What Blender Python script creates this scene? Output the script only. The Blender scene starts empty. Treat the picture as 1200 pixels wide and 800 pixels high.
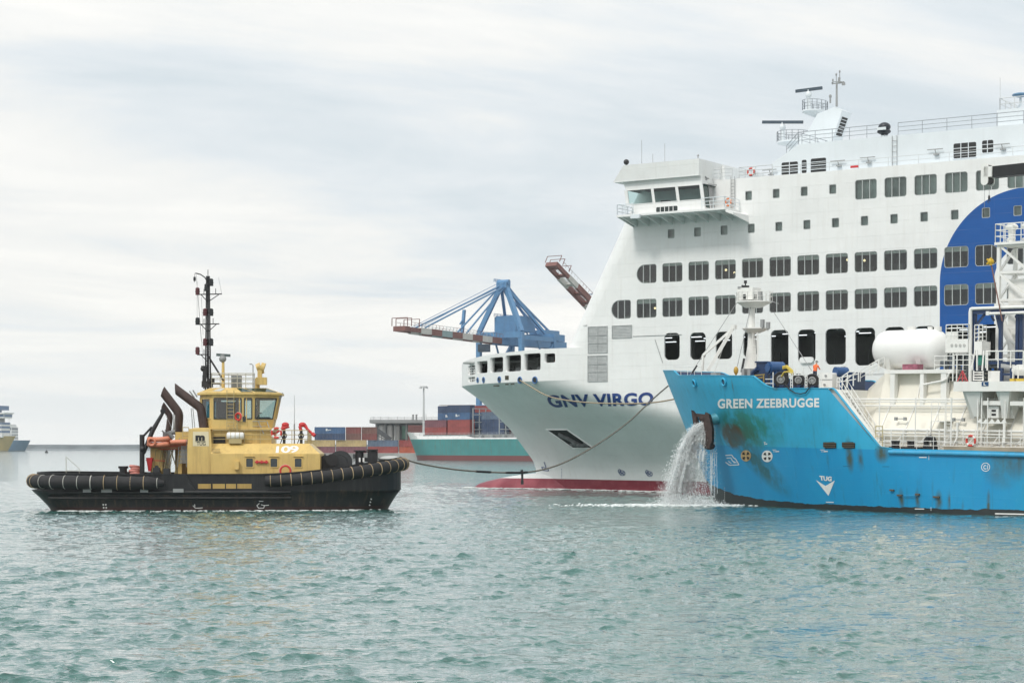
import bpy, bmesh, math, random
import numpy as np
from mathutils import Vector, Matrix, noise as mnoise

random.seed(7)
rng = np.random.default_rng(11)
SC = bpy.context.scene
COL = SC.collection
R = math.radians

# ---------------------------------------------------------------- camera
F, CX, HY, CH = 2333.33, 600.0, 522.5, 5.1      # focal length in photo pixels, centre, horizon row, eye height (m)
cam_data = bpy.data.cameras.new('camera')
cam_data.sensor_width = 36.0
cam_data.lens = 70.0
cam_data.shift_y = (HY - 400.0) / 1200.0
cam_data.clip_start = 0.5
cam_data.clip_end = 60000.0
cam = bpy.data.objects.new('camera', cam_data)
cam.location = (0, 0, CH)
cam.rotation_euler = (R(90), 0, 0)
COL.objects.link(cam)
SC.camera = cam

# ---------------------------------------------------------------- world, sun, exposure
SUN_EL, SUN_AZ = R(48), R(218)      # sun behind the camera's left shoulder, veiled by cloud
world = bpy.data.worlds.new('World')
SC.world = world
world.use_nodes = True
nt = world.node_tree
nt.nodes.clear()
def wn(t, **kw):
    n = nt.nodes.new(t)
    for k, v in kw.items():
        setattr(n, k, v)
    return n
L = nt.links.new
out = wn('ShaderNodeOutputWorld')
bg = wn('ShaderNodeBackground')
bg.inputs['Strength'].default_value = 0.1
sky = wn('ShaderNodeTexSky', sky_type='NISHITA', sun_disc=False)
sky.sun_elevation = SUN_EL
sky.sun_rotation = SUN_AZ
sky.air_density = 1.0; sky.dust_density = 2.0; sky.ozone_density = 1.0
tc = wn('ShaderNodeTexCoord')
sep = wn('ShaderNodeSeparateXYZ')
L(tc.outputs['Generated'], sep.inputs[0])
zc = wn('ShaderNodeMath', operation='MAXIMUM'); L(sep.outputs['Z'], zc.inputs[0]); zc.inputs[1].default_value = 0.0
za = wn('ShaderNodeMath', operation='ADD'); L(zc.outputs[0], za.inputs[0]); za.inputs[1].default_value = 0.07
dx = wn('ShaderNodeMath', operation='DIVIDE'); L(sep.outputs['X'], dx.inputs[0]); L(za.outputs[0], dx.inputs[1])
dy = wn('ShaderNodeMath', operation='DIVIDE'); L(sep.outputs['Y'], dy.inputs[0]); L(za.outputs[0], dy.inputs[1])
com = wn('ShaderNodeCombineXYZ'); L(dx.outputs[0], com.inputs[0]); L(dy.outputs[0], com.inputs[1])
mr0 = wn('ShaderNodeMapping'); L(com.outputs[0], mr0.inputs[0])
mr0.inputs['Rotation'].default_value = (0, 0, R(-44))      # cloud bands run off to the right of the view
mp = wn('ShaderNodeMapping'); L(mr0.outputs[0], mp.inputs[0])
mp.inputs['Scale'].default_value = (0.33, 0.46, 1)
mp.inputs['Location'].default_value = (3.1, 1.05, 0)
n1 = wn('ShaderNodeTexNoise'); L(mp.outputs[0], n1.inputs['Vector'])
n1.inputs['Scale'].default_value = 1.25; n1.inputs['Detail'].default_value = 10; n1.inputs['Roughness'].default_value = 0.60
n1.inputs['Distortion'].default_value = 0.9
n2 = wn('ShaderNodeTexNoise'); L(mp.outputs[0], n2.inputs['Vector'])
n2.inputs['Scale'].default_value = 0.45; n2.inputs['Detail'].default_value = 4; n2.inputs['Roughness'].default_value = 0.5
nm = wn('ShaderNodeMath', operation='MULTIPLY_ADD'); L(n1.outputs['Fac'], nm.inputs[0]); nm.inputs[1].default_value = 0.5
nh = wn('ShaderNodeMath', operation='MULTIPLY'); L(n2.outputs['Fac'], nh.inputs[0]); nh.inputs[1].default_value = 0.5
L(nh.outputs[0], nm.inputs[2])
ramp = wn('ShaderNodeValToRGB'); L(nm.outputs[0], ramp.inputs[0])
e = ramp.color_ramp.elements
e[0].position = 0.415; e[0].color = (0.645, 0.715, 0.755, 1)
e[1].position = 0.615; e[1].color = (1.0, 0.985, 0.94, 1)
m_ = e.new(0.48); m_.color = (0.755, 0.80, 0.825, 1)
m2_ = e.new(0.535); m2_.color = (0.875, 0.88, 0.86, 1)
sc8 = wn('ShaderNodeVectorMath', operation='SCALE'); L(ramp.outputs['Color'], sc8.inputs[0]); sc8.inputs['Scale'].default_value = 8.8
hz = wn('ShaderNodeMapRange'); L(sep.outputs['Z'], hz.inputs['Value'])
hz.inputs['From Min'].default_value = 0.0; hz.inputs['From Max'].default_value = 0.075
hz.inputs['To Min'].default_value = 0.85; hz.inputs['To Max'].default_value = 0.0
hm = wn('ShaderNodeMix', data_type='RGBA'); L(hz.outputs[0], hm.inputs['Factor'])
L(sc8.outputs[0], hm.inputs['A']); hm.inputs['B'].default_value = (8.75, 8.85, 8.65, 1)
zen = wn('ShaderNodeMapRange'); L(sep.outputs['Z'], zen.inputs['Value'])   # overcast sky: brighter towards the zenith
zen.inputs['From Min'].default_value = 0.17; zen.inputs['From Max'].default_value = 0.75
zen.inputs['To Min'].default_value = 1.0; zen.inputs['To Max'].default_value = 1.30
zs_n = wn('ShaderNodeVectorMath', operation='SCALE'); L(hm.outputs['Result'], zs_n.inputs[0]); L(zen.outputs[0], zs_n.inputs['Scale'])
sm = wn('ShaderNodeMix', data_type='RGBA'); sm.inputs['Factor'].default_value = 0.95
L(sky.outputs[0], sm.inputs['A']); L(zs_n.outputs[0], sm.inputs['B'])
L(sm.outputs['Result'], bg.inputs['Color']); L(bg.outputs[0], out.inputs[0])

sun_d = bpy.data.lights.new('sun', 'SUN')
sun_d.energy = 1.5
sun_d.angle = R(12)
sun_d.color = (1.0, 0.965, 0.91)
sun = bpy.data.objects.new('sun', sun_d)
# direction TO the sun: sky sun_rotation is measured from +Y towards +X
sdir = Vector((math.sin(SUN_AZ) * math.cos(SUN_EL), math.cos(SUN_AZ) * math.cos(SUN_EL), math.sin(SUN_EL)))
sun.rotation_euler = (-sdir).to_track_quat('-Z', 'Y').to_euler()
sun.location = (0, 0, 80)
COL.objects.link(sun)

SC.view_settings.view_transform = 'Standard'
SC.view_settings.look = 'None'
SC.view_settings.exposure = 0.32
SC.view_settings.gamma = 1.0
SC.render.engine = 'CYCLES'
SC.cycles.use_denoising = True
SC.cycles.max_bounces = 6
SC.cycles.transparent_max_bounces = 12
SC.cycles.volume_bounces = 0
SC.cycles.caustics_reflective = True      # sky light thrown up by the water on to the hull flare
SC.cycles.blur_glossy = 1.0
SC.cycles.sample_clamp_indirect = 6.0
SC.cycles.caustics_refractive = False

# ---------------------------------------------------------------- materials
MATS = {}
def mat(name, col, rough=0.5, metal=0.0, var=0.12, scale=0.6, streak=0.0, streak_col=None, bump=0.0, bscale=4.0,
        emit=None, spec=0.5):
    """procedural paint / metal / rubber: noise variation, optional vertical run-off streaks, light bump"""
    if name in MATS:
        return MATS[name]
    m = bpy.data.materials.new(name)
    m.use_nodes = True
    t = m.node_tree
    b = t.nodes['Principled BSDF']
    b.inputs['Roughness'].default_value = rough
    b.inputs['Metallic'].default_value = metal
    b.inputs['Specular IOR Level'].default_value = spec
    tcn = t.nodes.new('ShaderNodeTexCoord')
    nz = t.nodes.new('ShaderNodeTexNoise')
    nz.inputs['Scale'].default_value = scale
    nz.inputs['Detail'].default_value = 6
    nz.inputs['Roughness'].default_value = 0.62
    t.links.new(tcn.outputs['Object'], nz.inputs['Vector'])
    mr = t.nodes.new('ShaderNodeMapRange')
    mr.inputs['From Min'].default_value = 0.3; mr.inputs['From Max'].default_value = 0.7
    t.links.new(nz.outputs['Fac'], mr.inputs['Value'])
    mx = t.nodes.new('ShaderNodeMix'); mx.data_type = 'RGBA'
    d = 1.0 - var
    mx.inputs['A'].default_value = (col[0] * d, col[1] * d, col[2] * d, 1)
    mx.inputs['B'].default_value = (min(1, col[0] * (1 + var * .5)), min(1, col[1] * (1 + var * .5)), min(1, col[2] * (1 + var * .5)), 1)
    t.links.new(mr.outputs[0], mx.inputs['Factor'])
    last = mx.outputs['Result']
    if streak > 0:
        mpn = t.nodes.new('ShaderNodeMapping')
        mpn.inputs['Scale'].default_value = (1.6, 1.6, 0.12)
        t.links.new(tcn.outputs['Object'], mpn.inputs[0])
        n3 = t.nodes.new('ShaderNodeTexNoise')
        n3.inputs['Scale'].default_value = 1.4; n3.inputs['Detail'].default_value = 5; n3.inputs['Roughness'].default_value = 0.7
        t.links.new(mpn.outputs[0], n3.inputs['Vector'])
        r3 = t.nodes.new('ShaderNodeMapRange')
        r3.inputs['From Min'].default_value = 0.5; r3.inputs['From Max'].default_value = 0.74
        r3.inputs['To Max'].default_value = streak
        t.links.new(n3.outputs['Fac'], r3.inputs['Value'])
        m3 = t.nodes.new('ShaderNodeMix'); m3.data_type = 'RGBA'
        t.links.new(r3.outputs[0], m3.inputs['Factor'])
        t.links.new(last, m3.inputs['A'])
        sc_ = streak_col or (0.16, 0.10, 0.06)
        m3.inputs['B'].default_value = (*sc_, 1)
        last = m3.outputs['Result']
    t.links.new(last, b.inputs['Base Color'])
    if bump > 0:
        nb = t.nodes.new('ShaderNodeTexNoise'); nb.inputs['Scale'].default_value = bscale; nb.inputs['Detail'].default_value = 4
        t.links.new(tcn.outputs['Object'], nb.inputs['Vector'])
        bp = t.nodes.new('ShaderNodeBump'); bp.inputs['Strength'].default_value = bump; bp.inputs['Distance'].default_value = 0.05
        t.links.new(nb.outputs['Fac'], bp.inputs['Height'])
        t.links.new(bp.outputs[0], b.inputs['Normal'])
    if emit:
        b.inputs['Emission Color'].default_value = (*emit[:3], 1)
        b.inputs['Emission Strength'].default_value = emit[3]
    MATS[name] = m
    return m

def glass_mat(name, tint=(0.5, 0.58, 0.56), refl=0.10):
    if name in MATS:
        return MATS[name]
    m = bpy.data.materials.new(name)
    m.use_nodes = True
    t = m.node_tree
    t.nodes.clear()
    o = t.nodes.new('ShaderNodeOutputMaterial')
    tr = t.nodes.new('ShaderNodeBsdfTransparent'); tr.inputs[0].default_value = (*tint, 1)
    gl = t.nodes.new('ShaderNodeBsdfGlossy'); gl.inputs['Roughness'].default_value = 0.04
    fr = t.nodes.new('ShaderNodeFresnel'); fr.inputs[0].default_value = 1.5
    ad = t.nodes.new('ShaderNodeMath'); ad.operation = 'ADD'; ad.inputs[1].default_value = refl
    ad.use_clamp = True
    mx = t.nodes.new('ShaderNodeMixShader')
    t.links.new(fr.outputs[0], ad.inputs[0]); t.links.new(ad.outputs[0], mx.inputs[0])
    t.links.new(tr.outputs[0], mx.inputs[1]); t.links.new(gl.outputs[0], mx.inputs[2])
    t.links.new(mx.outputs[0], o.inputs[0])
    MATS[name] = m
    return m

# ---------------------------------------------------------------- mesh builder
class MB:
    def __init__(s):
        s.v = []; s.f = []; s.mi = []; s.cur = 0
    def add(s, vs, fs):
        o = len(s.v)
        s.v.extend([tuple(p) for p in vs])
        for f in fs:
            s.f.append([i + o for i in f]); s.mi.append(s.cur)
        return s
    def box(s, x0, x1, y0, y1, z0, z1):
        vs = [(x0, y0, z0), (x1, y0, z0), (x1, y1, z0), (x0, y1, z0), (x0, y0, z1), (x1, y0, z1), (x1, y1, z1), (x0, y1, z1)]
        return s.add(vs, [(0, 3, 2, 1), (4, 5, 6, 7), (0, 1, 5, 4), (1, 2, 6, 5), (2, 3, 7, 6), (3, 0, 4, 7)])
    def cbox(s, c, d):
        return s.box(c[0] - d[0] / 2, c[0] + d[0] / 2, c[1] - d[1] / 2, c[1] + d[1] / 2, c[2] - d[2] / 2, c[2] + d[2] / 2)
    def prism(s, poly, vec):
        n = len(poly); vec = Vector(vec)
        a = [Vector(p) for p in poly]; b = [p + vec for p in a]
        fs = [tuple(range(n))[::-1], tuple(range(n, 2 * n))] + [(i, (i + 1) % n, n + (i + 1) % n, n + i) for i in range(n)]
        return s.add(a + b, fs)
    def _axes(s, d):
        d = Vector(d).normalized()
        a = Vector((0, 0, 1)) if abs(d.z) < 0.9 else Vector((1, 0, 0))
        x = d.cross(a).normalized(); y = x.cross(d).normalized()
        return x, y
    def cyl(s, p0, p1, r0, r1=None, n=10, cap=True):
        p0 = Vector(p0); p1 = Vector(p1); r1 = r0 if r1 is None else r1
        x, y = s._axes(p1 - p0)
        vs = []
        for p, r in ((p0, r0), (p1, r1)):
            for i in range(n):
                t = 2 * math.pi * i / n
                vs.append(p + x * (r * math.cos(t)) + y * (r * math.sin(t)))
        fs = [(i, (i + 1) % n, n + (i + 1) % n, n + i) for i in range(n)]
        if cap:
            fs += [tuple(range(n))[::-1], tuple(range(n, 2 * n))]
        return s.add(vs, fs)
    def tube(s, pts, r, n=6, cap=True):
        pts = [Vector(p) for p in pts]
        rs = r if isinstance(r, (list, tuple)) else [r] * len(pts)
        vs = []; k = len(pts)
        px = None
        for i, p in enumerate(pts):
            d = (pts[min(i + 1, k - 1)] - pts[max(i - 1, 0)])
            if px is None:
                x, y = s._axes(d)
            else:
                dn = d.normalized()
                x = (px - dn * px.dot(dn)).normalized(); y = x.cross(dn)
            px = x
            for j in range(n):
                t = 2 * math.pi * j / n
                vs.append(p + x * (rs[i] * math.cos(t)) + y * (rs[i] * math.sin(t)))
        fs = []
        for i in range(k - 1):
            for j in range(n):
                fs.append((i * n + j, i * n + (j + 1) % n, (i + 1) * n + (j + 1) % n, (i + 1) * n + j))
        if cap:
            fs += [tuple(range(n))[::-1], tuple(range((k - 1) * n, k * n))]
        return s.add(vs, fs)
    def beam(s, p0, p1, w, h=None):
        h = w if h is None else h
        p0 = Vector(p0); p1 = Vector(p1)
        x, y = s._axes(p1 - p0)
        vs = []
        for p in (p0, p1):
            for a, b in ((-1, -1), (1, -1), (1, 1), (-1, 1)):
                vs.append(p + x * (a * w / 2) + y * (b * h / 2))
        return s.add(vs, [(0, 3, 2, 1), (4, 5, 6, 7), (0, 1, 5, 4), (1, 2, 6, 5), (2, 3, 7, 6), (3, 0, 4, 7)])
    def ell(s, c, rx, ry, rz, nu=14, nv=8):
        vs = []; fs = []
        for j in range(nv + 1):
            ph = math.pi * j / nv
            for i in range(nu):
                t = 2 * math.pi * i / nu
                vs.append((c[0] + rx * math.sin(ph) * math.cos(t), c[1] + ry * math.sin(ph) * math.sin(t), c[2] + rz * math.cos(ph)))
        for j in range(nv):
            for i in range(nu):
                fs.append((j * nu + i, (j + 1) * nu + i, (j + 1) * nu + (i + 1) % nu, j * nu + (i + 1) % nu))
        return s.add(vs, fs)
    def torus(s, c, axis, RR, r, n=20, m=8, a0=0, a1=2 * math.pi, mats=None):
        c = Vector(c); x, y = s._axes(axis); ax = Vector(axis).normalized()
        full = abs(a1 - a0 - 2 * math.pi) < 1e-6
        k = n if full else n + 1
        vs = []
        for i in range(k):
            t = a0 + (a1 - a0) * i / n
            d = x * math.cos(t) + y * math.sin(t)
            for j in range(m):
                q = 2 * math.pi * j / m
                vs.append(c + d * (RR + r * math.cos(q)) + ax * (r * math.sin(q)))
        o = len(s.v)
        s.v.extend([tuple(p) for p in vs])
        for i in range(n):
            for j in range(m):
                i2 = (i + 1) % k
                s.f.append([o + i * m + j, o + i2 * m + j, o + i2 * m + (j + 1) % m, o + i * m + (j + 1) % m])
                s.mi.append(mats[i] if mats else s.cur)
        return s
    def loft(s, rings, close=True, cap=True):
        n = len(rings[0]); vs = [p for r in rings for p in r]; fs = []
        for i in range(len(rings) - 1):
            for j in range(n if close else n - 1):
                fs.append((i * n + j, i * n + (j + 1) % n, (i + 1) * n + (j + 1) % n, (i + 1) * n + j))
        if cap and close:
            fs += [tuple(range(n))[::-1], tuple(range((len(rings) - 1) * n, len(rings) * n))]
        return s.add(vs, fs)
    def rail(s, pts, h=1.05, rows=3, step=1.6, r=0.028, z_is_base=True):
        """guard rail: stanchions and horizontal bars along a polyline of base points"""
        pts = [Vector(p) for p in pts]
        up = Vector((0, 0, 1))
        for k in range(rows):
            hh = h * (k + 1) / rows
            for a, b in zip(pts[:-1], pts[1:]):
                s.cyl(a + up * hh, b + up * hh, r if k < rows - 1 else r * 1.25, n=5, cap=False)
        for a, b in zip(pts[:-1], pts[1:]):
            n = max(1, int(round((b - a).length / step)))
            for i in range(n + 1):
                p = a.lerp(b, i / n)
                s.cyl(p, p + up * h, r * 1.1, n=5, cap=False)
        return s
    def ladder(s, p0, p1, w=(0.4, 0, 0), rung=0.3, r=0.03):
        p0 = Vector(p0); p1 = Vector(p1); w = Vector(w)
        s.cyl(p0, p1, r, n=5); s.cyl(p0 + w, p1 + w, r, n=5)
        n = max(1, int((p1 - p0).length / rung))
        for i in range(1, n):
            q = p0.lerp(p1, i / n)
            s.cyl(q, q + w, r * .8, n=5, cap=False)
        return s
    def mesh(s, name, mats, base=(0, 0, 0), smooth=None):
        me = bpy.data.meshes.new(name)
        b = Vector(base)
        me.from_pydata([(p[0] - b.x, p[1] - b.y, p[2] - b.z) for p in s.v], [], s.f)
        for m in (mats if isinstance(mats, (list, tuple)) else [mats]):
            me.materials.append(m)
        if isinstance(mats, (list, tuple)) and len(mats) > 1:
            me.polygons.foreach_set('material_index', s.mi)
        bm = bmesh.new(); bm.from_mesh(me)
        bmesh.ops.recalc_face_normals(bm, faces=bm.faces)
        bm.to_mesh(me); bm.free()
        if smooth is not None:
            me.polygons.foreach_set('use_smooth', [True] * len(me.polygons))
            me.set_sharp_from_angle(angle=R(smooth))
        me.update()
        return me

def panel_mesh(name, m, outline, holes, y0, th, base=(0, 0, 0), mapper=None, maxlen=None):
    """flat plate in the local x-z plane at y0..y0+th with real openings cut through it"""
    cu = bpy.data.curves.new('tmp', 'CURVE')
    cu.dimensions = '2D'; cu.fill_mode = 'BOTH'; cu.extrude = th / 2
    for loop in [outline] + list(holes):
        sp = cu.splines.new('POLY')
        sp.points.add(len(loop) - 1)
        for p, q in zip(sp.points, loop):
            p.co = (q[0], q[1], 0, 1)
        sp.use_cyclic_u = True
    ob = bpy.data.objects.new('tmp', cu); COL.objects.link(ob)
    dg = bpy.context.evaluated_depsgraph_get()
    me = bpy.data.meshes.new_from_object(ob.evaluated_get(dg))
    bpy.data.objects.remove(ob); bpy.data.curves.remove(cu)
    me.name = name
    if maxlen:
        bm = bmesh.new(); bm.from_mesh(me)
        bmesh.ops.remove_doubles(bm, verts=bm.verts, dist=1e-5)
        for _ in range(6):
            lg = [e_ for e_ in bm.edges if e_.calc_length() > maxlen]
            if not lg: break
            bmesh.ops.subdivide_edges(bm, edges=lg, cuts=1)
            bmesh.ops.triangulate(bm, faces=bm.faces)
        bm.to_mesh(me); bm.free()
    for v in me.vertices:
        x, z, d = v.co
        p = (x, y0 + th / 2 + d, z)
        if mapper:
            p = mapper(p)
        v.co = (p[0] - base[0], p[1] - base[1], p[2] - base[2])
    me.materials.clear(); me.materials.append(m)
    bm = bmesh.new(); bm.from_mesh(me)
    bmesh.ops.recalc_face_normals(bm, faces=bm.faces)
    bm.to_mesh(me); bm.free()
    return me

def rrect(x0, x1, z0, z1, r, n=5, left_round=False, right_round=False):
    pts = []
    rl = min((z1 - z0) / 2 * 0.98, (x1 - x0) * .8) if left_round else r
    rr = min((z1 - z0) / 2 * 0.98, (x1 - x0) * .8) if right_round else r
    for cx_, cz_, a, q in ((x1 - rr, z0 + rr, -90, rr), (x1 - rr, z1 - rr, 0, rr), (x0 + rl, z1 - rl, 90, rl), (x0 + rl, z0 + rl, 180, rl)):
        k = n if q == r else n * 2
        for i in range(k + 1):
            t = R(a + 90 * i / k)
            pts.append((cx_ + q * math.cos(t), cz_ + q * math.sin(t)))
    return pts

# ---------------------------------------------------------------- frames: local axes x (along), y (away), z (up)
class Frame:
    def __init__(s, origin, yaw, pitch=0.0):
        s.M = Matrix.Translation(origin) @ Matrix.Rotation(yaw, 4, 'Z') @ Matrix.Rotation(pitch, 4, 'Y')
        s.I = s.M.inverted()
    def ray(s, px, py):
        o = s.I @ Vector((0, 0, CH))
        d = s.I.to_3x3() @ Vector(((px - CX) / F, 1.0, (HY - py) / F))
        return o, d
    def at(s, px, py, y):
        o, d = s.ray(px, py)
        t = (y - o.y) / d.y
        return o + d * t
    def atz(s, px, py, z):
        o, d = s.ray(px, py)
        return o + d * ((z - o.z) / d.z)
    def atx(s, px, py, x):
        o, d = s.ray(px, py)
        return o + d * ((x - o.x) / d.x)
    def atplane(s, px, py, p, n):
        o, d = s.ray(px, py); p = Vector(p); n = Vector(n)
        return o + d * ((p - o).dot(n) / d.dot(n))
    def onhull(s, px, py, b, off=0.0):
        """where the sight line meets the near hull surface y = -b(x, z)"""
        o, d = s.ray(px, py)
        y = -b(1e3, 12.0)
        for i in range(80):
            t = (y - o.y) / d.y
            p = o + d * t
            y = 0.6 * y + 0.4 * (-b(p.x, p.z) - off)
        t = (y - o.y) / d.y
        return o + d * t
    def w(s, p):
        return s.M @ Vector(p)

WORLD = Frame((0, 0, 0), 0)
BASE = {}
def tag(o, label=None, cat=None, group=None, kind=None):
    if label: o['label'] = label
    if cat: o['category'] = cat
    if group: o['group'] = group
    if kind: o['kind'] = kind
    return o
def thing(name, label, cat, frame=WORLD, base=(0, 0, 0), group=None, rot=None):
    o = bpy.data.objects.new(name, None)
    o.empty_display_size = 0.5
    COL.objects.link(o)
    M = frame.M @ Matrix.Translation(base)
    if rot is not None:
        M = M @ rot
    o.matrix_world = M
    BASE[o.name] = tuple(base)
    tag(o, label, cat, group)
    return o
def link(name, me, parent=None, label=None):
    o = bpy.data.objects.new(name, me)
    COL.objects.link(o)
    if parent is not None:
        o.parent = parent
        BASE[o.name] = BASE.get(parent.name, (0, 0, 0))
    if label: o['label'] = label
    return o
def part(mb, name, m, parent, smooth=None, label=None):
    """mesh part given in the thing's frame coordinates, linked under its parent"""
    return link(name, mb.mesh(name, m, BASE.get(parent.name, (0, 0, 0)), smooth), parent, label)
def solo(mb, name, m, label, cat, frame=WORLD, base=(0, 0, 0), group=None, smooth=None, kind=None):
    o = bpy.data.objects.new(name, mb.mesh(name, m, base, smooth))
    COL.objects.link(o)
    o.matrix_world = frame.M @ Matrix.Translation(base)
    BASE[o.name] = tuple(base)
    tag(o, label, cat, group, kind)
    return o
def copy_tree(o, parent=None):
    c = o.copy(); COL.objects.link(c)
    if parent is not None:
        c.parent = parent
    for ch in list(o.children):
        copy_tree(ch, c)
    return c

def text_mesh(txt, bold=0.03, shear=0.0, cuts=2, spacing=1.0):
    """letter outlines as a flat mesh, normalised to the unit square"""
    cu = bpy.data.curves.new('tmp', 'FONT')
    cu.body = txt; cu.size = 1.0; cu.offset = bold; cu.shear = shear; cu.space_character = spacing
    cu.resolution_u = 4
    ob = bpy.data.objects.new('tmp', cu); COL.objects.link(ob)
    dg = bpy.context.evaluated_depsgraph_get()
    me = bpy.data.meshes.new_from_object(ob.evaluated_get(dg))
    bpy.data.objects.remove(ob); bpy.data.curves.remove(cu)
    bm = bmesh.new(); bm.from_mesh(me)
    bmesh.ops.triangulate(bm, faces=bm.faces)
    for i in range(cuts):
        lim = 0.25 / (i + 1)
        bmesh.ops.subdivide_edges(bm, edges=[e_ for e_ in bm.edges if e_.calc_length() > lim], cuts=1)
        bmesh.ops.triangulate(bm, faces=bm.faces)
    vs = np.array([v.co[:] for v in bm.verts]); fs = [[v.index for v in f.verts] for f in bm.faces]
    bm.free(); bpy.data.meshes.remove(me)
    mn = vs.min(0); mx = vs.max(0)
    uv = [((v[0] - mn[0]) / (mx[0] - mn[0]), (v[1] - mn[1]) / (mx[1] - mn[1])) for v in vs]
    return uv, fs
def quad_uv(q, u, v):
    """q = TL, TR, BR, BL in photo pixels"""
    tl, tr, br, bl = q
    x = (1 - v) * ((1 - u) * bl[0] + u * br[0]) + v * ((1 - u) * tl[0] + u * tr[0])
    y = (1 - v) * ((1 - u) * bl[1] + u * br[1]) + v * ((1 - u) * tl[1] + u * tr[1])
    return x, y
def lettering(mb, txt, quad, hit, **kw):
    uv, fs = text_mesh(txt, **kw)
    mb.add([hit(*quad_uv(quad, u, v)) for u, v in uv], fs)
    return mb
def flatpoly(mb, pix, hit, cuts=0):
    """a painted mark: a small polygon laid on a surface"""
    bm = bmesh.new()
    f = bm.faces.new([bm.verts.new((p[0], p[1], 0)) for p in pix])
    bmesh.ops.triangulate(bm, faces=bm.faces)
    for i in range(cuts):
        bmesh.ops.subdivide_edges(bm, edges=bm.edges[:], cuts=1)
        bmesh.ops.triangulate(bm, faces=bm.faces)
    bm.verts.index_update()
    mb.add([hit(v.co.x, v.co.y) for v in bm.verts], [[v.index for v in f.verts] for f in bm.faces])
    bm.free()
    return mb
def strokes(mb, pts, wpx, hit):
    """painted line of a given pixel width"""
    for a, b in zip(pts[:-1], pts[1:]):
        d = Vector((b[0] - a[0], b[1] - a[1])); n = Vector((-d.y, d.x)).normalized() * wpx / 2
        flatpoly(mb, [(a[0] + n.x, a[1] + n.y), (b[0] + n.x, b[1] + n.y), (b[0] - n.x, b[1] - n.y), (a[0] - n.x, a[1] - n.y)], hit)
def ringpts(cx, cy, r, n=20, ry=None):
    ry = r if ry is None else ry
    return [(cx + r * math.cos(2 * math.pi * i / n), cy + ry * math.sin(2 * math.pi * i / n)) for i in range(n)]
# ================================================================ WATER
def water_material():
    m = bpy.data.materials.new('sea_water'); m.use_nodes = True
    t = m.node_tree; b = t.nodes['Principled BSDF']
    b.inputs['IOR'].default_value = 1.38
    b.inputs['Coat Weight'].default_value = 1.0; b.inputs['Coat IOR'].default_value = 1.46; b.inputs['Coat Roughness'].default_value = 0.06
    b.inputs['Roughness'].default_value = 0.07
    tcn = t.nodes.new('ShaderNodeTexCoord')
    nz = t.nodes.new('ShaderNodeTexNoise'); nz.inputs['Scale'].default_value = 0.03; nz.inputs['Detail'].default_value = 4
    t.links.new(tcn.outputs['Object'], nz.inputs['Vector'])
    mx = t.nodes.new('ShaderNodeMix'); mx.data_type = 'RGBA'
    mx.inputs['A'].default_value = (0.028, 0.110, 0.096, 1); mx.inputs['B'].default_value = (0.046, 0.150, 0.132, 1)
    t.links.new(nz.outputs['Fac'], mx.inputs['Factor'])
    t.links.new(mx.outputs['Result'], b.inputs['Base Color'])
    prev = None
    for sc, dist, st, ax in ((0.32, 0.50, 0.8, 0.6), (1.1, 0.25, 0.9, 0.75), (3.2, 0.11, 0.9, 0.6), (9.0, 0.025, 0.8, 0.6)):
        mp_ = t.nodes.new('ShaderNodeMapping'); mp_.inputs['Scale'].default_value = (ax, 1.0, 1.0)
        mp_.inputs['Rotation'].default_value = (0, 0, R(18 * sc))
        t.links.new(tcn.outputs['Object'], mp_.inputs[0])
        n_ = t.nodes.new('ShaderNodeTexNoise'); n_.inputs['Scale'].default_value = sc; n_.inputs['Detail'].default_value = 3
        n_.inputs['Roughness'].default_value = 0.55; n_.inputs['Distortion'].default_value = 0.7
        t.links.new(mp_.outputs[0], n_.inputs['Vector'])
        bp = t.nodes.new('ShaderNodeBump'); bp.inputs['Strength'].default_value = st; bp.inputs['Distance'].default_value = dist
        t.links.new(n_.outputs['Fac'], bp.inputs['Height'])
        if prev: t.links.new(prev.outputs[0], bp.inputs['Normal'])
        prev = bp
    t.links.new(prev.outputs[0], b.inputs['Normal']); t.links.new(prev.outputs[0], b.inputs['Coat Normal'])
    return m

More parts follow.
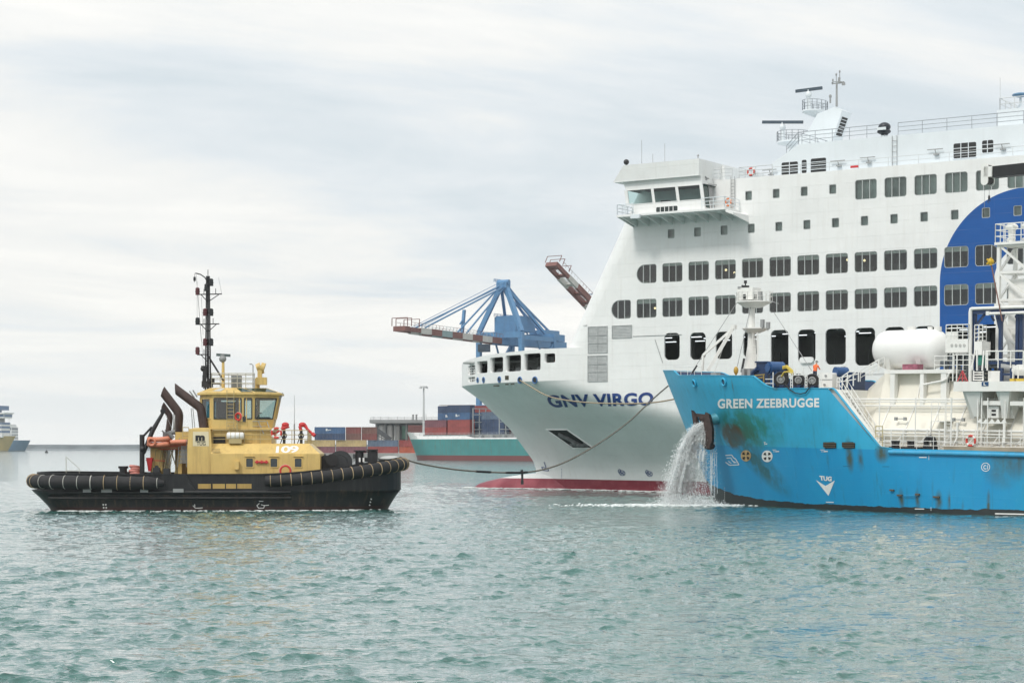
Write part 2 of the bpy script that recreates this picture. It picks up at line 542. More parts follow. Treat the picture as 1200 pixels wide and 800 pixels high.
def make_water():
    # rows of the wave mesh get coarser with distance; waves too short for the local spacing are left to the bump
    rows_px = [HY + 3.9 + i * 0.4 for i in range(6)] + list(np.arange(HY + 6, HY + 60, 0.26)) + list(np.arange(HY + 60, HY + 330, 0.22)) + list(np.arange(HY + 330, HY + 1400, 30))
    ys = np.array([CH * F / (p - HY) for p in rows_px])[::-1]
    tx = np.concatenate([np.linspace(-2100, -760, 40), np.linspace(-740, -640, 6), np.linspace(-620, 620, 600), np.linspace(640, 740, 6), np.linspace(760, 2100, 40)]) / F
    Y = np.repeat(ys[:, None], len(tx), 1)
    X = Y * tx[None, :]
    dYr = np.abs(np.gradient(ys))[:, None]
    dXr = (np.abs(np.gradient(tx))[None, :]) * Y
    Z = np.zeros_like(X); OX = np.zeros_like(X); OY = np.zeros_like(X)
    # short steep wavelets come in bunches with calmer water between them
    env = np.zeros_like(X)
    for i in range(26):
        lam = 1.0 + 4.5 * rng.random() ** 2; th = R(-62) + rng.normal(0, 0.9)
        env += np.sin(2 * math.pi / lam * (math.cos(th) * X + math.sin(th) * Y) + rng.random() * 6.28)
    env = np.clip(0.60 + 0.26 * env, 0.25, 1.9)
    K = 150
    for i in range(K):
        lam = 0.22 * (4.0 / 0.22) ** (rng.random())
        th = R(-62) + rng.normal(0, 0.62)          # wind chop runs roughly towards the quay
        kx, ky = math.cos(th), math.sin(th)
        k = 2 * math.pi / lam
        slope = 0.027 if lam < 1.1 else (0.017 if lam < 1.8 else 0.010)
        a = slope / k * (0.6 + 0.8 * rng.random())
        samp = lam / np.maximum(np.abs(ky) * dYr, np.abs(kx) * dXr + 1e-6)
        w = np.clip((samp - 1.9) / 1.4, 0, 1) * (env if lam < 1.8 else 1.0)
        ph = k * (kx * X + ky * Y) + rng.random() * 2 * math.pi
        Z += w * a * np.sin(ph)
        c = 0.85 * w * a * np.cos(ph)
        OX += c * kx; OY += c * ky
    # gusts: rougher and calmer patches
    g = np.zeros_like(X)
    for i in range(7):
        lam = 25 + 60 * rng.random(); th = rng.random() * 6.28
        g += np.sin(2 * math.pi / lam * (math.cos(th) * X + math.sin(th) * Y * 0.7) + rng.random() * 6.28)
    g = 1.0 + 0.16 * g
    Z *= g
    V = np.stack([X + OX * g, Y + OY * g, Z], -1).reshape(-1, 3)
    nr, nc = X.shape
    idx = np.arange(nr * nc).reshape(nr, nc)
    q = np.stack([idx[:-1, :-1], idx[:-1, 1:], idx[1:, 1:], idx[1:, :-1]], -1).reshape(-1, 4)
    # flat far field round the wave sheet
    y0, y1, t = ys[0], ys[-1], 2100 / F
    far = [(-3300, y1, -0.3), (-t * y1, y1, -0.3), (t * y1, y1, -0.3), (3300, y1, -0.3), (-3300, 3200, -0.3), (3300, 3200, -0.3),
           (-t * y0, y0, -0.3), (t * y0, y0, -0.3), (-3300, -900, -0.3), (3300, -900, -0.3)]
    o = len(V)
    V = np.concatenate([V, np.array(far)])
    extra = [[o + 0, o + 3, o + 5, o + 4], [o + 8, o + 6, o + 1, o + 0], [o + 7, o + 9, o + 3, o + 2], [o + 8, o + 9, o + 7, o + 6]]
    me = bpy.data.meshes.new('water')
    nq = len(q)
    me.vertices.add(len(V)); me.vertices.foreach_set('co', V.astype(np.float32).ravel())
    allq = np.concatenate([q, np.array(extra)])
    me.loops.add(allq.size); me.loops.foreach_set('vertex_index', allq.astype(np.int32).ravel())
    me.polygons.add(len(allq)); me.polygons.foreach_set('loop_start', np.arange(0, allq.size, 4, dtype=np.int32))
    me.polygons.foreach_set('loop_total', np.full(len(allq), 4, dtype=np.int32))
    me.update(calc_edges=True)
    me.polygons.foreach_set('use_smooth', [True] * len(me.polygons))
    me.materials.append(water_material())
    me.validate()
    ob = bpy.data.objects.new('water', me); COL.objects.link(ob)
    tag(ob, 'choppy grey green harbour water filling the foreground', 'water', kind='structure')
make_water()

# ================================================================ FAR SHORE
concrete = mat('concrete', (0.34, 0.34, 0.33), 0.85, var=0.25, scale=0.2, streak=0.4, streak_col=(0.16, 0.16, 0.15))
def WP(px, py, Y):
    return Vector(((px - CX) / F * Y, Y, CH + (HY - py) / F * Y))

# breakwater: long low wall of concrete blocks on a rubble foot
mb = MB()
xb0, xb1, yb = -1500.0, 900.0, 2300.0
prof = [(-9, -1), (-6, 1.6), (-3, 2.2), (-2.6, 6.6), (0.0, 6.9), (0.4, 5.2), (6, 5.0), (8, -1)]
n = 150
rings = []
for i in range(n + 1):
    x = xb0 + (xb1 - xb0) * i / n
    rings.append([(x, yb + p[0] + random.uniform(-.3, .3), p[1] + (random.uniform(-.15, .15) if p[1] > 0 else 0)) for p in prof])
mb.loft(rings)
for i in range(n * 2):
    x = xb0 + (xb1 - xb0) * (i + .5) / (n * 2)
    mb.box(x - .25, x + .25, yb - 2.9, yb - 2.55, 2.3, 6.4)
solo(mb, 'breakwater', mat('breakwater_concrete', (0.22, 0.25, 0.27), 0.9, var=0.3, scale=0.05), 'long low grey concrete breakwater along the horizon behind the tug', 'breakwater', base=(-400, yb, 0))

# container quay
QX0 = (362 - CX) / F * 800
mb = MB()
mb.prism([(QX0, 790, -2), (-55, 788, -2), (120, 594, -2), (420, 400, -2), (420, 1500, -2), (QX0 - 10, 1500, -2)], (0, 0, 4.3))
quay = solo(mb, 'quay', concrete, 'concrete container quay behind the tug', 'quay', kind='structure')
mb = MB()
for i in range(9):
    f_ = (i + .5) / 9
    p = Vector((QX0, 790, 0)).lerp(Vector((-55, 788, 0)), f_)
    mb.box(p.x - .5, p.x + .5, p.y - 1.25, p.y - .75, 0.2, 2.0)
part(mb, 'rubber_fender', mat('black_rubber', (0.018, 0.018, 0.02), 0.75, var=0.3, scale=3), quay)

# ---------------------------------------------------------------- containers
def container_mesh(length):
    """corrugated box with corner posts, top rails and door bars; origin at the base centre"""
    L_, W, H = length, 2.44, 2.6
    mb = MB()
    for sy in (-1, 1):
        n = int(L_ / 0.28); rings = [[], []]
        for i in range(n + 1):
            x = -L_ / 2 + .12 + (L_ - .24) * i / n
            d = 0.05 if (i // 2) % 2 else 0.0
            y = sy * (W / 2 - .04 - d)
            rings[0].append((x, y, .16)); rings[1].append((x, y, H - .12))
        mb.loft(rings, close=False, cap=False)
    mb.box(-L_ / 2 + .1, L_ / 2 - .1, -W / 2 + .1, W / 2 - .1, .08, H - .05)
    for sx in (-1, 1):
        for sy in (-1, 1):
            mb.cbox((sx * (L_ / 2 - .08), sy * (W / 2 - .08), H / 2), (.16, .16, H))
    for sy in (-1, 1):
        mb.cbox((0, sy * (W / 2 - .05), H - .07), (L_ - .32, .1, .14)); mb.cbox((0, sy * (W / 2 - .05), .08), (L_ - .32, .1, .16))
    for sx in (-1, 1):
        mb.cbox((sx * (L_ / 2 - .05), 0, H - .07), (.1, W - .32, .14))
        for q in (-.8, -.3, .3, .8):
            mb.cyl((sx * (L_ / 2 - .02), q, .2), (sx * (L_ / 2 - .02), q, H - .15), .03, n=5)
    return mb
CM = {}
CCOL = {'blue': (0.045, 0.115, 0.24), 'navy': (0.03, 0.06, 0.13), 'rust red': (0.20, 0.055, 0.05), 'brown': (0.16, 0.075, 0.06),
        'tan': (0.47, 0.36, 0.17), 'maroon': (0.19, 0.07, 0.09), 'orange red': (0.45, 0.10, 0.05), 'grey blue': (0.10, 0.15, 0.22),
        'red': (0.30, 0.06, 0.055), 'teal green': (0.10, 0.26, 0.20)}
def container(colour, length, pos, yaw, label, group, mark=False):
    if (length, colour) not in CM:
        CM[(length, colour)] = container_mesh(length).mesh('container', mat('container_' + colour.replace(' ', '_'), CCOL[colour], 0.6, var=0.3, scale=0.4, streak=0.25), (0, 0, 0))
    o = bpy.data.objects.new('shipping_container', CM[(length, colour)]); COL.objects.link(o)
    o.location = pos; o.rotation_euler = (0, 0, yaw)
    tag(o, label, 'container', group)
    if mark:
        m_b = MB()
        y_ = -1.245
        m_b.box(-1.6, -.9, y_ - .01, y_, 1.1, 2.0); m_b.box(-.7, -.45, y_ - .01, y_, 1.1, 1.6); m_b.box(-.3, .5, y_ - .01, y_, 1.35, 1.6)
        mk = m_b.mesh('logo', mat('white_marking', (0.75, 0.76, 0.76), 0.6), (0, 0, 0))
        link('logo', mk, o)
    return o
# stacks on the quay, read off left to right; tiers counted from the ground
YS = 800.0
def row_of(tier, x0, specs, yaw, where):
    x = x0
    names = {0: 'ground tier', 1: 'second tier', 2: 'third tier', 3: 'top tier'}
    for i, (c, l, w) in enumerate(specs):
        xc = x + w / 2
        Y = YS + (xc - (365)) * 0.02
        p = WP(xc, HY, Y)
        nm = ['leftmost', 'second from left', 'third from left', 'fourth from left', 'fifth from left', 'sixth from left', 'seventh from left'][i]
        container(c, l, (p.x, Y + 1.2, 2.3 + tier * 2.62), yaw, f'{c} container, {nm}, {names[tier]} {where}', 'containers stacked on the quay', mark=(c in ('blue', 'grey blue') and i in (0, 3)))
        x += w
w6, w12 = 18.4, 36.6
row_of(3, 368, [('blue', 12.19, 36.8), ('rust red', 6.06, 18.6), ('brown', 6.06, 18.6)], 0, 'of the quay stack')
row_of(2, 368, [('navy', 12.19, 36.8), ('brown', 6.06, 18.6), ('rust red', 6.06, 18.6)], 0, 'of the quay stack')
row_of(1, 356, [('tan', 12.19, 37), ('tan', 12.19, 37), ('grey blue', 12.19, 37), ('red', 6.06, 18.6)], 0, 'of the quay stack')
row_of(0, 356, [('maroon', 12.19, 37), ('maroon', 12.19, 37), ('red', 12.19, 37), ('orange red', 12.19, 37), ('orange red', 12.19, 37)], 0, 'of the quay stack')

# ---------------------------------------------------------------- terminal building with silos
YB = 1000.0
def bx(mb, px0, px1, py0, py1, Y0, depth):
    a = WP(px0, py0, Y0); b = WP(px1, py1, Y0)
    mb.box(a.x, b.x, Y0, Y0 + depth, min(a.z, b.z), max(a.z, b.z))
cream = mat('silo_white', (0.56, 0.56, 0.54), 0.7, var=0.15, scale=0.15, streak=0.4, streak_col=(0.3, 0.29, 0.27))
b0 = WP(490, HY, YB)
bld = thing('terminal_building', 'grey terminal shed with flat roof and slim stacks behind the containers', 'building', base=(b0.x, YB, 2.3))
mb = MB(); bx(mb, 440, 562, 496, 530, YB + 8, 40); part(mb, 'wall', mat('shed_grey', (0.17, 0.19, 0.20), 0.8, var=0.3, scale=0.1), bld)
mb = MB(); bx(mb, 433, 566, 491.5, 495.5, YB - 4, 60)
part(mb, 'roof', mat('shed_roof', (0.25, 0.26, 0.26), 0.8, var=0.2, scale=0.1), bld)
for k, px in enumerate((441, 451, 463.5, 476)):
    mb = MB(); bx(mb, px - .7, px + .7, 495.5, 528, YB - 1, 1.0); part(mb, 'column', mat('shed_roof', (0, 0, 0)), bld)
mb = MB(); bx(mb, 471, 477.5, 499, 514, YB + 5, 1.5); part(mb, 'door', mat('green_door', (0.13, 0.30, 0.22), 0.6), bld)
for px in (484, 488):
    mb = MB(); a = WP(px, 492, YB + 10); b = WP(px, 486, YB + 10); mb.cyl(a, b, .45, n=10); mb.cyl(b, b + Vector((0, 0, .25)), .6, n=10); part(mb, 'chimney', mat('shed_roof', (0, 0, 0)), bld)
mb = MB()
for px in (438, 446, 455, 466, 474, 497):
    a = WP(px, 491.5, YB); mb.cyl(a, a + Vector((0, 0, 1.6)), .1, n=5)
mb.rail([WP(434, 491.4, YB - 3), WP(566, 491.4, YB - 3)], h=1.1, step=5, r=.05)
part(mb, 'roof_rail', mat('shed_roof', (0, 0, 0)), bld)
for px, wd in ((447.5, 8), (456.5, 7), (464.5, 7)):
    mb = MB(); a = WP(px, 497, YB); r = wd / 2 / F * YB
    mb.cyl((a.x, YB + 2, 2.3), (a.x, YB + 2, a.z - .8), r, n=20); mb.cyl((a.x, YB + 2, a.z - .8), (a.x, YB + 2, a.z), r, r * .3, n=20)
    lab = {447.5: 'leftmost', 456.5: 'middle', 464.5: 'rightmost'}[px]
    solo(mb, 'silo', cream, f'{lab} of three pale upright silos under the terminal shed roof', 'silo', base=(a.x, YB + 2, 2.3), group='silos under the terminal roof', smooth=40)
mb = MB(); a = WP(441, 503, YB - 8); b = WP(458, 515, YB - 8)
mb.beam(a, b, 1.6, 2.2); mb.beam(a - Vector((0, 0, 3)), b - Vector((0, 0, 1)), .3)
for f_ in (.05, .35, .65, .95):
    q = a.lerp(b, f_); mb.beam(q, (q.x, q.y, 2.3), .3)
solo(mb, 'conveyor', mat('dark_steel', (0.05, 0.055, 0.06), 0.6), 'dark sloping conveyor gallery in front of the silos', 'conveyor', base=(a.x, a.y, 2.3))
mb = MB(); bx(mb, 478, 497, 498, 516, YB - 18, 12)
for i in range(10):
    bx(mb, 478.5 + i * 1.9, 479.2 + i * 1.9, 498.3, 516, YB - 18.3, .3)
solo(mb, 'red_shed', mat('dark_red_cladding', (0.17, 0.06, 0.055), 0.7), 'dark red ribbed shed between the silos and the light mast', 'shed', base=(WP(487, HY, YB).x, YB - 18, 2.3))
for i, (px, wd, top) in enumerate(((531, 17, 487.5), (551, 19, 486), (568, 14, 486.5))):
    a = WP(px, top, 1060); r = wd / 2 / F * 1060
    mb = MB(); mb.cyl((a.x, 1060, 2.3), (a.x, 1060, a.z), r, n=24); mb.cyl((a.x, 1060, a.z), (a.x, 1060, a.z + .7), r, r * .15, n=24)
    mb.rail([(a.x + r * math.cos(t), 1060 + r * math.sin(t), a.z) for t in np.linspace(0, 6.283, 17)], h=1.3, step=3, r=.07)
    solo(mb, 'storage_tank', cream, ['leftmost', 'middle', 'rightmost'][i] + ' of the pale round storage tanks behind the deck containers', 'tank', base=(a.x, 1060, 2.3), group='tanks behind the deck containers', smooth=40)
mb = MB()
a = WP(515, 479.5, 1045); b = WP(572, 479.5, 1045)
for dz in (0, 2.2):
    mb.beam(a + Vector((0, 0, dz)), b + Vector((0, 0, dz)), .28)
for i in range(25):
    q = a.lerp(b, i / 24); mb.beam(q, q + Vector((0, 0, 2.2)), .16)
    if i < 24: mb.beam(q, a.lerp(b, (i + 1) / 24) + Vector((0, 0, 2.2)), .12)
for i in range(7):
    q = a.lerp(b, i / 6); mb.beam(q, (q.x, q.y, 2.3), .5)
solo(mb, 'pipe_bridge', mat('bridge_rust', (0.28, 0.24, 0.21), 0.7), 'long rusty lattice pipe bridge above the storage tanks', 'pipe bridge', base=(a.x, 1045, 2.3))

# light mast on the quay
a = WP(496.5, 453, 770)
lm = thing('light_mast', 'tall slim white floodlight mast rising beside the teal ship bow', 'light mast', base=(a.x, 770, 2.3))
mb = MB(); mb.cyl((a.x, 770, 2.3), (a.x, 770, a.z), .55, .28, n=12); part(mb, 'pole', mat('mast_grey', (0.55, 0.56, 0.56), 0.5), lm, 40)
mb = MB(); mb.cyl((a.x, 770, a.z - .2), (a.x, 770, a.z + .2), 1.5, n=14); part(mb, 'ring_platform', mat('mast_grey', (0, 0, 0)), lm)
for i in range(8):
    t = i * math.pi / 4; mb = MB(); mb.cbox((a.x + 1.4 * math.cos(t), 770 + 1.4 * math.sin(t), a.z - .45), (.6, .5, .45)); part(mb, 'floodlight', mat('mast_grey', (0, 0, 0)), lm)

# ================================================================ TEAL CONTAINER SHIP
TF = Frame(((489 - CX) / F * 745, 745, 0), R(-48))
def tb(x, z):
    xs = 1.6 - 0.35 * max(0, z) if z > 0 else 1.6
    t = min(1, max(0, (x - xs) / (26 - z)))
    return 11.5 * (1 - (1 - t) ** 2.2) ** (1 / 1.25)
ts = thing('container_ship', 'teal hulled container ship with red bottom moored behind the white ferry bow', 'ship', TF, (0, 0, 0))
def hull_shell(b, stem, xs, ztop, zbot, nz, both=True):
    """skin of a ship from keel to sheer: columns at fractional stations so that the stem stays sharp"""
    mb = MB()
    xmax = xs[-1]
    for sgn in ((-1, 1) if both else (-1,)):
        rows = []
        for j in range(nz + 1):
            row = []
            for x in xs:
                q = j / nz
                xx = x
                for _ in range(3):
                    z = zbot + (ztop(xx) - zbot) * q
                    f_ = (x - xs[0]) / (xmax - xs[0])
                    xx = stem(z) + f_ * (xmax - stem(z))
                row.append((xx, sgn * b(xx, z), z))
            rows.append(row)
        mb.loft(rows, close=False, cap=False)
    return mb
xs = list(np.concatenate([np.linspace(0, 1, 5)[:-1], np.linspace(1, 30, 20), np.linspace(40, 150, 8)]))
tz = lambda x: 9.2 + (1.3 if x < 12 else (0 if x > 15 else 1.3 * (15 - x) / 3)) - (0.0 if x < 15 else 1.6)
tstem = lambda z: 1.6 - 0.35 * max(0, z) if z > 0 else 1.6
mb = hull_shell(tb, tstem, xs, lambda x: 7.6, -2, 12)
def hull_mat(name, main, bottom, zsplit, rough=.5, streak=.3, top=None, ztop=99):
    m = mat(name, main, rough, var=.14, scale=.25, streak=streak)
    t = m.node_tree; b = t.nodes['Principled BSDF']
    src = b.inputs['Base Color'].links[0].from_socket
    tcn = t.nodes.new('ShaderNodeTexCoord'); sp = t.nodes.new('ShaderNodeSeparateXYZ'); t.links.new(tcn.outputs['Object'], sp.inputs[0])
    for z_, c_, op in ((zsplit, bottom, 'LESS_THAN'), (ztop, top, 'GREATER_THAN')):
        if c_ is None: continue
        gt = t.nodes.new('ShaderNodeMath'); gt.operation = op; gt.inputs[1].default_value = z_
        t.links.new(sp.outputs['Z'], gt.inputs[0])
        mx = t.nodes.new('ShaderNodeMix'); mx.data_type = 'RGBA'
        t.links.new(gt.outputs[0], mx.inputs['Factor']); t.links.new(src, mx.inputs['A']); mx.inputs['B'].default_value = (*c_, 1)
        src = mx.outputs['Result']
    t.links.new(src, b.inputs['Base Color'])
    return m
mb.add([(150, -11.5, -2), (150, 11.5, -2), (150, 11.5, 7.6), (150, -11.5, 7.6)], [(0, 1, 2, 3)])
part(mb, 'hull', hull_mat('teal_hull', (0.05, 0.25, 0.25), (0.17, 0.055, 0.055), 1.8, streak=.55), ts, 50)
mb = MB()
for sgn in (-1, 1):
    rings = []
    for z in (7.6, 8.6, 10.2):
        row = []
        for x in list(np.linspace(0, 1, 4)[:-1]) + list(np.linspace(1, 15, 12)):
            zz = z if x < 12.0 or z < 8.8 else max(8.6, z - (x - 12) * .55)
            row.append((tstem(zz) + x, sgn * tb(tstem(zz) + x, zz), zz))
        rings.append(row)
    mb.loft(rings, close=False, cap=False)
part(mb, 'bow_bulwark', mat('ship_white', (0.72, 0.73, 0.72), 0.5, var=.1), ts, 50)
mb = MB()
for sgn in (-1, 1):
    mb.loft([[(x, sgn * (tb(x, 7.6) + .003), 7.6) for x in np.linspace(12, 150, 30)], [(x, sgn * (tb(x, 7.6) - .6), 8.8 if x < 45 else 8.0) for x in np.linspace(12, 150, 30)]], close=False, cap=False)
deck_pts = [(x, -tb(x, 7.6) + .05, 7.55) for x in np.linspace(-.8, 150, 30)]
mb.loft([deck_pts, [(p[0], -p[1], p[2]) for p in deck_pts]], close=False, cap=False)
part(mb, 'deck', mat('ship_white', (0, 0, 0)), ts)
mb = MB(); mb.cyl((5, 0, 7.6), (5, 0, 17), .4, .2); mb.cyl((5, -1.5, 14), (5, 1.5, 14), .12); part(mb, 'foremast', mat('ship_white', (0, 0, 0)), ts)
for xq in (44, 58, 72, 86):
    mb = MB()
    for y in np.linspace(-10.5, 10.5, 8):
        mb.beam((xq, y, 8), (xq, y, 18.5), .3)
    for z in (11, 13.6, 16.2, 18.4):
        mb.beam((xq, -10.5, z), (xq, 10.5, z), .3)
        mb.beam((xq + 1.2, -10.5, z), (xq + 1.2, 10.5, z), .2)
    part(mb, 'lashing_bridge', mat('lashing_grey', (0.33, 0.35, 0.36), .6), ts)
mb = MB(); mb.rail([(x, -tb(x, 7.6) + .3, 8.7) for x in np.linspace(15, 140, 26)], h=1.1, step=3, r=.05, rows=2)
for x in np.arange(17, 140, 6.1): mb.box(x, x + 1.2, -tb(x, 7.6) + .7, -9.6, 7.6, 9.0)
part(mb, 'deck_railing', mat('lashing_grey', (0, 0, 0)), ts)
# hatch coamings + containers on deck
mb = MB(); mb.box(15, 140, -9.5, 9.5, 7.6, 9.3); part(mb, 'hatch_coaming', mat('hatch_grey', (0.3, 0.31, 0.31), .6, var=.3), ts)
cy = TF.M.to_euler().z
colseq = [['navy', 'red', 'red', 'navy', 'red', 'maroon'], ['navy', 'blue', 'maroon', 'blue', 'red', 'grey blue'], ['grey blue', 'blue', 'red', 'blue', 'blue', 'maroon'], ['blue', 'navy', 'red', 'maroon', 'navy', 'navy']]
tiern = ['lowest', 'second', 'third', 'top']
bayn = ['nearest teal bow', 'second from teal bow', 'third from teal bow']
rown = ['shore side', 'middle', 'near side']
for bay, x in enumerate((19.5, 32.5, 51)):
    for ri, y in enumerate((5.2, 0, -6.2)):
        for tier in range(4):
            if bay == 0 and (tier > 3 or (ri == 2 and tier > 1)): continue
            if bay == 2 and tier > 2: continue
            if bay == 1 and tier == 3 and ri == 1: continue
            c = colseq[tier][(bay * 2 + ri) % 6]
            container(c, 12.19, TF.w((x, y, 9.35 + 2.62 * tier)), cy, f'{c} deck container, {tiern[tier]} tier, {rown[ri]}, bay {bayn[bay]}', 'containers on the teal ship', mark=(c == 'blue' and tier == 2))

# ================================================================ QUAY CRANES
crane_blue = mat('crane_blue', (0.10, 0.25, 0.45), 0.5, var=.12, streak=.15)
crane_dark = mat('crane_dark', (0.06, 0.09, 0.13), 0.5)
boom_red = mat('boom_red', (0.20, 0.085, 0.072), .6, var=.2)
boom_white = mat('boom_white', (0.52, 0.52, 0.49), .6, var=.15)
boom_grey = mat('boom_grey', (0.25, 0.35, 0.36), .6, var=.15)
def quay_crane(label, origin, yaw, tilt, hb, apex, band_off=0, sc=1.0):
    """local axes: x seaward along the boom, y along the rails"""
    fr = Frame(origin, yaw)
    fr.M = fr.M @ Matrix.Scale(sc, 4); fr.I = fr.M.inverted()
    cr = thing('quay_crane', label, 'crane', fr, (0, 0, 0), 'ship to shore cranes')
    G = 20.0
    for x in (0, -G):
        for y in (-9, 9):
            mb = MB(); mb.beam((x, y, 1.2), (x, y, hb + 2), 1.6, 1.45)
            mb.cbox((x, y, .6), (2.4, 5, 1.2))
            part(mb, 'leg', crane_blue, cr)
    mb = MB()
    for x in (0, -G):
        mb.beam((x, -9, hb + 1), (x, 9, hb + 1), 1.8, 2.2); mb.beam((x, -9, 16), (x, 9, 16), 1.6, 1.8)
    for y in (-9, 9):
        mb.beam((0, y, hb), (-G, y, hb), 1.2, 1.6); mb.beam((0, y, 16), (-G, y, 16), 1.2, 1.5)
        mb.beam((0, y, 17), (-G, y, hb - 1), .8)
        mb.beam((-G, y, 17), (-G / 2, y, hb - 1), .5)
    part(mb, 'portal_frame', crane_blue, cr)
    ax = Vector((-2, 0, apex))
    mb = MB()
    for y in (-9, 9):
        mb.beam((0, y, hb + 2), (ax.x, y * .12, apex), 1.5, 1.5)
        mb.beam((-G + 4, y * .9, hb + 2), (ax.x, y * .1, apex), 1.0, .8)
    mb.cbox((ax.x, 0, apex + .4), (2.6, 4.2, 2.2))
    mb.cyl((ax.x, -2.4, apex + 1.4), (ax.x, 2.4, apex + 1.4), .9, n=12)
    mb.rail([(ax.x - 2, -2.6, apex + 1.5), (ax.x + 2, -2.6, apex + 1.5)], step=1, r=.08)
    part(mb, 'a_frame', crane_blue, cr)
    # girder + boom
    ct, st = math.cos(tilt), math.sin(tilt)
    hinge = Vector((2.5, 0, hb - 1.2))
    def bp(d, y, z): return (hinge.x + d * ct - z * st, y, hinge.z + d * st + z * ct)
    mb = MB(); mb.cur = 0
    BL = 51.5
    nseg = 9
    for s in range(nseg):
        mb.cur = [0, 1, 0, 1, 0, 2, 0, 1, 0][(s + band_off) % 9]
        d0, d1 = BL * s / nseg, BL * (s + 1) / nseg
        for y in (-2.1, 2.1):
            h = 2.05 if s < nseg - 2 else (1.9 if s < nseg - 1 else 1.4)
            mb.prism([bp(d0, y - .55, -h / 2), bp(d0, y + .55, -h / 2), bp(d0, y + .55, h / 2), bp(d0, y - .55, h / 2)], Vector(bp(d1, 0, 0)) - Vector(bp(d0, 0, 0)))
        mb.prism([bp(d0 + .3, -1.5, -.25), bp(d0 + .3, 1.5, -.25), bp(d0 + .3, 1.5, .25), bp(d0 + .3, -1.5, .25)], (Vector(bp(d1, 0, 0)) - Vector(bp(d0, 0, 0))) * .25)
        for y in (-3, 3):
            for k in range(3):
                dd = d0 + (d1 - d0) * k / 3
                mb.beam(bp(dd, y, 1.2), bp(dd, y, 2.3), .1)
            mb.beam(bp(d0, y, 2.3), bp(d1, y, 2.3), .1)
    mb.cur = 0
    mb.prism([bp(BL, -2.5, -.7), bp(BL, 2.5, -.7), bp(BL, 2.5, .9), bp(BL, -2.5, .9)], Vector(bp(BL + 2.5, 0, 0)) - Vector(bp(BL, 0, 0)))
    for q in (BL + .2, BL + 2.3, BL - 4):
        for y in (-3.2, 3.2):
            mb.beam(bp(q, y, 1), bp(q, y, 3.6), .2)
        mb.beam(bp(q, -3.2, 3.6), bp(q, 3.2, 3.6), .2)
    part(mb, 'boom', [boom_red, boom_white, boom_grey], cr)
    mb = MB()
    for y in (-2.1, 2.1):
        mb.beam((hinge.x, y, hb - 1.2), (-G - 18, y, hb - 1.2), 1.1, 2.4)
    for x in np.linspace(-G - 17, 0, 7):
        mb.beam((x, -2.1, hb - 1.2), (x, 2.1, hb - 1.2), .7)
    mb.rail([(-G - 18, -3.2, hb), (2, -3.2, hb)], step=2, r=.08)
    part(mb, 'girder', crane_blue, cr)
    mb = MB(); mb.box(-15, -3, -4.5, 4.5, hb + 2.4, hb + 7.6); mb.box(-14.6, -3.4, -4.1, 4.1, hb + 7.6, hb + 7.9)
    mb.rail([(-15, -4.7, hb + 7.7), (-3, -4.7, hb + 7.7)], step=2, r=.07)
    part(mb, 'machinery_house', crane_blue, cr)
    mb = MB(); mb.box(-G - 12, -G - 3, -3.5, 3.5, hb + .2, hb + 3.8); mb.box(-G - 17, -G - 13, -2.5, 2.5, hb + .1, hb + 2.6)
    part(mb, 'electrical_house', crane_blue, cr)
    mb = MB(); mb.box(8, 11, -1.6, 1.6, hb - 5.2, hb - 2.6); part(mb, 'operator_cab', crane_dark, cr)
    mb = MB()
    top = Vector((ax.x, 0, apex))
    for y in (-2.1, 2.1):
        t0 = top + Vector((.5, y * .5, 0))
        if tilt < .2:
            mb.beam(t0, bp(43, y, 1.2), .45); mb.beam(t0, bp(20, y, 1.2), .45)
            mb.beam(t0 + Vector((0, 0, 1.4)), bp(45, y, 1.2), .14)
        else:
            mid = (t0 + Vector(bp(43, y, 1.2))) / 2 + Vector((0, 0, 3))
            mb.beam(t0 + Vector((0, 0, 1.2)), bp(33, y, 1.2), .2)
        mb.beam(t0, (-G - 14, y, hb), .6); mb.beam(t0 + Vector((0, 0, .8)), (-G - 2, y, hb + .2), .4)
        mb.beam(t0 + Vector((-1, 0, .8)), (-G - 9, y, hb + .2), .3)
    part(mb, 'stay', crane_blue, cr)
    mb = MB(); mb.beam((17, -4, hb - 1), (15.5, -4, hb + 9), .9); mb.beam((18, -4, hb + 4), (16, -4, hb + 6), .4)
    part(mb, 'jib_post', crane_blue, cr)
    return fr
q1 = WP(586, HY, 752)
quay_crane('blue harbour crane with lowered red and white boom above the ferry bow', (q1.x, 752, 2.3), math.atan2(-.86, -.60), 0.03, 40.0, 58.0, sc=1.09)
q2 = WP(743, HY, 735)
quay_crane('harbour crane showing only its raised red and white boom tip behind the ferry', (q2.x, 735, 2.3), math.atan2(-.80, -.66), R(30), 40.6, 58.0, band_off=3)

# ================================================================ SHIPS AT THE LEFT EDGE
def far_ship(px, Y, yaw, label, name, main, bottom, hull_h, parts_fn, length=130, hb=11):
    fr = Frame(((px - CX) / F * Y, Y, 0), yaw)
    stem = lambda z: -0.55 * max(0, z)
    b = lambda x, z: hb * (1 - (1 - min(1, max(0, (x - stem(z)) / 26))) ** 2) ** .8
    sh = thing(name, label, 'ship', fr, (0, 0, 0))
    xs_ = list(np.linspace(0, 30, 14)) + list(np.linspace(40, length, 4))
    mb = hull_shell(b, stem, xs_, lambda x: hull_h + (1.2 if x < 10 else 0), -2, 8)
    part(mb, 'hull', hull_mat(name + '_hull', main, bottom, 1.0), sh, 50)
    mb = MB(); dp = [(x, -b(x, hull_h) + .05, hull_h - .4) for x in np.linspace(-5, length, 20)]
    mb.loft([dp, [(p[0], -p[1], p[2]) for p in dp]], close=False, cap=False)
    part(mb, 'deck', mat('ship_white', (0, 0, 0)), sh)
    parts_fn(fr, sh)
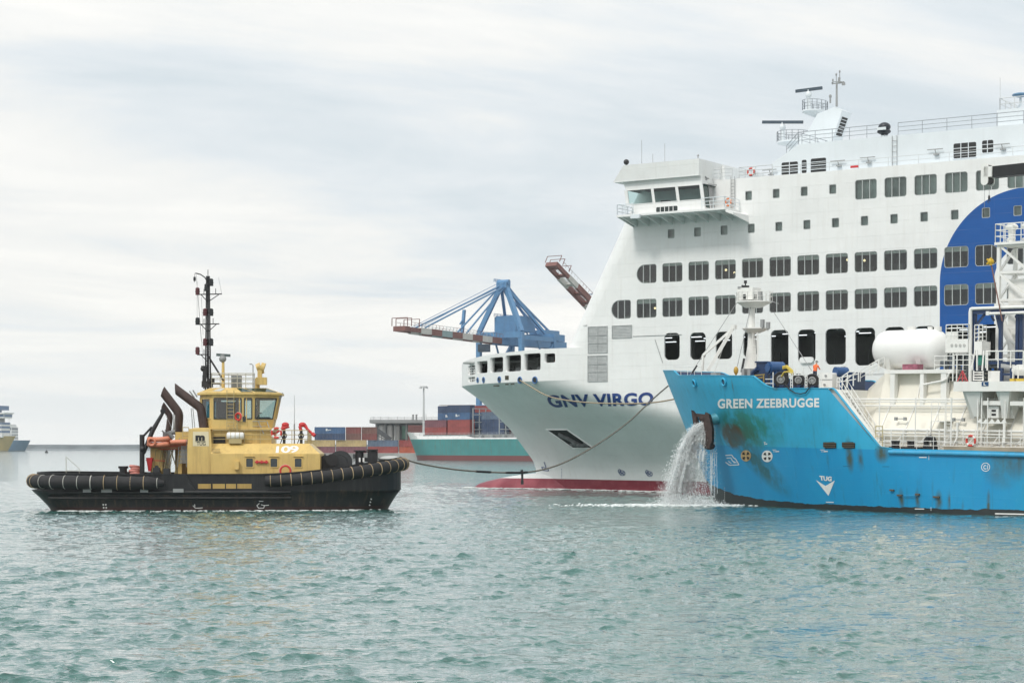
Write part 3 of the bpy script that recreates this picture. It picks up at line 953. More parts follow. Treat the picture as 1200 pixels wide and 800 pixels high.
def blue_parts(fr, sh):
    w = mat('ship_white', (0, 0, 0)); g = mat('far_window', (0.09, 0.12, 0.15), .3)
    mb = MB(); mb.box(10, 60, -9, 9, 9.5, 24); mb.box(12, 60, -9.5, 9.5, 24, 26.5); part(mb, 'superstructure', w, sh)
    for z in (12.5, 15.5, 18.5):
        mb = MB()
        for y in np.linspace(-8, 8, 7): mb.box(9.9, 10.05, y - .8, y + .8, z, z + 1.2)
        for x in np.linspace(13, 58, 14):
            for s_ in (-1, 1): mb.box(x - .8, x + .8, s_ * 9.02 - .05, s_ * 9.02 + .05, z, z + 1.2)
        part(mb, 'window_row', g, sh)['kind'] = 'stuff'
    mb = MB(); mb.box(9.9, 10.1, -8.5, 8.5, 21, 23)
    for s_ in (-1, 1): mb.box(10.5, 17, s_ * 9.02 - .06, s_ * 9.02 + .06, 21, 23.2)
    part(mb, 'bridge_window', g, sh)
    mb = MB(); mb.cyl((16, 0, 26.5), (16, 0, 34), .5, .25); mb.cbox((16, 0, 32), (.5, 5, .4)); part(mb, 'mast', w, sh)
    mb = MB(); mb.rail([(11, 9, 26.5), (59, 9, 26.5)], r=.12, step=3); part(mb, 'railing', w, sh)
def yellow_parts(fr, sh):
    w = mat('ship_white', (0, 0, 0)); bl = mat('far_blue_band', (0.05, 0.13, 0.27), .4)
    mb = MB(); mb.box(1, 70, -10, 10, 13.2, 16.6); mb.box(2, 70, -10, 10, 16.6, 27); part(mb, 'superstructure', w, sh)
    for z in (17.5, 21.6, 25.2):
        mb = MB()
        for s_ in (-1, 1): mb.box(2.2, 69, s_ * 10.02 - .06, s_ * 10.02 + .06, z, z + 1.9)
        mb.box(1.9, 2.1, -9.5, 9.5, z, z + 1.9)
        part(mb, 'window_band', bl, sh)
    mb = MB(); mb.box(-.5, 60, -9, 9, 31, 35); mb.box(-1.5, 14, -11, 11, 35, 36.2); part(mb, 'bridge_deck', w, sh)
    mb = MB()
    for s_ in (-1, 1): mb.box(0, 59, s_ * 9.02 - .06, s_ * 9.02 + .06, 32.2, 34.4)
    mb.box(-.6, -.45, -8.6, 8.6, 32.2, 34.4); part(mb, 'bridge_window', bl, sh)
    mb = MB(); mb.box(6, 55, -7, 7, 27, 31); part(mb, 'deckhouse', mat('hatch_grey', (0, 0, 0)), sh)
    mb = MB(); mb.box(3, 56, -9.6, 9.6, 41 - 2.5, 42.5); mb.beam((8, 0, 36), (8, 0, 39), 3); mb.beam((40, 0, 36), (40, 0, 39), 5); part(mb, 'funnel_deck', bl, sh)
far_ship(29.0, 1960, R(180 - 6), 'distant slate blue hulled ship with white upperworks near the left picture edge', 'blue_hulled_ship', (0.10, 0.20, 0.31), (0.13, 0.18, 0.22), 9.6, blue_parts)
far_ship(9.0, 1850, R(180 - 10), 'distant ferry with yellow hull and blue window bands, cut by the left picture edge', 'yellow_hulled_ferry', (0.50, 0.38, 0.16), (0.35, 0.30, 0.22), 13.2, yellow_parts, hb=10.5)

# small dark buoy
by = WP(54.5, 529.5, 1500)
mb = MB(); mb.cyl((by.x, 1500, -.5), (by.x, 1500, 1.0), 1.3, 1.1, n=14); mb.cyl((by.x, 1500, 1.0), (by.x, 1500, 2.2), .9, .2, n=10)
mb.cyl((by.x, 1500, 2.2), (by.x, 1500, 2.9), .08, n=6)
solo(mb, 'mooring_buoy', mat('buoy_dark', (0.03, 0.035, 0.035), .7), 'tiny dark buoy floating in front of the breakwater', 'buoy', base=(by.x, 1500, 0))
# ================================================================ TUGBOAT
TG = Frame(((260 - CX) / F * 161, 161, 0), R(3))
HL = 14.45
def T(px, py, y=0.0): return TG.at(px, py, y)
tug_yellow = mat('tug_yellow', (0.67, 0.475, 0.165), 0.42, var=.10, scale=.8, streak=.5, streak_col=(0.30, 0.19, 0.08), bump=.12, bscale=2.0)
tug_black = mat('tug_black', (0.009, 0.010, 0.012), 0.5, var=.4, scale=.7, streak=.35, streak_col=(0.06, 0.06, 0.058))
rubber = mat('black_rubber', (0.012, 0.012, 0.013), 0.7)
strap_tan = mat('strap_tan', (0.42, 0.31, 0.18), .7)
strap_white = mat('strap_white', (0.50, 0.49, 0.45), .7, var=.3, scale=3)
steel_grey = mat('steel_grey', (0.30, 0.31, 0.31), .5, var=.2)
rail_paint = mat('rail_paint', (0.45, 0.36, 0.18), .5)
white_paint = mat('white_paint', (0.78, 0.78, 0.76), .45, var=.08)
dark_iron = mat('dark_iron', (0.022, 0.022, 0.024), .5, var=.3)
rust_pipe = mat('rust_pipe', (0.060, 0.036, 0.032), .6, var=.45, scale=1.2, streak=.4, streak_col=(0.12, 0.065, 0.05))
orange_boat = mat('orange_boat', (0.62, 0.22, 0.13), .5, var=.15)
red_paint = mat('red_paint', (0.55, 0.035, 0.04), .45)
dark_glass = glass_mat('tug_glass', (0.62, 0.72, 0.69), .08)
interior_dark = mat('interior_dark', (0.03, 0.034, 0.034), .8)
mark_white = mat('mark_white', (0.80, 0.80, 0.78), .6, var=.1, scale=3)
mark_black = mat('mark_black', (0.015, 0.015, 0.017), .6)

def sup(t, p): return max(0.0, 1 - abs(t) ** p) ** (1 / p)
def tug_half(x, inset=0.0):
    """plan half breadth of the tug's sheer line; blunt stern, round bow"""
    a, b = -HL + inset, HL - inset
    x = min(max(x, a), b)
    hb = 5.5 - inset * .5
    if x < -8: return hb * sup((x + 8) / (a + 8), 3.6)
    if x > 2: return hb * sup((x - 2) / (b - 2), 2.5)
    return hb
def tug_top(x):
    return 2.85 + 0.12 * max(0, -x - 6) / 9 + 1.45 * (max(0, x - 3) / 12.2) ** 1.7
stn = [-1.0, -.995, -.98, -.95, -.9] + list(np.linspace(-.84, .78, 40)) + [.84, .89, .93, .96, .98, .992, .998, 1.0]
def tug_ring(z, insb, inss, drop=0):
    """closed plan outline; separate inset at bow / stern / side"""
    near, far = [], []
    for q in stn:
        if q < 0: x = q * (HL - inss)
        else: x = q * (HL - insb)
        ins = inss if q < 0 else insb
        hb = tug_half(q * HL) * (1 - .05 * max(ins, 0))
        zz = z(x) if callable(z) else z
        near.append((x, -hb, zz)); far.append((x, hb, zz))
    return near + far[::-1]
tug = thing('tugboat', 'black and yellow harbour tugboat with lattice mast and rust brown exhaust pipes', 'tugboat', TG, (0, 0, 0))
mb = MB()
def low(z, ib, is_): return tug_ring(z, ib, is_)
rings = [tug_ring(-1.2, 2.4, 2.4), tug_ring(-.2, 1.15, 1.25), tug_ring(.35, .85, .85), tug_ring(1.05, .42, .2), tug_ring(1.45, .12, -.25), tug_ring(1.62, -.04, -.42), tug_ring(1.66, -.03, -.40), tug_ring(1.66, .2, .2)]
mb.loft(rings, cap=False)
hull_m = hull_mat('tug_hull_black', (0.010, 0.012, 0.013), (0.038, 0.018, 0.016), .34, rough=.42, streak=.4)
part(mb, 'hull', hull_m, tug, 50)
# bulwark: outer skin with freeing ports, inner skin, cap
mb = MB()
def wall_pt(x, z, off=0.0):
    hb = tug_half(x)
    return (x, -hb + off, z)
PORT = [(T(a, 569, -5.5).x, T(b, 569, -5.5).x) for a, b in ((231.5, 247.2), (249, 263.6), (264.9, 276.6), (278, 295))]
xsb = sorted(set([q * HL for q in stn] + [x for a in PORT for x in a]))
zs = [0, 0.05, .52, 1.0]
for sgn in (-1, 1):
    for off, tag_ in ((0, 0), (.16, 1)):
        grid = []
        for x in xsb:
            zt = tug_top(x); col = []
            for q in (1.62, 1.78, 2.16, zt):
                xx = x * (1 - off / HL)
                col.append((xx, sgn * max(0, tug_half(x) - off), q))
            grid.append(col)
        for i in range(len(xsb) - 1):
            for j in range(3):
                hole = j == 1 and any(a - 1e-4 <= xsb[i] and xsb[i + 1] <= b + 1e-4 for a, b in PORT)
                if hole: continue
                mb.add([grid[i][j], grid[i + 1][j], grid[i + 1][j + 1], grid[i][j + 1]], [(0, 1, 2, 3)])
    cap = [[(x, sgn * (tug_half(x) + .06), tug_top(x) - .01) for x in xsb], [(x, sgn * (tug_half(x) + .06), tug_top(x) + .09) for x in xsb],
           [(x, sgn * max(0, tug_half(x) - .26), tug_top(x) + .09) for x in xsb], [(x, sgn * max(0, tug_half(x) - .26), tug_top(x) - .01) for x in xsb]]
    mb.loft(cap, close=False, cap=False)
part(mb, 'bulwark', tug_black, tug, 40)
mb = MB()
dk = [(q * HL, tug_half(q * HL)) for q in stn]
mb.loft([[(x, -h, 1.4) for x, h in dk], [(x, h, 1.4) for x, h in dk]], close=False, cap=False)
part(mb, 'deck', mat('deck_dark', (0.05, 0.055, 0.055), .8, var=.3), tug)
# boarding gusset plate + rubbing strake
mb = MB()
a = [T(*p, -5.5) for p in ((195, 574.5), (203, 556), (218, 556), (229, 574.5))]
mb.prism([(p.x, -5.5, p.z) for p in a], (0, -.14, 0))
part(mb, 'gusset_plate', tug_black, tug)
mb = MB()
for z, r in ((1.50, .16), (1.05, .10)):
    pts = [(q * HL, -tug_half(q * HL) - .04, z) for q in stn if -.93 < q < .42]
    mb.tube(pts, r, 8)
    mb.tube([(p[0], -p[1], p[2]) for p in pts], r, 8)
part(mb, 'rubbing_strake', tug_black, tug, 60)
# fenders
def fender(q0, q1, zf, r, nm, straps, taper=True, seg=48):
    qs = np.linspace(q0, q1, seg)
    pts, rs = [], []
    for q in qs:
        s_ = min(1, max(-1, q))
        x = s_ * HL; h = tug_half(x)
        pts.append((x, -h - r * .55, zf(x)))
        t = (q - q0) / (q1 - q0)
        rr = r
        if taper and t > .88 and q1 < 0: rr = r * (1 - .55 * (t - .88) / .12)
        rs.append(rr)
    return pts, rs
def fender_path(q0, q1, zf, r):
    """centre line hugging the plan outline, running round the end of the hull to the far side"""
    P = []
    qs = list(np.linspace(q0, q1, 30))
    for q in qs:
        x = q * HL; P.append((x, -tug_half(x)))
    end = 1.0 if q1 > 0 else -1.0
    # round the end by angle
    if end > 0:
        for k in range(1, 16):
            t = k / 15; x = HL * (q1 + (1 - q1) * math.sin(t * math.pi / 2)); P.append((x, -tug_half(x)))
        P += [(x, -y) for x, y in P[-2:-18:-1]]
    out_ = []
    for i, (x, y) in enumerate(P):
        a = Vector(P[max(0, i - 1)]); b = Vector(P[min(len(P) - 1, i + 1)])
        d = (b - a).normalized() if (b - a).length > 1e-6 else Vector((1, 0))
        nrm = Vector((d.y, -d.x))
        out_.append((x + nrm.x * r * .35, y + nrm.y * r * .35, zf(x)))
    return out_
FB = thing  # alias kept short for the two long fenders below
zf_bow = lambda x: tug_top(x) - .50
pathb = fender_path(T(311, 570, -5.6).x / HL, .80, zf_bow, .48)
mb = MB(); n_ = len(pathb); rs = [.42 + .09 * min(1, i / 40) for i in range(n_)]
mb.tube(pathb, rs, 14)
bow_f = part(mb, 'bow_fender', rubber, tug, 50)
def straps_along(path, rs, idxs, parent, mats_):
    for k, f_ in enumerate(idxs):
        i = int(f_); t = f_ - i
        if i + 1 >= len(path): continue
        a = Vector(path[i]); b = Vector(path[i + 1]); p = a.lerp(b, t); d = (b - a).normalized()
        mb = MB(); mb.torus(p, d, rs[i] + .012, .026 + .010 * ((k * 7) % 3) / 2, 18, 5)
        part(mb, 'strap', mats_[k % len(mats_)], parent, 60)
L_acc = [0]
for a, b in zip(pathb[:-1], pathb[1:]): L_acc.append(L_acc[-1] + (Vector(b) - Vector(a)).length)
def at_len(s_):
    for i in range(len(L_acc) - 1):
        if L_acc[i + 1] >= s_: return i + (s_ - L_acc[i]) / (L_acc[i + 1] - L_acc[i])
straps_along(pathb, rs, [q for q in (at_len(.4 + .80 * k) for k in range(26)) if q is not None], bow_f, [strap_tan])
# stern: thick sausage fenders in a row around the quarter
q_a, q_b = T(62, 566, -5.6).x / HL, T(193, 566, -5.6).x / HL
qs = list(np.linspace(-.999, -.93, 8)) + list(np.linspace(-.92, q_b, 30))
P = [(q * HL, -tug_half(q * HL)) for q in qs]
P = [(x, -y) for x, y in P[1:6]][::-1] + P
paths = []
for i, (x, y) in enumerate(P):
    a = Vector(P[max(0, i - 1)]); b = Vector(P[min(len(P) - 1, i + 1)]); d = (b - a).normalized(); nrm = Vector((d.y, -d.x))
    paths.append((x + nrm.x * .3, y + nrm.y * .3, tug_top(x) - .62))
rs2 = [.52 + .03 * math.sin(i * 1.7) for i in range(len(paths))]
for k in range(5): rs2[-1 - k] = .20 + .09 * k
mb = MB(); mb.tube(paths, rs2, 14)
stern_f = part(mb, 'stern_fender', rubber, tug, 50)
L_acc = [0]
for a, b in zip(paths[:-1], paths[1:]): L_acc.append(L_acc[-1] + (Vector(b) - Vector(a)).length)
tot = L_acc[-1]
straps_along(paths, rs2, [q for q in (at_len(tot - .55 - 1.02 * k) for k in range(13)) if q is not None], stern_f, [strap_white, strap_tan, strap_tan, strap_tan, strap_tan, strap_white, strap_white, strap_white, strap_white])
for px, w in ((102, 9), (125, 12), (169, 9), (209, 12)):
    mb = MB(); a = T(px, 574.5, -5.7); mb.cbox((a.x, -5.72, a.z), (w / 14.8, .12, .28)); part(mb, 'fender_bracket', steel_grey, tug)

# ---------------------------------------------------------------- deckhouse
DW = 3.9   # half width
def poly_xz(pts, y): return [(lambda q: (q.x, y, q.z))(T(p[0], p[1], y)) for p in pts]
mb = MB()
front = T(375, 540, -DW).x; aft = T(247, 540, -DW).x
z_ch = T(330, 531.5, -DW).z; z_tp = T(330, 519.5, -DW + .9).z
x_f2 = T(362, 519, -DW + .9).x; x_c = T(300, 531, -DW).x; x_cl = T(277, 527, -DW).x
# lower walls to the chamfer, sloping upper plates
outl = lambda y: None
lo = [(aft, -DW), (front, -DW), (front, DW), (aft, DW)]
mb.loft([[(x, y, 1.4) for x, y in lo], [(x, y, z_ch) for x, y in lo]], cap=False)
yT = DW - .9
mb.add([(aft, -DW, z_ch), (x_cl, -DW, z_ch), (x_cl + .5, -yT, z_tp), (aft, -yT, z_tp)], [(0, 1, 2, 3)])
mb.add([(x_cl, -DW, z_ch), (front, -DW, z_ch), (x_f2, -yT, z_tp), (x_cl + .5, -yT, z_tp)], [(0, 1, 2, 3)])
mb.add([(front, -DW, z_ch), (front, DW, z_ch), (x_f2, yT, z_tp), (x_f2, -yT, z_tp)], [(0, 1, 2, 3)])
mb.add([(aft, DW, z_ch), (front, DW, z_ch), (x_f2, yT, z_tp), (aft, yT, z_tp)], [(0, 1, 2, 3)])
mb.add([(aft, -yT, z_tp), (x_f2, -yT, z_tp), (x_f2, yT, z_tp), (aft, yT, z_tp)], [(0, 1, 2, 3)])
mb.add([(aft, -DW, 1.4), (aft, -DW, z_ch), (aft, -yT, z_tp), (aft, yT, z_tp), (aft, DW, z_ch), (aft, DW, 1.4)], [(0, 1, 2, 3, 4, 5)])
house = part(mb, 'deckhouse', tug_yellow, tug)
# square ports in the lower house wall
for px in (292.5, 321, 349.5):
    a = T(px - 5, 536, -DW); b = T(px + 5, 548, -DW)
    mb = MB()
    r1 = rrect(a.x, b.x, b.z, a.z, .12, 3); r2 = rrect(a.x + .07, b.x - .07, b.z + .07, a.z - .07, .08, 3)
    mb.loft([[(x, -DW - .05, z) for x, z in r1], [(x, -DW - .05, z) for x, z in r2], [(x, -DW + .02, z) for x, z in r2]], cap=False)
    mb.loft([[(x, -DW - .05, z) for x, z in r1], [(x, -DW + .02, z) for x, z in r1]], cap=False)
    wf = part(mb, 'window', tug_yellow, house)
    mb = MB(); mb.add([(x, -DW - .012, z) for x, z in r2], [tuple(range(len(r2)))])
    part(mb, 'window_pane', mat('port_glass', (0.045, 0.055, 0.06), .12), house)
    mb = MB(); mb.box(a.x - .05, b.x + .05, -DW - .13, -DW, a.z + .08, a.z + .13); part(mb, 'window_hood', tug_yellow, house)
mb = MB(); a = T(299, 541, -DW); b = T(314.5, 541, -DW); mb.tube([(a.x, -DW - .12, a.z), (b.x, -DW - .12, b.z - .02)], .07, 8)
for q in (.15, .5, .85):
    mb.cbox((a.x + (b.x - a.x) * q, -DW - .08, a.z), (.12, .2, .26))
part(mb, 'boat_hook', red_paint, house)
mb = MB(); a = T(277.5, 545, -DW); mb.cbox((a.x, -DW - .14, a.z), (.36, .28, .62)); mb.cbox((a.x, -DW - .3, a.z - .28), (.2, .06, .12)); part(mb, 'locker', tug_yellow, house)
mb = MB()
for k in range(4):
    a = T(248.5, 525.6 + k * 1.2, -DW); b = T(258, 525.6 + k * 1.2, -DW); mb.box(a.x, b.x, -DW - .03, -DW, a.z - .03, a.z)
part(mb, 'vent_grille', mat('grille', (0.25, 0.2, 0.1), .6), house)
nslope = Vector((0, -(z_tp - z_ch), .9)).normalized()
def hit_slope(px, py):
    n_ = Vector((0, -(z_tp - z_ch), -.9)); n_ = Vector((0, (z_tp - z_ch), -.9)).normalized()
    p = TG.atplane(px, py, (x_c, -DW, z_ch), n_)
    return p - n_ * .012
mb = MB(); lettering(mb, '109', ((324, 522.5), (350, 522.0), (350, 530.2), (323, 530.6)), hit_slope, bold=.025, spacing=.86)
part(mb, 'number', mark_white, house)
# aft casing with the emblem
CW = 3.75
cx0, cx1 = T(219.5, 540, -CW).x, T(248, 540, -CW).x
zc0, zc1 = T(230, 523.5, -CW).z, T(230, 501, -CW + .3).z
for sgn in (1, -1):
    mb = MB()
    ya, yb_ = sgn * CW, sgn * (CW - 2.2)
    A = [(cx0, ya, 1.4), (cx1, ya, 1.4), (cx1, yb_, 1.4), (cx0, yb_, 1.4)]
    B_ = [(cx0, ya, zc0), (cx1, ya, zc0), (cx1, yb_, zc0), (cx0, yb_, zc0)]
    C_ = [(cx0 + .12, sgn * (CW - .12), zc1 - .1), (cx1 - .12, sgn * (CW - .12), zc1 - .1), (cx1 - .12, yb_, zc1 - .1), (cx0 + .12, yb_, zc1 - .1)]
    D_ = [(cx0 + .6, sgn * (CW - .45), zc1), (cx1 - .3, sgn * (CW - .45), zc1), (cx1 - .3, yb_, zc1), (cx0 + .6, yb_, zc1)]
    mb.loft([A, B_, C_, D_])
    casing = part(mb, 'exhaust_casing', tug_yellow, tug)
def hit_cas(px, py):
    p = T(px, py, -CW + .02); return (p.x, -CW - .015 + .12 * max(0, min(1, (p.z - zc0) / (zc1 - .1 - zc0))), p.z)
mb = MB(); flatpoly(mb, [(226, 505.5), (244.3, 505.5), (245, 522.5), (226, 522.5)], hit_cas); part(mb, 'emblem_panel', mat('emblem_cream', (0.68, 0.60, 0.40), .5), casing)
def hit_cas2(px, py):
    p = hit_cas(px, py); return (p[0], p[1] - .012, p[2])
mb = MB(); lettering(mb, 'm', ((229, 509.7), (240, 509.7), (240, 516.2), (229, 516.2)), hit_cas2, bold=.07)
strokes(mb, [(228.6, 516.9), (241, 516.9)], .5, hit_cas2)
lettering(mb, 'TUG', ((230.5, 517.4), (241, 517.4), (241, 521.6), (230.5, 521.6)), hit_cas2, bold=.01)
part(mb, 'emblem', mark_black, casing)
# exhaust pipes, one thick near pair of bends, one far, one thin
def bentpipe(pts, y, r, nm):
    P = [T(p[0], p[1], y) for p in pts]
    Q = [P[0], P[1]]
    # rounded elbow
    d0 = (P[1] - P[0]).normalized(); d1 = (P[2] - P[1]).normalized()
    a = P[1] - d0 * r * .9; b = P[1] + d1 * r * .9
    path = [P[0], a] + [a.lerp(P[1], t).lerp(P[1].lerp(b, t), t) for t in (.25, .5, .75)] + [b, P[2]]
    mb = MB(); mb.tube(path[:-1] + [P[2]], r, 16, cap=False)
    # cut the mouth upright: skew the last ring
    ring = mb.v[-16:]
    c = P[2]
    new = []
    for v in ring:
        v = Vector(v); new.append(tuple(v + d1 * ((v.z - c.z) * 1.05)))
    mb.v[-16:] = new
    inner = [(Vector(v) - d1 * .8) for v in new]
    o = len(mb.v); mb.v.extend([tuple(c + (q - c) * .97) for q in inner])
    for i in range(16):
        mb.f.append([o - 16 + i, o - 16 + (i + 1) % 16, o + (i + 1) % 16, o + i]); mb.mi.append(0)
    mb.f.append([o + i for i in range(16)]); mb.mi.append(0)
    mb.torus(P[0].lerp(P[1], .12), P[1] - P[0], r + .03, .05, 16, 6)
    return part(mb, nm, rust_pipe, tug, 50)
bentpipe([(239, 504, 0)[:2], (235.5, 478), (205.5, 455.5)], -2.4, .35, 'exhaust_pipe')
bentpipe([(208.5, 507), (210, 484), (190.5, 458.5)], 2.2, .36, 'exhaust_pipe')
bentpipe([(197, 507), (199.5, 487), (190.5, 474.5)], 3.0, .24, 'exhaust_pipe')
mb = MB()
for (p0, p1, yy) in (((226, 503), (224, 478), -2.8), ((228.5, 503), (226, 478), -2.8), ((203, 507), (203.5, 484), 1.5), ((205, 508), (205, 486), 1.5)):
    a = T(*p0, yy); b = T(*p1, yy); mb.cyl(a, b, .035, n=6)
part(mb, 'pipe_stay', steel_grey, tug)
# aft yellow support frame with cross bracing and plating
mb = MB()
fa, fb = T(176, 540, -2.5).x, T(219, 540, -2.5).x
z0f, z1f = 1.4, T(180, 525, -2.5).z
mb.box(fa, fa + .95, -2.4, 3.2, 1.4, z1f); mb.box(fa + 1.6, fb, .6, 3.2, 1.4, T(190, 506, 1).z)
mb.box(fa + 2.2, fa + 2.5, -2.6, -2.3, 1.4, z1f)
part(mb, 'boat_deck_house', tug_yellow, tug)
mb = MB()
mb.box(fa, fb, -3.2, 3.2, z1f, z1f + .1)
for x0, x1 in ((fa + .9, fa + 1.8), (fa + 1.6, fa + 2.6)):
    mb.beam((x0, -2.5, z1f), (x1, -2.5, 1.5), .07); mb.beam((x1, -2.5, z1f), (x0, -2.5, 1.5), .07)
for i in range(5):
    mb.beam((fa + .5 + i * .45, -2.7, z1f - .1), (fa + .5 + i * .45 - .5, -2.7, 2.0), .05)
part(mb, 'boat_deck', mat('deck_frame', (0.33, 0.27, 0.13), .6), tug)
mb = MB(); a = T(212.5, 513, -3.3); b = T(212.5, 547, -3.3)
mb.ladder((a.x - .3, -3.3, b.z), (a.x - .15, -3.3, a.z), (.7, 0, 0), .3, .03)
for k in range(6):
    mb.beam((a.x + .05 + k * .1, -3.35, a.z - .1), (a.x - .05 + k * .1, -3.35, b.z + .3), .05)
part(mb, 'inclined_ladder', steel_grey, tug)
mb = MB(); p0, p1 = T(214, 502, -3.6), T(221, 502, -3.6); mb.rail([(p0.x, -3.5, p0.z - .9), (p1.x, -3.5, p0.z - .9)], h=1, step=.5); part(mb, 'casing_rail', rail_paint, tug)

# davit crane, black
mb = MB(); a = T(166.5, 556, -3.0); b = T(166.5, 509, -3.0); mb.cyl(a, b, .20, n=10); mb.cyl((a.x, -3, 1.4), a, .26, n=10)
mb.cyl(T(165, 526, -3), T(168.5, 526, -3), .3, n=10)
dv = part(mb, 'davit_post', dark_iron, tug, 50)
mb = MB(); e0 = T(168, 531, -3.0); e1 = T(179, 504, -3); e2 = T(192, 481.5, -3.0)
mb.tube([e0, e1, e2], [.16, .19, .12], 8); mb.tube([T(167, 512, -3), T(178, 500, -3)], .09, 8); mb.cyl(T(191, 481.5, -3.15), T(191, 481.5, -2.85), .22, n=12)
part(mb, 'davit_boom', dark_iron, tug, 50)
mb = MB(); mb.cyl(e2, T(206, 511, -3.0), .018, n=5); mb.cyl(T(190, 484, -3), T(182, 500, -3), .015, n=5); part(mb, 'davit_wire', steel_grey, tug)

# ---------------------------------------------------------------- middle tier and wheelhouse
mb = MB(); y2 = 2.6
m0, m1 = T(247, 510, -y2).x, T(318, 510, -y2).x
zt2 = T(280, 503, -y2).z
mb.box(m0, m1, -y2, y2, z_tp - .02, zt2)
mid = part(mb, 'accommodation_tier', tug_yellow, tug)
mb = MB(); mb.box(m0 - .1, m1 + .25, -y2 - .25, y2 + .25, zt2, zt2 + .12); part(mb, 'tier_deck', tug_yellow, tug)
for px in (290.5,):
    a = T(px - 5, 506, -y2); b = T(px + 5, 518.5, -y2)
    rr = rrect(a.x, b.x, b.z, a.z, .18, 4)
    mb = MB(); mb.prism([(x, -y2, z) for x, z in rr], (0, -.06, 0)); mb.cyl((b.x - .12, -y2 - .1, (a.z + b.z) / 2), (b.x - .12, -y2 - .1, (a.z + b.z) / 2 - .2), .03, n=6)
    part(mb, 'door', tug_yellow, mid)
mb = MB(); a = T(249.5, 511.5, -y2); b = T(264, 520, -y2); mb.box(a.x, b.x, -y2 - .12, -y2, b.z, a.z)
for k in range(5): mb.box(a.x + .06, b.x - .06, -y2 - .15, -y2 - .12, b.z + .08 + k * .1, b.z + .12 + k * .1)
part(mb, 'louvre_box', dark_iron, mid)
mb = MB()
mb.rail([(m0 + .2, -yT + .05, z_tp), (x_f2 - .1, -yT + .05, z_tp), (x_f2 - .1, yT, z_tp)], h=1.05, step=1.2, r=.026)
part(mb, 'deckhouse_railing', rail_paint, tug)
# wheelhouse: octagonal, glazed all round; walls lean outwards towards the roof at the bow
WH = 2.75
w0, w1 = T(234.5, 490, -1.4).x, T(319, 500, -1.4).x
f0, f1 = T(248, 490, -WH).x, T(296, 490, -WH).x
oc = [(f0, -WH), (f1, -WH), (w1, -1.45), (w1, 1.45), (f1, WH), (f0, WH), (w0, 1.45), (w0, -1.45)]
zb, zsill, zhead, zeave = zt2 + .12, T(270, 490.3, -WH).z, T(270, 466.5, -WH).z, T(270, 462.3, -WH).z
def ring_oct(z, grow):
    c = Vector(((f0 + f1) / 2, 0))
    lean = (z - zb) / (zeave - zb)
    out_ = []
    for (x, y) in oc:
        k = lean * .55 if x > f1 + .01 else (lean * .1)
        d = .55 * lean if x == w1 else 0
        out_.append((x + d + (grow if x > c.x else -grow), y + (grow if y > 0 else -grow) * .8, z))
    return out_
rA, rB, rC, rD = ring_oct(zb, 0), ring_oct(zsill, 0), ring_oct(zhead, 0), ring_oct(zeave, 0)
mb = MB(); mb.loft([rA, rB], cap=False); mb.loft([rC, rD], cap=False)
mb.add(rA, [tuple(range(8))])
def lerp3(a, b, t): return tuple(a[i] + (b[i] - a[i]) * t for i in range(3))
frames = []
wl = part(mb, 'wheelhouse', tug_yellow, tug)
# per facet: posts and panes; facet i from corner i to i+1
splits = {0: [0, .06, .72, .80, .98, 1], 1: [0, .12, .93, 1], 2: [0, .06, .47, .53, .94, 1], 3: [0, .07, .93, 1], 4: [0, .02, .5, .55, .94, 1], 5: [0, .12, .88, 1], 6: [0, .06, .94, 1], 7: [0, .12, .88, 1]}
glass_seg = {0: [(1, 2), (3, 4)], 1: [(1, 2)], 2: [(1, 2), (3, 4)], 3: [(1, 2)], 4: [(1, 2), (3, 4)], 5: [(1, 2)], 6: [(1, 2)], 7: [(1, 2)]}
mbp = MB()
for i in range(8):
    j = (i + 1) % 8
    sp = splits[i]
    for k in range(len(sp) - 1):
        a0, a1 = lerp3(rB[i], rB[j], sp[k]), lerp3(rB[i], rB[j], sp[k + 1])
        b0, b1 = lerp3(rC[i], rC[j], sp[k]), lerp3(rC[i], rC[j], sp[k + 1])
        if (k, k + 1) in glass_seg[i]:
            mbg = MB()
            c = (Vector(a0) + Vector(a1) + Vector(b0) + Vector(b1)) / 4
            nn = (Vector(a1) - Vector(a0)).cross(Vector(b0) - Vector(a0)).normalized() * .03
            mbg.add([Vector(q) - nn for q in (a0, a1, b1, b0)], [(0, 1, 2, 3)])
            part(mbg, 'window', dark_glass, wl)
            mbf = MB()
            loop = [Vector(q) for q in (a0, a1, b1, b0)]
            for q in range(4): mbf.beam(loop[q], loop[(q + 1) % 4], .09)
            part(mbf, 'window_frame', mat('window_gasket', (0.05, 0.05, 0.045), .6) if i in (0, 1) else tug_yellow, wl)
        else:
            mbp.add([a0, a1, b1, b0], [(0, 1, 2, 3)])
part(mbp, 'window_post', tug_yellow, wl)
# roof: eave, sloping plates with skylight glass, flat top
eav = ring_oct(zeave, .22); eav2 = [(x, y, z + .16) for x, y, z in eav]
top = []
zroof = T(280, 454.2, -1.6).z
for (x, y, z) in rD:
    top.append((x + (-1.0 if x > (f0 + f1) / 2 else .75), y * .62, zroof))
mb = MB(); mb.loft([rD, eav, eav2, top], cap=False); mb.add(top, [tuple(range(8))])
rf = part(mb, 'wheelhouse_roof', tug_yellow, tug)
def slope_panel(i, u0, u1, v0, v1, m, nm):
    j = (i + 1) % 8
    P = lambda u, v: Vector(lerp3(lerp3(eav2[i], eav2[j], u), lerp3(top[i], top[j], u), v))
    q = [P(u0, v0), P(u1, v0), P(u1, v1), P(u0, v1)]
    nn = (q[1] - q[0]).cross(q[3] - q[0]).normalized()
    if nn.z < 0: nn = -nn
    mb = MB(); mb.prism([p + nn * .004 for p in q], nn * .03)
    part(mb, nm, m, rf)
sky_g = mat('skylight_glass', (0.015, 0.045, 0.035), .08)
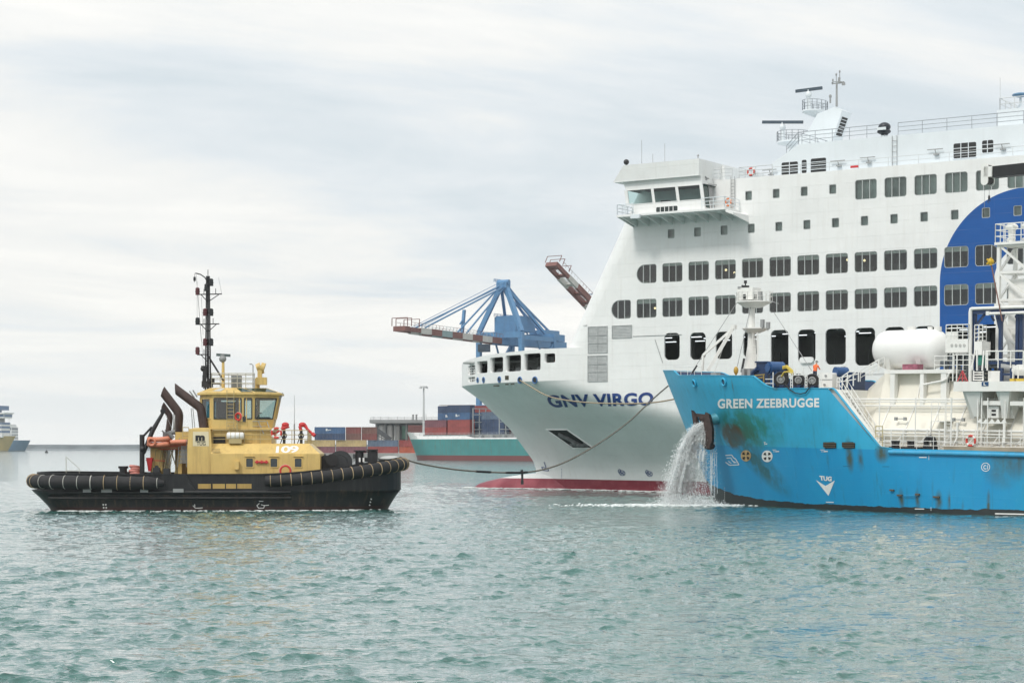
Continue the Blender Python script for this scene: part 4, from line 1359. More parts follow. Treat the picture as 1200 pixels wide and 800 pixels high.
slope_panel(1, .08, .9, .12, .85, sky_g, 'skylight'); slope_panel(0, .72, .99, .12, .85, sky_g, 'skylight')
slope_panel(0, .02, .22, .25, .8, mat('skylight_pale', (0.55, 0.56, 0.53), .2), 'skylight')
# dark inside: floor, console, chair backs
mb = MB(); mb.box(w0 + .2, w1 - .1, -1.3, 1.3, zb + .02, zb + .1); mb.box(w1 - 1.1, w1 - .3, -1.2, 1.2, zb + .1, zsill + .15)
mb.box(f0 + .1, f0 + 1.9, .9, 1.5, zb + .1, zhead - .2)
part(mb, 'console', interior_dark, wl)
mb = MB(); mb.add([(x * .98 + .02 * f0, y * .95, zhead + .1) for x, y, z in rC], [tuple(range(8))]); part(mb, 'ceiling', interior_dark, wl)
# door frame + lower fittings on the near wall
mb = MB(); a = T(281, 466.5, -WH); b = T(288.5, 503, -WH); mb.box(a.x - .06, a.x, -WH - .06, -WH + .02, b.z, a.z); mb.box(b.x, b.x + .06, -WH - .06, -WH + .02, b.z, a.z)
a = T(283.5, 487, -WH); b = T(289, 495, -WH); mb.box(a.x, b.x, -WH - .02, -WH + .01, b.z, a.z)
part(mb, 'door_frame', tug_yellow, wl)
mb = MB(); mb.box(a.x + .06, b.x - .06, -WH - .035, -WH - .02, b.z + .06, a.z - .06); part(mb, 'door_window', mat('port_glass', (0, 0, 0)), wl)
# ladders up the side of wheelhouse
mb = MB(); a = T(266, 503, -WH - .3); b = T(266, 457, -WH - .3); mb.ladder((a.x, -WH - .35, a.z), (a.x, -WH - .35, b.z), (.55, 0, 0), .28, .03)
a = T(270, 519, -3.0); b = T(268, 497, -3.0); mb.ladder((a.x, -3.05, a.z), (b.x, -3.05, b.z), (.62, 0, 0), .28, .028); a = T(280, 519, -3.0); b = T(278, 492, -3.0); mb.cyl((a.x, -3.05, a.z), (b.x, -3.05, b.z), .03, n=6)
part(mb, 'ladder', rail_paint, tug)
mb = MB()
for (p0, p1) in (((313, 494), (318, 508)), ((303, 494), (309, 508))):
    mb.cyl(T(*p0, -2.5), T(*p1, -2.9), .035, n=6)
a = T(296, 493.5, -2.8); b = T(312, 493.5, -2.6); mb.cyl(a, b, .03, n=6); mb.cyl(a - Vector((0, 0, .4)), b - Vector((0, 0, .4)), .025, n=6)
for (p0, p1) in (((321, 485), (329, 463)), ((322.5, 485), (330.5, 463)), ((327, 462), (332, 460)), ((222, 458), (228, 466)), ((226, 457), (231, 465))):
    mb.cyl(T(*p0, -1.2), T(*p1, -1.2), .06 if p0[0] < 300 else .035, n=6)
part(mb, 'bracket', steel_grey, tug)
# roof top gear
tp = [T(px, 455, y) for px, y in ((248, -1.6), (298, -1.6), (298, 1.6), (248, 1.6))]
mb = MB(); mb.rail([(p.x, p.y, zroof) for p in tp] + [(tp[0].x, tp[0].y, zroof)], h=1.15, step=.75, r=.03); part(mb, 'roof_railing', mat('rail_grey', (0.5, 0.48, 0.4), .5), tug)
mb = MB(); a = T(271.5, 453.5, -.6); b = T(283, 440, -.6); mb.box(a.x, b.x, -1.1, -.1, zroof, b.z)
for k in range(5): mb.box(a.x + .06, b.x - .06, -1.14, -1.1, zroof + .15 + k * .16, zroof + .22 + k * .16)
part(mb, 'air_conditioner', mat('unit_grey', (0.24, 0.25, 0.25), .5), tug)
mb = MB(); a = T(261.5, 454, -.3); b = T(261.5, 424, -.3); mb.cyl((a.x, -.3, zroof), (a.x, -.3, b.z), .15, .11, n=10); part(mb, 'radar_post', tug_yellow, tug, 50)
mb = MB(); c = T(261, 420.5, -.3); mb.ell((c.x, -.3, c.z), .3, .3, .28, 12, 8); mb.cyl((c.x, -.3, c.z + .2), (c.x, -.3, c.z + .38), .18, n=10); part(mb, 'radar_drum', steel_grey, tug, 60)
mb = MB(); a = T(253.5, 415.5, -.3); b = T(270, 416.5, -.3); mb.beam(a, b, .14, .22); part(mb, 'radar_scanner', mat('scanner', (0.10, 0.13, 0.13), .4), tug)
mb = MB(); a = T(306, 454, -.9); mb.cyl((a.x - .3, -.9, zroof), (a.x - .3, -.9, T(300, 443, -.9).z), .2, n=10)
p = T(306.5, 446.5, -.9); mb.cbox((p.x, -.9, p.z), (.85, .8, .6)); p = T(304.5, 439, -.9); mb.cbox((p.x, -.9, p.z), (.35, .5, .7))
part(mb, 'monitor_base', tug_yellow, tug)
mb = MB(); mb.cyl(T(300.5, 431, -.9), T(305.5, 429.5, -.9), .30, .36, n=14); mb.cyl(T(305.5, 429.5, -.9), T(310, 431, -.9), .36, .40, n=14); mb.cyl(T(303, 435, -.9), T(309, 433.5, -.9), .26, n=12)
part(mb, 'fire_monitor', tug_yellow, tug, 50)
mb = MB(); mb.tube([T(296.5, 454, -.9), T(296.5, 428, -.9), T(295, 426.5, -.9), T(292.3, 426.5, -.9)], .045, 6); part(mb, 'vent_pipe', steel_grey, tug)

# ---------------------------------------------------------------- mast with navigation lamps
mx = T(243.7, 450, 0).x
zM0, zM1 = zroof - .4, T(244, 323.5, 0).z
mb = MB()
for dx_, dy_ in ((-.16, -.16), (.16, -.16), (.16, .16), (-.16, .16)):
    mb.cyl((mx + dx_ * 1.3, dy_ * 1.3, zM0), (mx + dx_ * .7, dy_ * .7, zM1), .05, .04, n=6)
for k in range(26):
    t = k / 26; z = zM0 + (zM1 - zM0) * t; w = .16 * (1.3 - .6 * t)
    mb.beam((mx - w, -w, z), (mx + w, -w, z + .3), .03); mb.beam((mx + w, w, z), (mx - w, w, z + .3), .03)
mb.cyl((mx, 0, zM1 - .1), (mx, 0, T(247, 316, 0).z), .03, n=5); mb.cyl((mx, 0, zM0), (mx, 0, zM1), .10, .07, n=8)
mast = part(mb, 'mast', dark_iron, tug)
for (pl, pr, py, dz) in ((231, 260, 345, .25), (231, 257, 380, .25), (231, 244, 415.5, .2)):
    mb = MB(); a = T(pl, py, 0); b = T(pr, py, 0)
    mb.tube([(a.x, 0, a.z), (mx, 0, a.z + .02), (b.x, 0, a.z + .05)], .05, 6)
    mb.cyl((a.x + .3, 0, a.z), (mx, 0, a.z - .6), .035, n=5)
    if pr > 250: mb.cyl((b.x - .25, 0, a.z), (mx, 0, a.z - .6), .035, n=5)
    mb.cyl((a.x + .55, 0, a.z), (a.x + .55, 0, a.z + .45), .03, n=5)
    if pr > 250: mb.cyl((b.x - .5, 0, a.z), (b.x - .5, 0, a.z + .5), .03, n=5)
    part(mb, 'crossarm', dark_iron, mast)
mb = MB(); mb.tube([T(243, 330, 0), T(240, 325, 0), T(235, 321.5, 0), T(229, 320, 0)], .05, 6)
mb.cyl(T(228.5, 320, 0), T(227.8, 331, 0), .02, n=5)
part(mb, 'lamp_bracket', dark_iron, mast)
lamp_red = mat('lamp_dark_red', (0.10, 0.025, 0.03), .4)
lamp_blk = mat('lamp_black', (0.02, 0.022, 0.024), .4)
for (px, py, m_) in ((231.5, 341.5, lamp_red), (231.5, 376.5, lamp_blk), (231.5, 411, lamp_red), (240.3, 366, lamp_red), (247.5, 366, lamp_blk), (240.3, 401, lamp_red), (247.5, 401, lamp_blk), (247.5, 331, lamp_blk), (242, 337, lamp_blk), (228, 327, lamp_blk)):
    c = T(px, py, -.1); s_ = .55 if px < 228.5 else 1
    mb = MB(); mb.cyl(c - Vector((0, 0, .28 * s_)), c + Vector((0, 0, .22 * s_)), .17 * s_, n=12); mb.cyl(c + Vector((0, 0, .22 * s_)), c + Vector((0, 0, .32 * s_)), .19 * s_, .1, n=12)
    mb.cyl(c - Vector((0, 0, .05)), c + Vector((0, 0, .02)), .2 * s_, n=12)
    part(mb, 'navigation_lamp', m_, mast, 50)
mb = MB()
for (p0, p1) in (((244, 417), (262, 446)),): mb.cyl(T(*p0, 0), T(*p1, -.4), .08, n=8)
mb.cyl(T(244, 420, 0), T(240, 452, .9), .06, n=8)
part(mb, 'mast_brace', dark_iron, mast)
mb = MB()
for (p0, p1, y1) in (((230, 322, 0)[:2], (236, 400), .3), ((232, 345), (240, 450), .8), ((256, 325), (260, 345), 0), ((236, 348), (238, 392), 0), ((231, 330), (231, 375), 0)):
    mb.cyl(T(*p0, 0), T(*p1, y1), .013, n=4)
part(mb, 'halyard', steel_grey, mast)
mb = MB()
for (px, py, sx, sz) in ((240, 436, .3, .9), (238.5, 431, .35, .35), (243, 450, .9, .5), (247, 446, .6, .4), (252, 449, 1.2, .12), (239.5, 443, .3, .5)):
    c = T(px, py, -.2); mb.cbox(c, (sx, .3, sz))
mb.ell(T(238, 432, -.2), .22, .2, .22); mb.tube([T(238, 455, -.3), T(246, 450, -.3), T(255, 448.5, -.3), T(264, 455, -.3)], .05, 6)
part(mb, 'mast_foot_gear', dark_iron, mast)
mb = MB(); a = T(345, 515, -.6); b = T(345, 463, -.6); mb.cyl((a.x, -.6, z_tp), b, .035, .015, n=6); mb.cyl((a.x, -.6, z_tp), (a.x, -.6, z_tp + 1.6), .06, n=6); part(mb, 'whip_antenna', steel_grey, tug)

# ---------------------------------------------------------------- foredeck: winch, bitts
c = T(398.5, 540, -1.2)
zc_ = c.z - .1
for y in (-1.7, -.3, .9):
    mb = MB(); mb.cyl((c.x, y - .05, zc_), (c.x, y + .05, zc_), .93, n=32); mb.torus((c.x, y - .06, zc_), (0, 1, 0), .62, .03, 28, 6); mb.cyl((c.x, y - .1, zc_), (c.x, y, zc_), .2, n=14)
    part(mb, 'winch_flange', mat('winch_iron', (0.035, 0.037, 0.04), .38, var=.4), tug, 40)
mb = MB(); mb.cyl((c.x, -1.7, zc_), (c.x, .9, zc_), .55, n=24)
for k in range(14): mb.torus((c.x, -1.6 + k * .095, zc_), (0, 1, 0), .56, .05, 20, 6)
part(mb, 'winch_drum', rubber, tug, 40)
mb = MB(); mb.box(c.x - 1.3, c.x + 1.0, -2, 1.2, 1.4, zc_ - .75); mb.cyl((c.x - 1.15, -1.55, zc_ - .05), (c.x - 1.15, 1.0, zc_ - .05), .62, n=20); mb.cyl((c.x - .6, -1.9, zc_ + .2), (c.x - .6, -1.75, zc_ + .2), .5, n=20)
part(mb, 'winch_frame', dark_iron, tug, 40)
mb = MB()
p = T(374.5, 540, -1.5)
a = T(421, 527.5, -.9); b = T(436.5, 526.5, -.9)
for q in (a, b):
    mb.cyl((q.x, -.9, 1.4), (q.x, -.9, q.z), .32, n=14); mb.box(q.x - .45, q.x + .45, -1.3, -.5, q.z - .08, q.z + .02)
    mb.cyl((q.x, .9, 1.4), (q.x, .9, q.z), .32, n=14)
mb.beam((a.x, -.9, a.z - .75), (b.x, -.9, a.z - .75), .35); mb.beam((a.x, -.9, a.z - .1), (b.x + .1, -.9, a.z - .1), .12); mb.box(b.x - .4, b.x + .4, -1.2, 1.2, a.z - 1.0, a.z - .05)
part(mb, 'towing_bitt', dark_iron, tug, 40)
mb = MB()
for px in (421.5, 426): mb.box(T(px - 1, 538, -1.3).x, T(px + 1, 538, -1.3).x, -1.36, -1.3, T(px, 541, -1.3).z, T(px, 536, -1.3).z)
part(mb, 'bitt_marking', mark_white, tug)
mb = MB(); mb.ell(T(457, 537.3, -.6), 1.0, .8, .25, 12, 6); part(mb, 'bow_pad', mat('pad_grey', (0.45, 0.46, 0.45), .7), tug, 60)

# marks on the tug hull
def hit_tug(px, py):
    p = TG.atplane(px, py, (0, -5.5, .8), (0, 1, 0)); return (p.x, -5.52 - .0, p.z)
def thb(x, z):
    # outer skin at height z (matches the ring insets closely enough for marks)
    zz = [-.2, .35, 1.05, 1.5, 1.62]; ib = [1.15, .85, .42, .12, -.04]; is_ = [1.25, .85, .2, -.25, -.42]
    i_b = np.interp(z, zz, ib); i_s = np.interp(z, zz, is_)
    ins = i_s if x < 0 else i_b
    return tug_half(x * HL / (HL - ins)) * (1 - .05 * max(ins, 0))
def hit_hull(px, py): return TG.onhull(px, py, lambda x, z: thb(x, z) if abs(x) < 90 else 6, .03)
mb = MB()
for (px, py) in ((121, 591), (124, 591), (121.5, 594.5), (124.5, 594.5), (435, 584.5), (434, 588), (433.2, 591.5)): flatpoly(mb, ringpts(px, py, .9, 8), hit_hull)
for (pts) in ([(304, 589.5), (301, 592), (303, 595), (309, 595), (310, 592), (306, 591)], [(309, 592), (315, 591.5)], [(303.5, 587), (308.5, 587)], [(226, 592), (229, 595), (233, 595), (237.5, 594.6)], [(228, 590.5), (228.5, 593)]): strokes(mb, pts, .7, hit_hull)
part(mb, 'hull_marking', mark_white, tug)

# ---------------------------------------------------------------- loose things on the tug
def lifebuoy(label, frame, c, axis, RR=.36, group=None, col=None, bands=True):
    base = tuple(c)
    th_ = thing('lifebuoy', label, 'lifebuoy', frame, base, group)
    mb = MB(); n = 24
    mb.torus(c, axis, RR, .085, n, 8, mats=[1 if bands and (i % 6) in (2, 3) else 0 for i in range(n)])
    part(mb, 'ring', [col or mat('buoy_red', (0.62, 0.05, 0.035), .5), white_paint], th_, 60)
    mb = MB(); mb.torus(c, axis, RR + .10, .015, 24, 5); part(mb, 'grab_line', mat('rope_pale', (0.6, 0.56, 0.48), .8), th_, 60)
    return th_
c = T(324, 507, -3.12); lifebuoy('red and white lifebuoy on the yellow deckhouse rail below the tug bridge', TG, c, (0.15, 1, 0), .38)
c = T(334.5, 551.5, -4.6); lifebuoy('plain red lifebuoy half hidden behind the tug bulwark', TG, c, (0, 1, 0), .40, bands=False)
c = T(279.3, 488, -2.88); lifebuoy('small red lifebuoy hung on the tug wheelhouse wall beside the ladder', TG, c, (.6, 1, 0), .27, bands=False)
# raft canister
c = T(276, 510.5, -3.0)
lr = thing('life_raft', 'white life raft canister in a cradle on the tug deckhouse', 'life raft', TG, tuple(c))
mb = MB(); mb.tube([(c.x - .68, c.y - .1, c.z), (c.x - .6, c.y - .1, c.z), (c.x + .6, c.y - .1, c.z), (c.x + .68, c.y - .1, c.z)], [.2, .29, .29, .2], 16); part(mb, 'canister', white_paint, lr, 50)
mb = MB()
for q in (-.35, 0, .35): mb.torus((c.x + q, c.y - .1, c.z), (1, 0, 0), .295, .02, 18, 5)
mb.box(c.x - .5, c.x + .5, c.y - .3, c.y + .1, z_tp, c.z - .22); part(mb, 'cradle', rail_paint, lr)
# rescue boat
c = T(193.5, 517, -3.0)
rb = thing('rescue_boat', 'orange inflatable rescue boat on the tug boat deck beside the davit', 'rescue boat', TG, (c.x, c.y, z1f + .1))
zt_ = c.z - .05
mb = MB()
loopt = [(-1.0, -.55, .0), (-.35, -.72, .0), (.15, -.72, .05), (.35, -.3, .1), (.35, .3, .1), (.15, .72, .05), (-.35, .72, 0), (-1.0, .55, 0), (-1.22, .25, .03), (-1.22, -.25, .03)]
pts_ = [(c.x + a_, c.y + b_, zt_ + c_) for a_, b_, c_ in loopt]
for off_ in (0, .42):
    mb.tube([(x, y, z - off_ + .2) for x, y, z in pts_ + pts_[:2]], .2, 10)
for sgn in (-1, 1):
    mb.tube([(c.x + .5, c.y + sgn * .6, zt_ - .02), (c.x + 1.7, c.y + sgn * .6, zt_ + .02)], .19, 10)
part(mb, 'inflatable_tube', orange_boat, rb, 60)
mb = MB(); mb.loft([[(c.x - 1.3, c.y - .1, zt_ - .1), (c.x - 1.3, c.y + .1, zt_ - .1), (c.x - 1.25, c.y, zt_ - .3)], [(c.x - .3, c.y - .65, zt_ - .05), (c.x - .3, c.y + .65, zt_ - .05), (c.x - .3, c.y, zt_ - .62)], [(c.x + 1.7, c.y - .65, zt_ - .05), (c.x + 1.7, c.y + .65, zt_ - .05), (c.x + 1.7, c.y, zt_ - .6)]])
part(mb, 'boat_hull', mat('boat_hull_orange', (0.55, 0.14, 0.08), .5), rb)
mb = MB(); mb.tube([(c.x + .2, c.y - .2, zt_ + .2), (c.x + .35, c.y - .2, zt_ + .7), (c.x + .8, c.y - .2, zt_ + .8)], .2, 8); mb.cbox((c.x + .1, c.y, zt_ + .55), (.5, .6, .5)); mb.beam((c.x - .2, c.y - .3, zt_ + .9), (c.x + .5, c.y - .3, zt_ + .25), .12); mb.cyl((c.x + .25, c.y - .45, zt_ + .75), (c.x + .7, c.y - .45, zt_ + .3), .17, n=10)
part(mb, 'outboard_motor', mat('motor_grey', (0.16, 0.16, 0.16), .5), rb, 50)
mb = MB(); mb.torus((c.x - .95, c.y - .85, zt_ + .0), (0.2, 1, .1), .28, .1, 16, 8); part(mb, 'seat_cushion', orange_boat, rb, 60)
# red foam monitors on the deckhouse roof
for (px, py, lab, dirx) in ((333, 503, 'red fire monitor nearest the wheelhouse on the tug deckhouse roof', -1), (353, 503, 'red fire monitor nearest the bow on the tug deckhouse roof', 1)):
    c = T(px, py, -1.6); q = thing('fire_monitor', lab, 'fire monitor', TG, (c.x, -1.6, z_tp), 'red fire monitors')
    mb = MB(); mb.cyl((c.x, -1.6, z_tp), (c.x, -1.6, c.z - .1), .12, n=10); mb.torus((c.x, -1.62, c.z - .5), (0, 1, 0), .2, .04, 14, 6); mb.beam((c.x - .3, -1.6, z_tp), (c.x, -1.6, c.z - .3), .07); part(mb, 'pedestal', dark_iron, q, 50)
    mb = MB(); mb.tube([(c.x, -1.6, c.z - .1), (c.x - .1, -1.6, c.z + .2), (c.x + .15, -1.6, c.z + .38), (c.x + .35, -1.6, c.z + .25), (c.x + .5 if dirx > 0 else c.x - .25, -1.7, c.z + .02), (c.x + .95 if dirx > 0 else c.x - .75, -1.9, c.z - .38)], [.14, .15, .16, .15, .11, .09], 10)
    mb.ell((c.x + .1, -1.6, c.z + .38), .3, .2, .2); mb.cyl((c.x + (.9 if dirx > 0 else -.7), -1.88, c.z - .33), (c.x + (1.1 if dirx > 0 else -.9), -1.97, c.z - .5), .15, n=10)
    part(mb, 'nozzle', red_paint, q, 50)
# stern deck: pink coiled hawser, black box, cone
c = T(158, 549, -2)
mb = MB()
for k in range(5): mb.torus((c.x + (k % 2) * .12, -2, c.z - .6 + k * .19), (0.1, .15, 1), .45 - .02 * k, .1, 18, 6)
solo(mb, 'coiled_hawser', mat('hawser_pink', (0.62, 0.24, 0.20), .85, var=.2, scale=3), 'pink coiled hawser heaped on the tug stern deck', 'rope', TG, (c.x, -2, 1.4), smooth=60)
c = T(144.5, 550, -2)
bt = thing('mooring_bollard', 'squat black bollard head showing over the tug stern bulwark', 'bollard', TG, (c.x, -2, 1.4))
mb = MB(); mb.cyl((c.x, -2, 1.4), (c.x, -2, c.z + .1), .3, n=14); part(mb, 'post', dark_iron, bt, 50)
mb = MB(); mb.cyl((c.x, -2, c.z + .1), (c.x, -2, c.z + .28), .4, n=14); part(mb, 'cap', dark_iron, bt, 50)
c = T(175.5, 545, -2.6)
mb = MB(); a = T(175.5, 536, -2.6); b = T(175.5, 552, -2.6)
mb.loft([[(a.x - .26, -2.9, a.z), (a.x + .26, -2.9, a.z), (a.x + .26, -2.4, a.z), (a.x - .26, -2.4, a.z)], [(b.x - .1, -2.75, b.z), (b.x + .1, -2.75, b.z), (b.x + .1, -2.6, b.z), (b.x - .1, -2.6, b.z)]])
mb.beam((a.x - .3, -2.7, a.z - .2), (a.x + 1.2, -2.7, a.z - .25), .06)
solo(mb, 'salvage_hopper', red_paint, 'red tapering bin hanging below the orange rescue boat', 'bin', TG, (a.x, -2.6, 1.4))
mb = MB(); a = T(183.5, 550, -2.8); mb.cbox((a.x, -2.8, a.z - .1), (.55, .5, .5)); mb.cbox((a.x - .2, -2.8, a.z - .45), (1.1, .5, .5)); mb.cbox((a.x + .8, -2.8, a.z - .2), (.5, .4, .6)); mb.cyl((a.x, -3.0, a.z + .2), (a.x, -2.6, a.z + .2), .14, n=10)
solo(mb, 'deck_locker', mat('locker_dark', (0.03, 0.032, 0.035), .6), 'small dark deck lockers under the orange rescue boat', 'locker', TG, (a.x, -2.8, 1.4))
mb = MB(); p0, p1, p2 = T(77.5, 557, -4.2), T(77.5, 535, -4.2), T(93, 549, -4.2)
mb.cyl(p0, p1, .025, n=5); mb.cyl(p1, p2, .02, n=5); mb.cyl(p2, p2 - Vector((0, 0, .6)), .02, n=5); mb.cyl(T(77, 551, -4.2), T(94, 551, -4.2), .02, n=5)
part(mb, 'stern_rail', mat('rail_grey', (0, 0, 0)), tug)
# ================================================================ WHITE FERRY
FR = Frame((-4.7, 243, 0), math.atan2(-.551, .834))
FB_ = 14.8
def P(px, py, y=-FB_): return FR.at(px, py, y)
ferry = thing('ferry', 'huge white passenger ferry with flared bow and blue arch painted on its side', 'ferry', FR, (0, 0, 0))
stem_px = [(628.5, 552), (628, 549), (625, 540), (612, 522), (597, 502), (580, 485), (562, 467.5), (543.7, 453.7)]
st = [FR.at(px, py, 0) for px, py in stem_px]
stz = [-3.0, 0.5] + [p.z for p in st[1:]]; stx = [st[0].x + .3, st[0].x] + [p.x for p in st[1:]]
ZK = st[-1].z                         # knuckle under the mooring deck
def fstem(z): return float(np.interp(z, stz, stx))
def fb(x, z):
    w = min(1, max(0, z / ZK)); w = w * w * (3 - 2 * w) * .55 + w * .45
    x0 = fstem(z)
    Ln = 62 + (24 - 62) * w; p = 1.55 + .15 * w; q = 1.0 + .3 * w
    t = min(1, max(0, (x - x0) / Ln))
    return FB_ * (1 - (1 - t) ** p) ** (1 / q)
def fdeck(x): return fb(x, ZK + 1)
def ztop_f(x): return float(np.interp(x, [-2, 2, 9, 20], [14.65, 15.2, 15.6, 15.85]))
XF = 24.75
Z_WALL = P(862, 209.5).z

def ferry_paint():
    m = mat('ferry_white', (0.80, 0.81, 0.80), 0.38, var=.07, scale=.25, streak=.17, streak_col=(0.52, 0.48, 0.42))
    t = m.node_tree; b = t.nodes['Principled BSDF']
    src = b.inputs['Base Color'].links[0].from_socket
    tcn = t.nodes.new('ShaderNodeTexCoord'); sp = t.nodes.new('ShaderNodeSeparateXYZ'); t.links.new(tcn.outputs['Object'], sp.inputs[0])
    def math_(op, a, b_=None, c_=None):
        n = t.nodes.new('ShaderNodeMath'); n.operation = op
        for i, v in enumerate((a, b_, c_)):
            if v is None: continue
            if isinstance(v, (int, float)): n.inputs[i].default_value = v
            else: t.links.new(v, n.inputs[i])
        return n.outputs[0]
    X, Y, Z = sp.outputs
    # blue arch: outer and inner radius about a fitted centre, straight legs below it
    pts = [P(*q) for q in ((1101.7, 345), (1109, 293), (1122, 267.6), (1143, 243), (1160.6, 231.7), (1180.7, 224), (1200, 219.6))]
    A = np.array([[2 * p.x, 2 * p.z, 1] for p in pts]); bb = np.array([p.x ** 2 + p.z ** 2 for p in pts])
    cx_, cz_, k_ = np.linalg.lstsq(A, bb, rcond=None)[0]
    Ro = math.sqrt(k_ + cx_ ** 2 + cz_ ** 2); Ri = cx_ - P(1165, 345).x
    dxx = math_('SUBTRACT', X, cx_); dzz = math_('MAXIMUM', math_('SUBTRACT', Z, cz_), 0.0)
    rr = math_('SQRT', math_('ADD', math_('MULTIPLY', dxx, dxx), math_('MULTIPLY', dzz, dzz)))
    ins = math_('MULTIPLY', math_('LESS_THAN', rr, Ro), math_('GREATER_THAN', rr, Ri))
    ins = math_('MULTIPLY', ins, math_('LESS_THAN', Y, -14.0)); ins = math_('MULTIPLY', ins, math_('GREATER_THAN', Z, 12.0))
    ins = math_('MULTIPLY', ins, math_('GREATER_THAN', X, 50.0))
    def mixc(fac, a, col):
        mx = t.nodes.new('ShaderNodeMix'); mx.data_type = 'RGBA'
        t.links.new(fac, mx.inputs['Factor']); t.links.new(a, mx.inputs['A'])
        if isinstance(col, tuple): mx.inputs['B'].default_value = (*col, 1)
        else: t.links.new(col, mx.inputs['B'])
        return mx.outputs['Result']
    nb = t.nodes.new('ShaderNodeTexNoise'); nb.inputs['Scale'].default_value = .5; nb.inputs['Detail'].default_value = 5
    mpn = t.nodes.new('ShaderNodeMapping'); mpn.inputs['Scale'].default_value = (.5, 1, 1.6); t.links.new(tcn.outputs['Object'], mpn.inputs[0]); t.links.new(mpn.outputs[0], nb.inputs['Vector'])
    bl = t.nodes.new('ShaderNodeMix'); bl.data_type = 'RGBA'; bl.inputs['A'].default_value = (0.0, 0.060, 0.25, 1); bl.inputs['B'].default_value = (0.001, 0.095, 0.36, 1)
    t.links.new(nb.outputs['Fac'], bl.inputs['Factor'])
    src = mixc(ins, src, bl.outputs['Result'])
    # red boot topping, scuffed near the water
    nz = t.nodes.new('ShaderNodeTexNoise'); nz.inputs['Scale'].default_value = .35; nz.inputs['Detail'].default_value = 7; t.links.new(tcn.outputs['Object'], nz.inputs['Vector'])
    rd = t.nodes.new('ShaderNodeMix'); rd.data_type = 'RGBA'; rd.inputs['A'].default_value = (0.20, 0.018, 0.034, 1); rd.inputs['B'].default_value = (0.33, 0.07, 0.09, 1)
    mr = t.nodes.new('ShaderNodeMapRange'); mr.inputs['From Min'].default_value = .48; mr.inputs['From Max'].default_value = .75; t.links.new(nz.outputs['Fac'], mr.inputs['Value']); t.links.new(mr.outputs[0], rd.inputs['Factor'])
    src = mixc(math_('LESS_THAN', Z, 1.26), src, rd.outputs['Result'])
    t.links.new(src, b.inputs['Base Color'])
    # plate seams and slight hungry-horse waviness
    wv = t.nodes.new('ShaderNodeTexNoise'); wv.inputs['Scale'].default_value = .55; wv.inputs['Detail'].default_value = 3
    t.links.new(mpn.outputs[0], wv.inputs['Vector'])
    fz = math_('FRACT', math_('MULTIPLY', Z, 1 / 1.37)); seam = math_('LESS_THAN', fz, .035)
    fx = math_('FRACT', math_('MULTIPLY', X, 1 / 7.1)); seam2 = math_('LESS_THAN', fx, .008)
    hh = math_('ADD', math_('MULTIPLY', math_('MAXIMUM', seam, seam2), .45), wv.outputs['Fac'])
    src2 = b.inputs['Base Color'].links[0].from_socket
    t.links.new(mixc(math_('MULTIPLY', math_('MAXIMUM', seam, seam2), math_('MAXIMUM', math_('MULTIPLY_ADD', nz.outputs['Fac'], .5, -.18), 0.0)), src2, (0.35, 0.36, 0.35)), b.inputs['Base Color'])
    bp = t.nodes.new('ShaderNodeBump'); bp.inputs['Strength'].default_value = .5; bp.inputs['Distance'].default_value = .07
    t.links.new(hh, bp.inputs['Height']); t.links.new(bp.outputs[0], b.inputs['Normal'])
    return m
fw = ferry_paint()
inside_grey = mat('ferry_inside', (0.30, 0.32, 0.31), .8, var=.3, scale=.3)  # grey-green paint of the ferry interior
upper_white = mat('upper_white', (0.72, 0.77, 0.80), .45, var=.06, scale=.3, streak=.12, streak_col=(.45, .46, .46))
grey_fit = mat('grey_fitting', (0.32, 0.33, 0.33), .5)
louvre = mat('louvre_grey', (0.40, 0.42, 0.42), .6, var=.2, scale=2)

# hull below the knuckle
xs_f = list(np.concatenate([[0, .15, .4, .8, 1.4, 2.2, 3.2], np.linspace(4.5, 60, 46), np.linspace(70, 160, 6)]))
mb = hull_shell(fb, fstem, xs_f, lambda x: ZK, -3, 40)
part(mb, 'hull', fw, ferry, 60)
# bulbous bow
mb = MB(); rings = []
tipx = FR.at(557, 569, 0).x - .5
for i in range(15):
    t = i / 14; x = tipx + (fstem(1) + 6 - tipx) * t
    k = math.sqrt(max(0, 1 - (1 - min(1, t * 1.8)) ** 2)); k = max(k, .02)
    topz = 1.15 + 1.35 * t ** 1.2; cz = -2.2; rz = (topz - cz)
    ring = []
    for j in range(20):
        a = 2 * math.pi * j / 20
        s_ = math.sin(a)
        ring.append((x, 2.6 * k * math.cos(a) * (1 - .25 * max(0, s_)), cz + (rz if s_ > 0 else 3) * s_ * (.62 + .38 * k)))
    rings.append(ring)
mb.loft(rings)
part(mb, 'bulbous_bow', fw, ferry, 60)
# mooring deck strip with openings
svals, sx = [0.0], [fstem(ZK + 1)]
N_ = 400
for i in range(1, N_ + 1):
    x = sx[0] + (XF - sx[0]) * (i / N_) ** 2
    d = math.hypot(x - sx[-1], fdeck(x) - fdeck(sx[-1])); svals.append(svals[-1] + d); sx.append(x)
def x_of_s(s_): return float(np.interp(s_, svals, sx))
def s_of_x(x): return float(np.interp(x, sx, svals))
def strip_map(p, sign=-1):
    s_, d, z = p
    x = x_of_s(s_); e_ = .05
    xa, xb = x_of_s(max(0, s_ - e_)), x_of_s(min(svals[-1], s_ + e_))
    tx, ty = xb - xa, -(fdeck(xb) - fdeck(xa)); l = math.hypot(tx, ty) or 1
    nx, ny = -ty / l, tx / l           # inward normal on the near side
    return (x + nx * d, max(-99, -fdeck(x) + ny * d) if sign < 0 else -(-fdeck(x) + ny * d), z)
def fdb(x, z): return fdeck(x)
holes = []
op = []
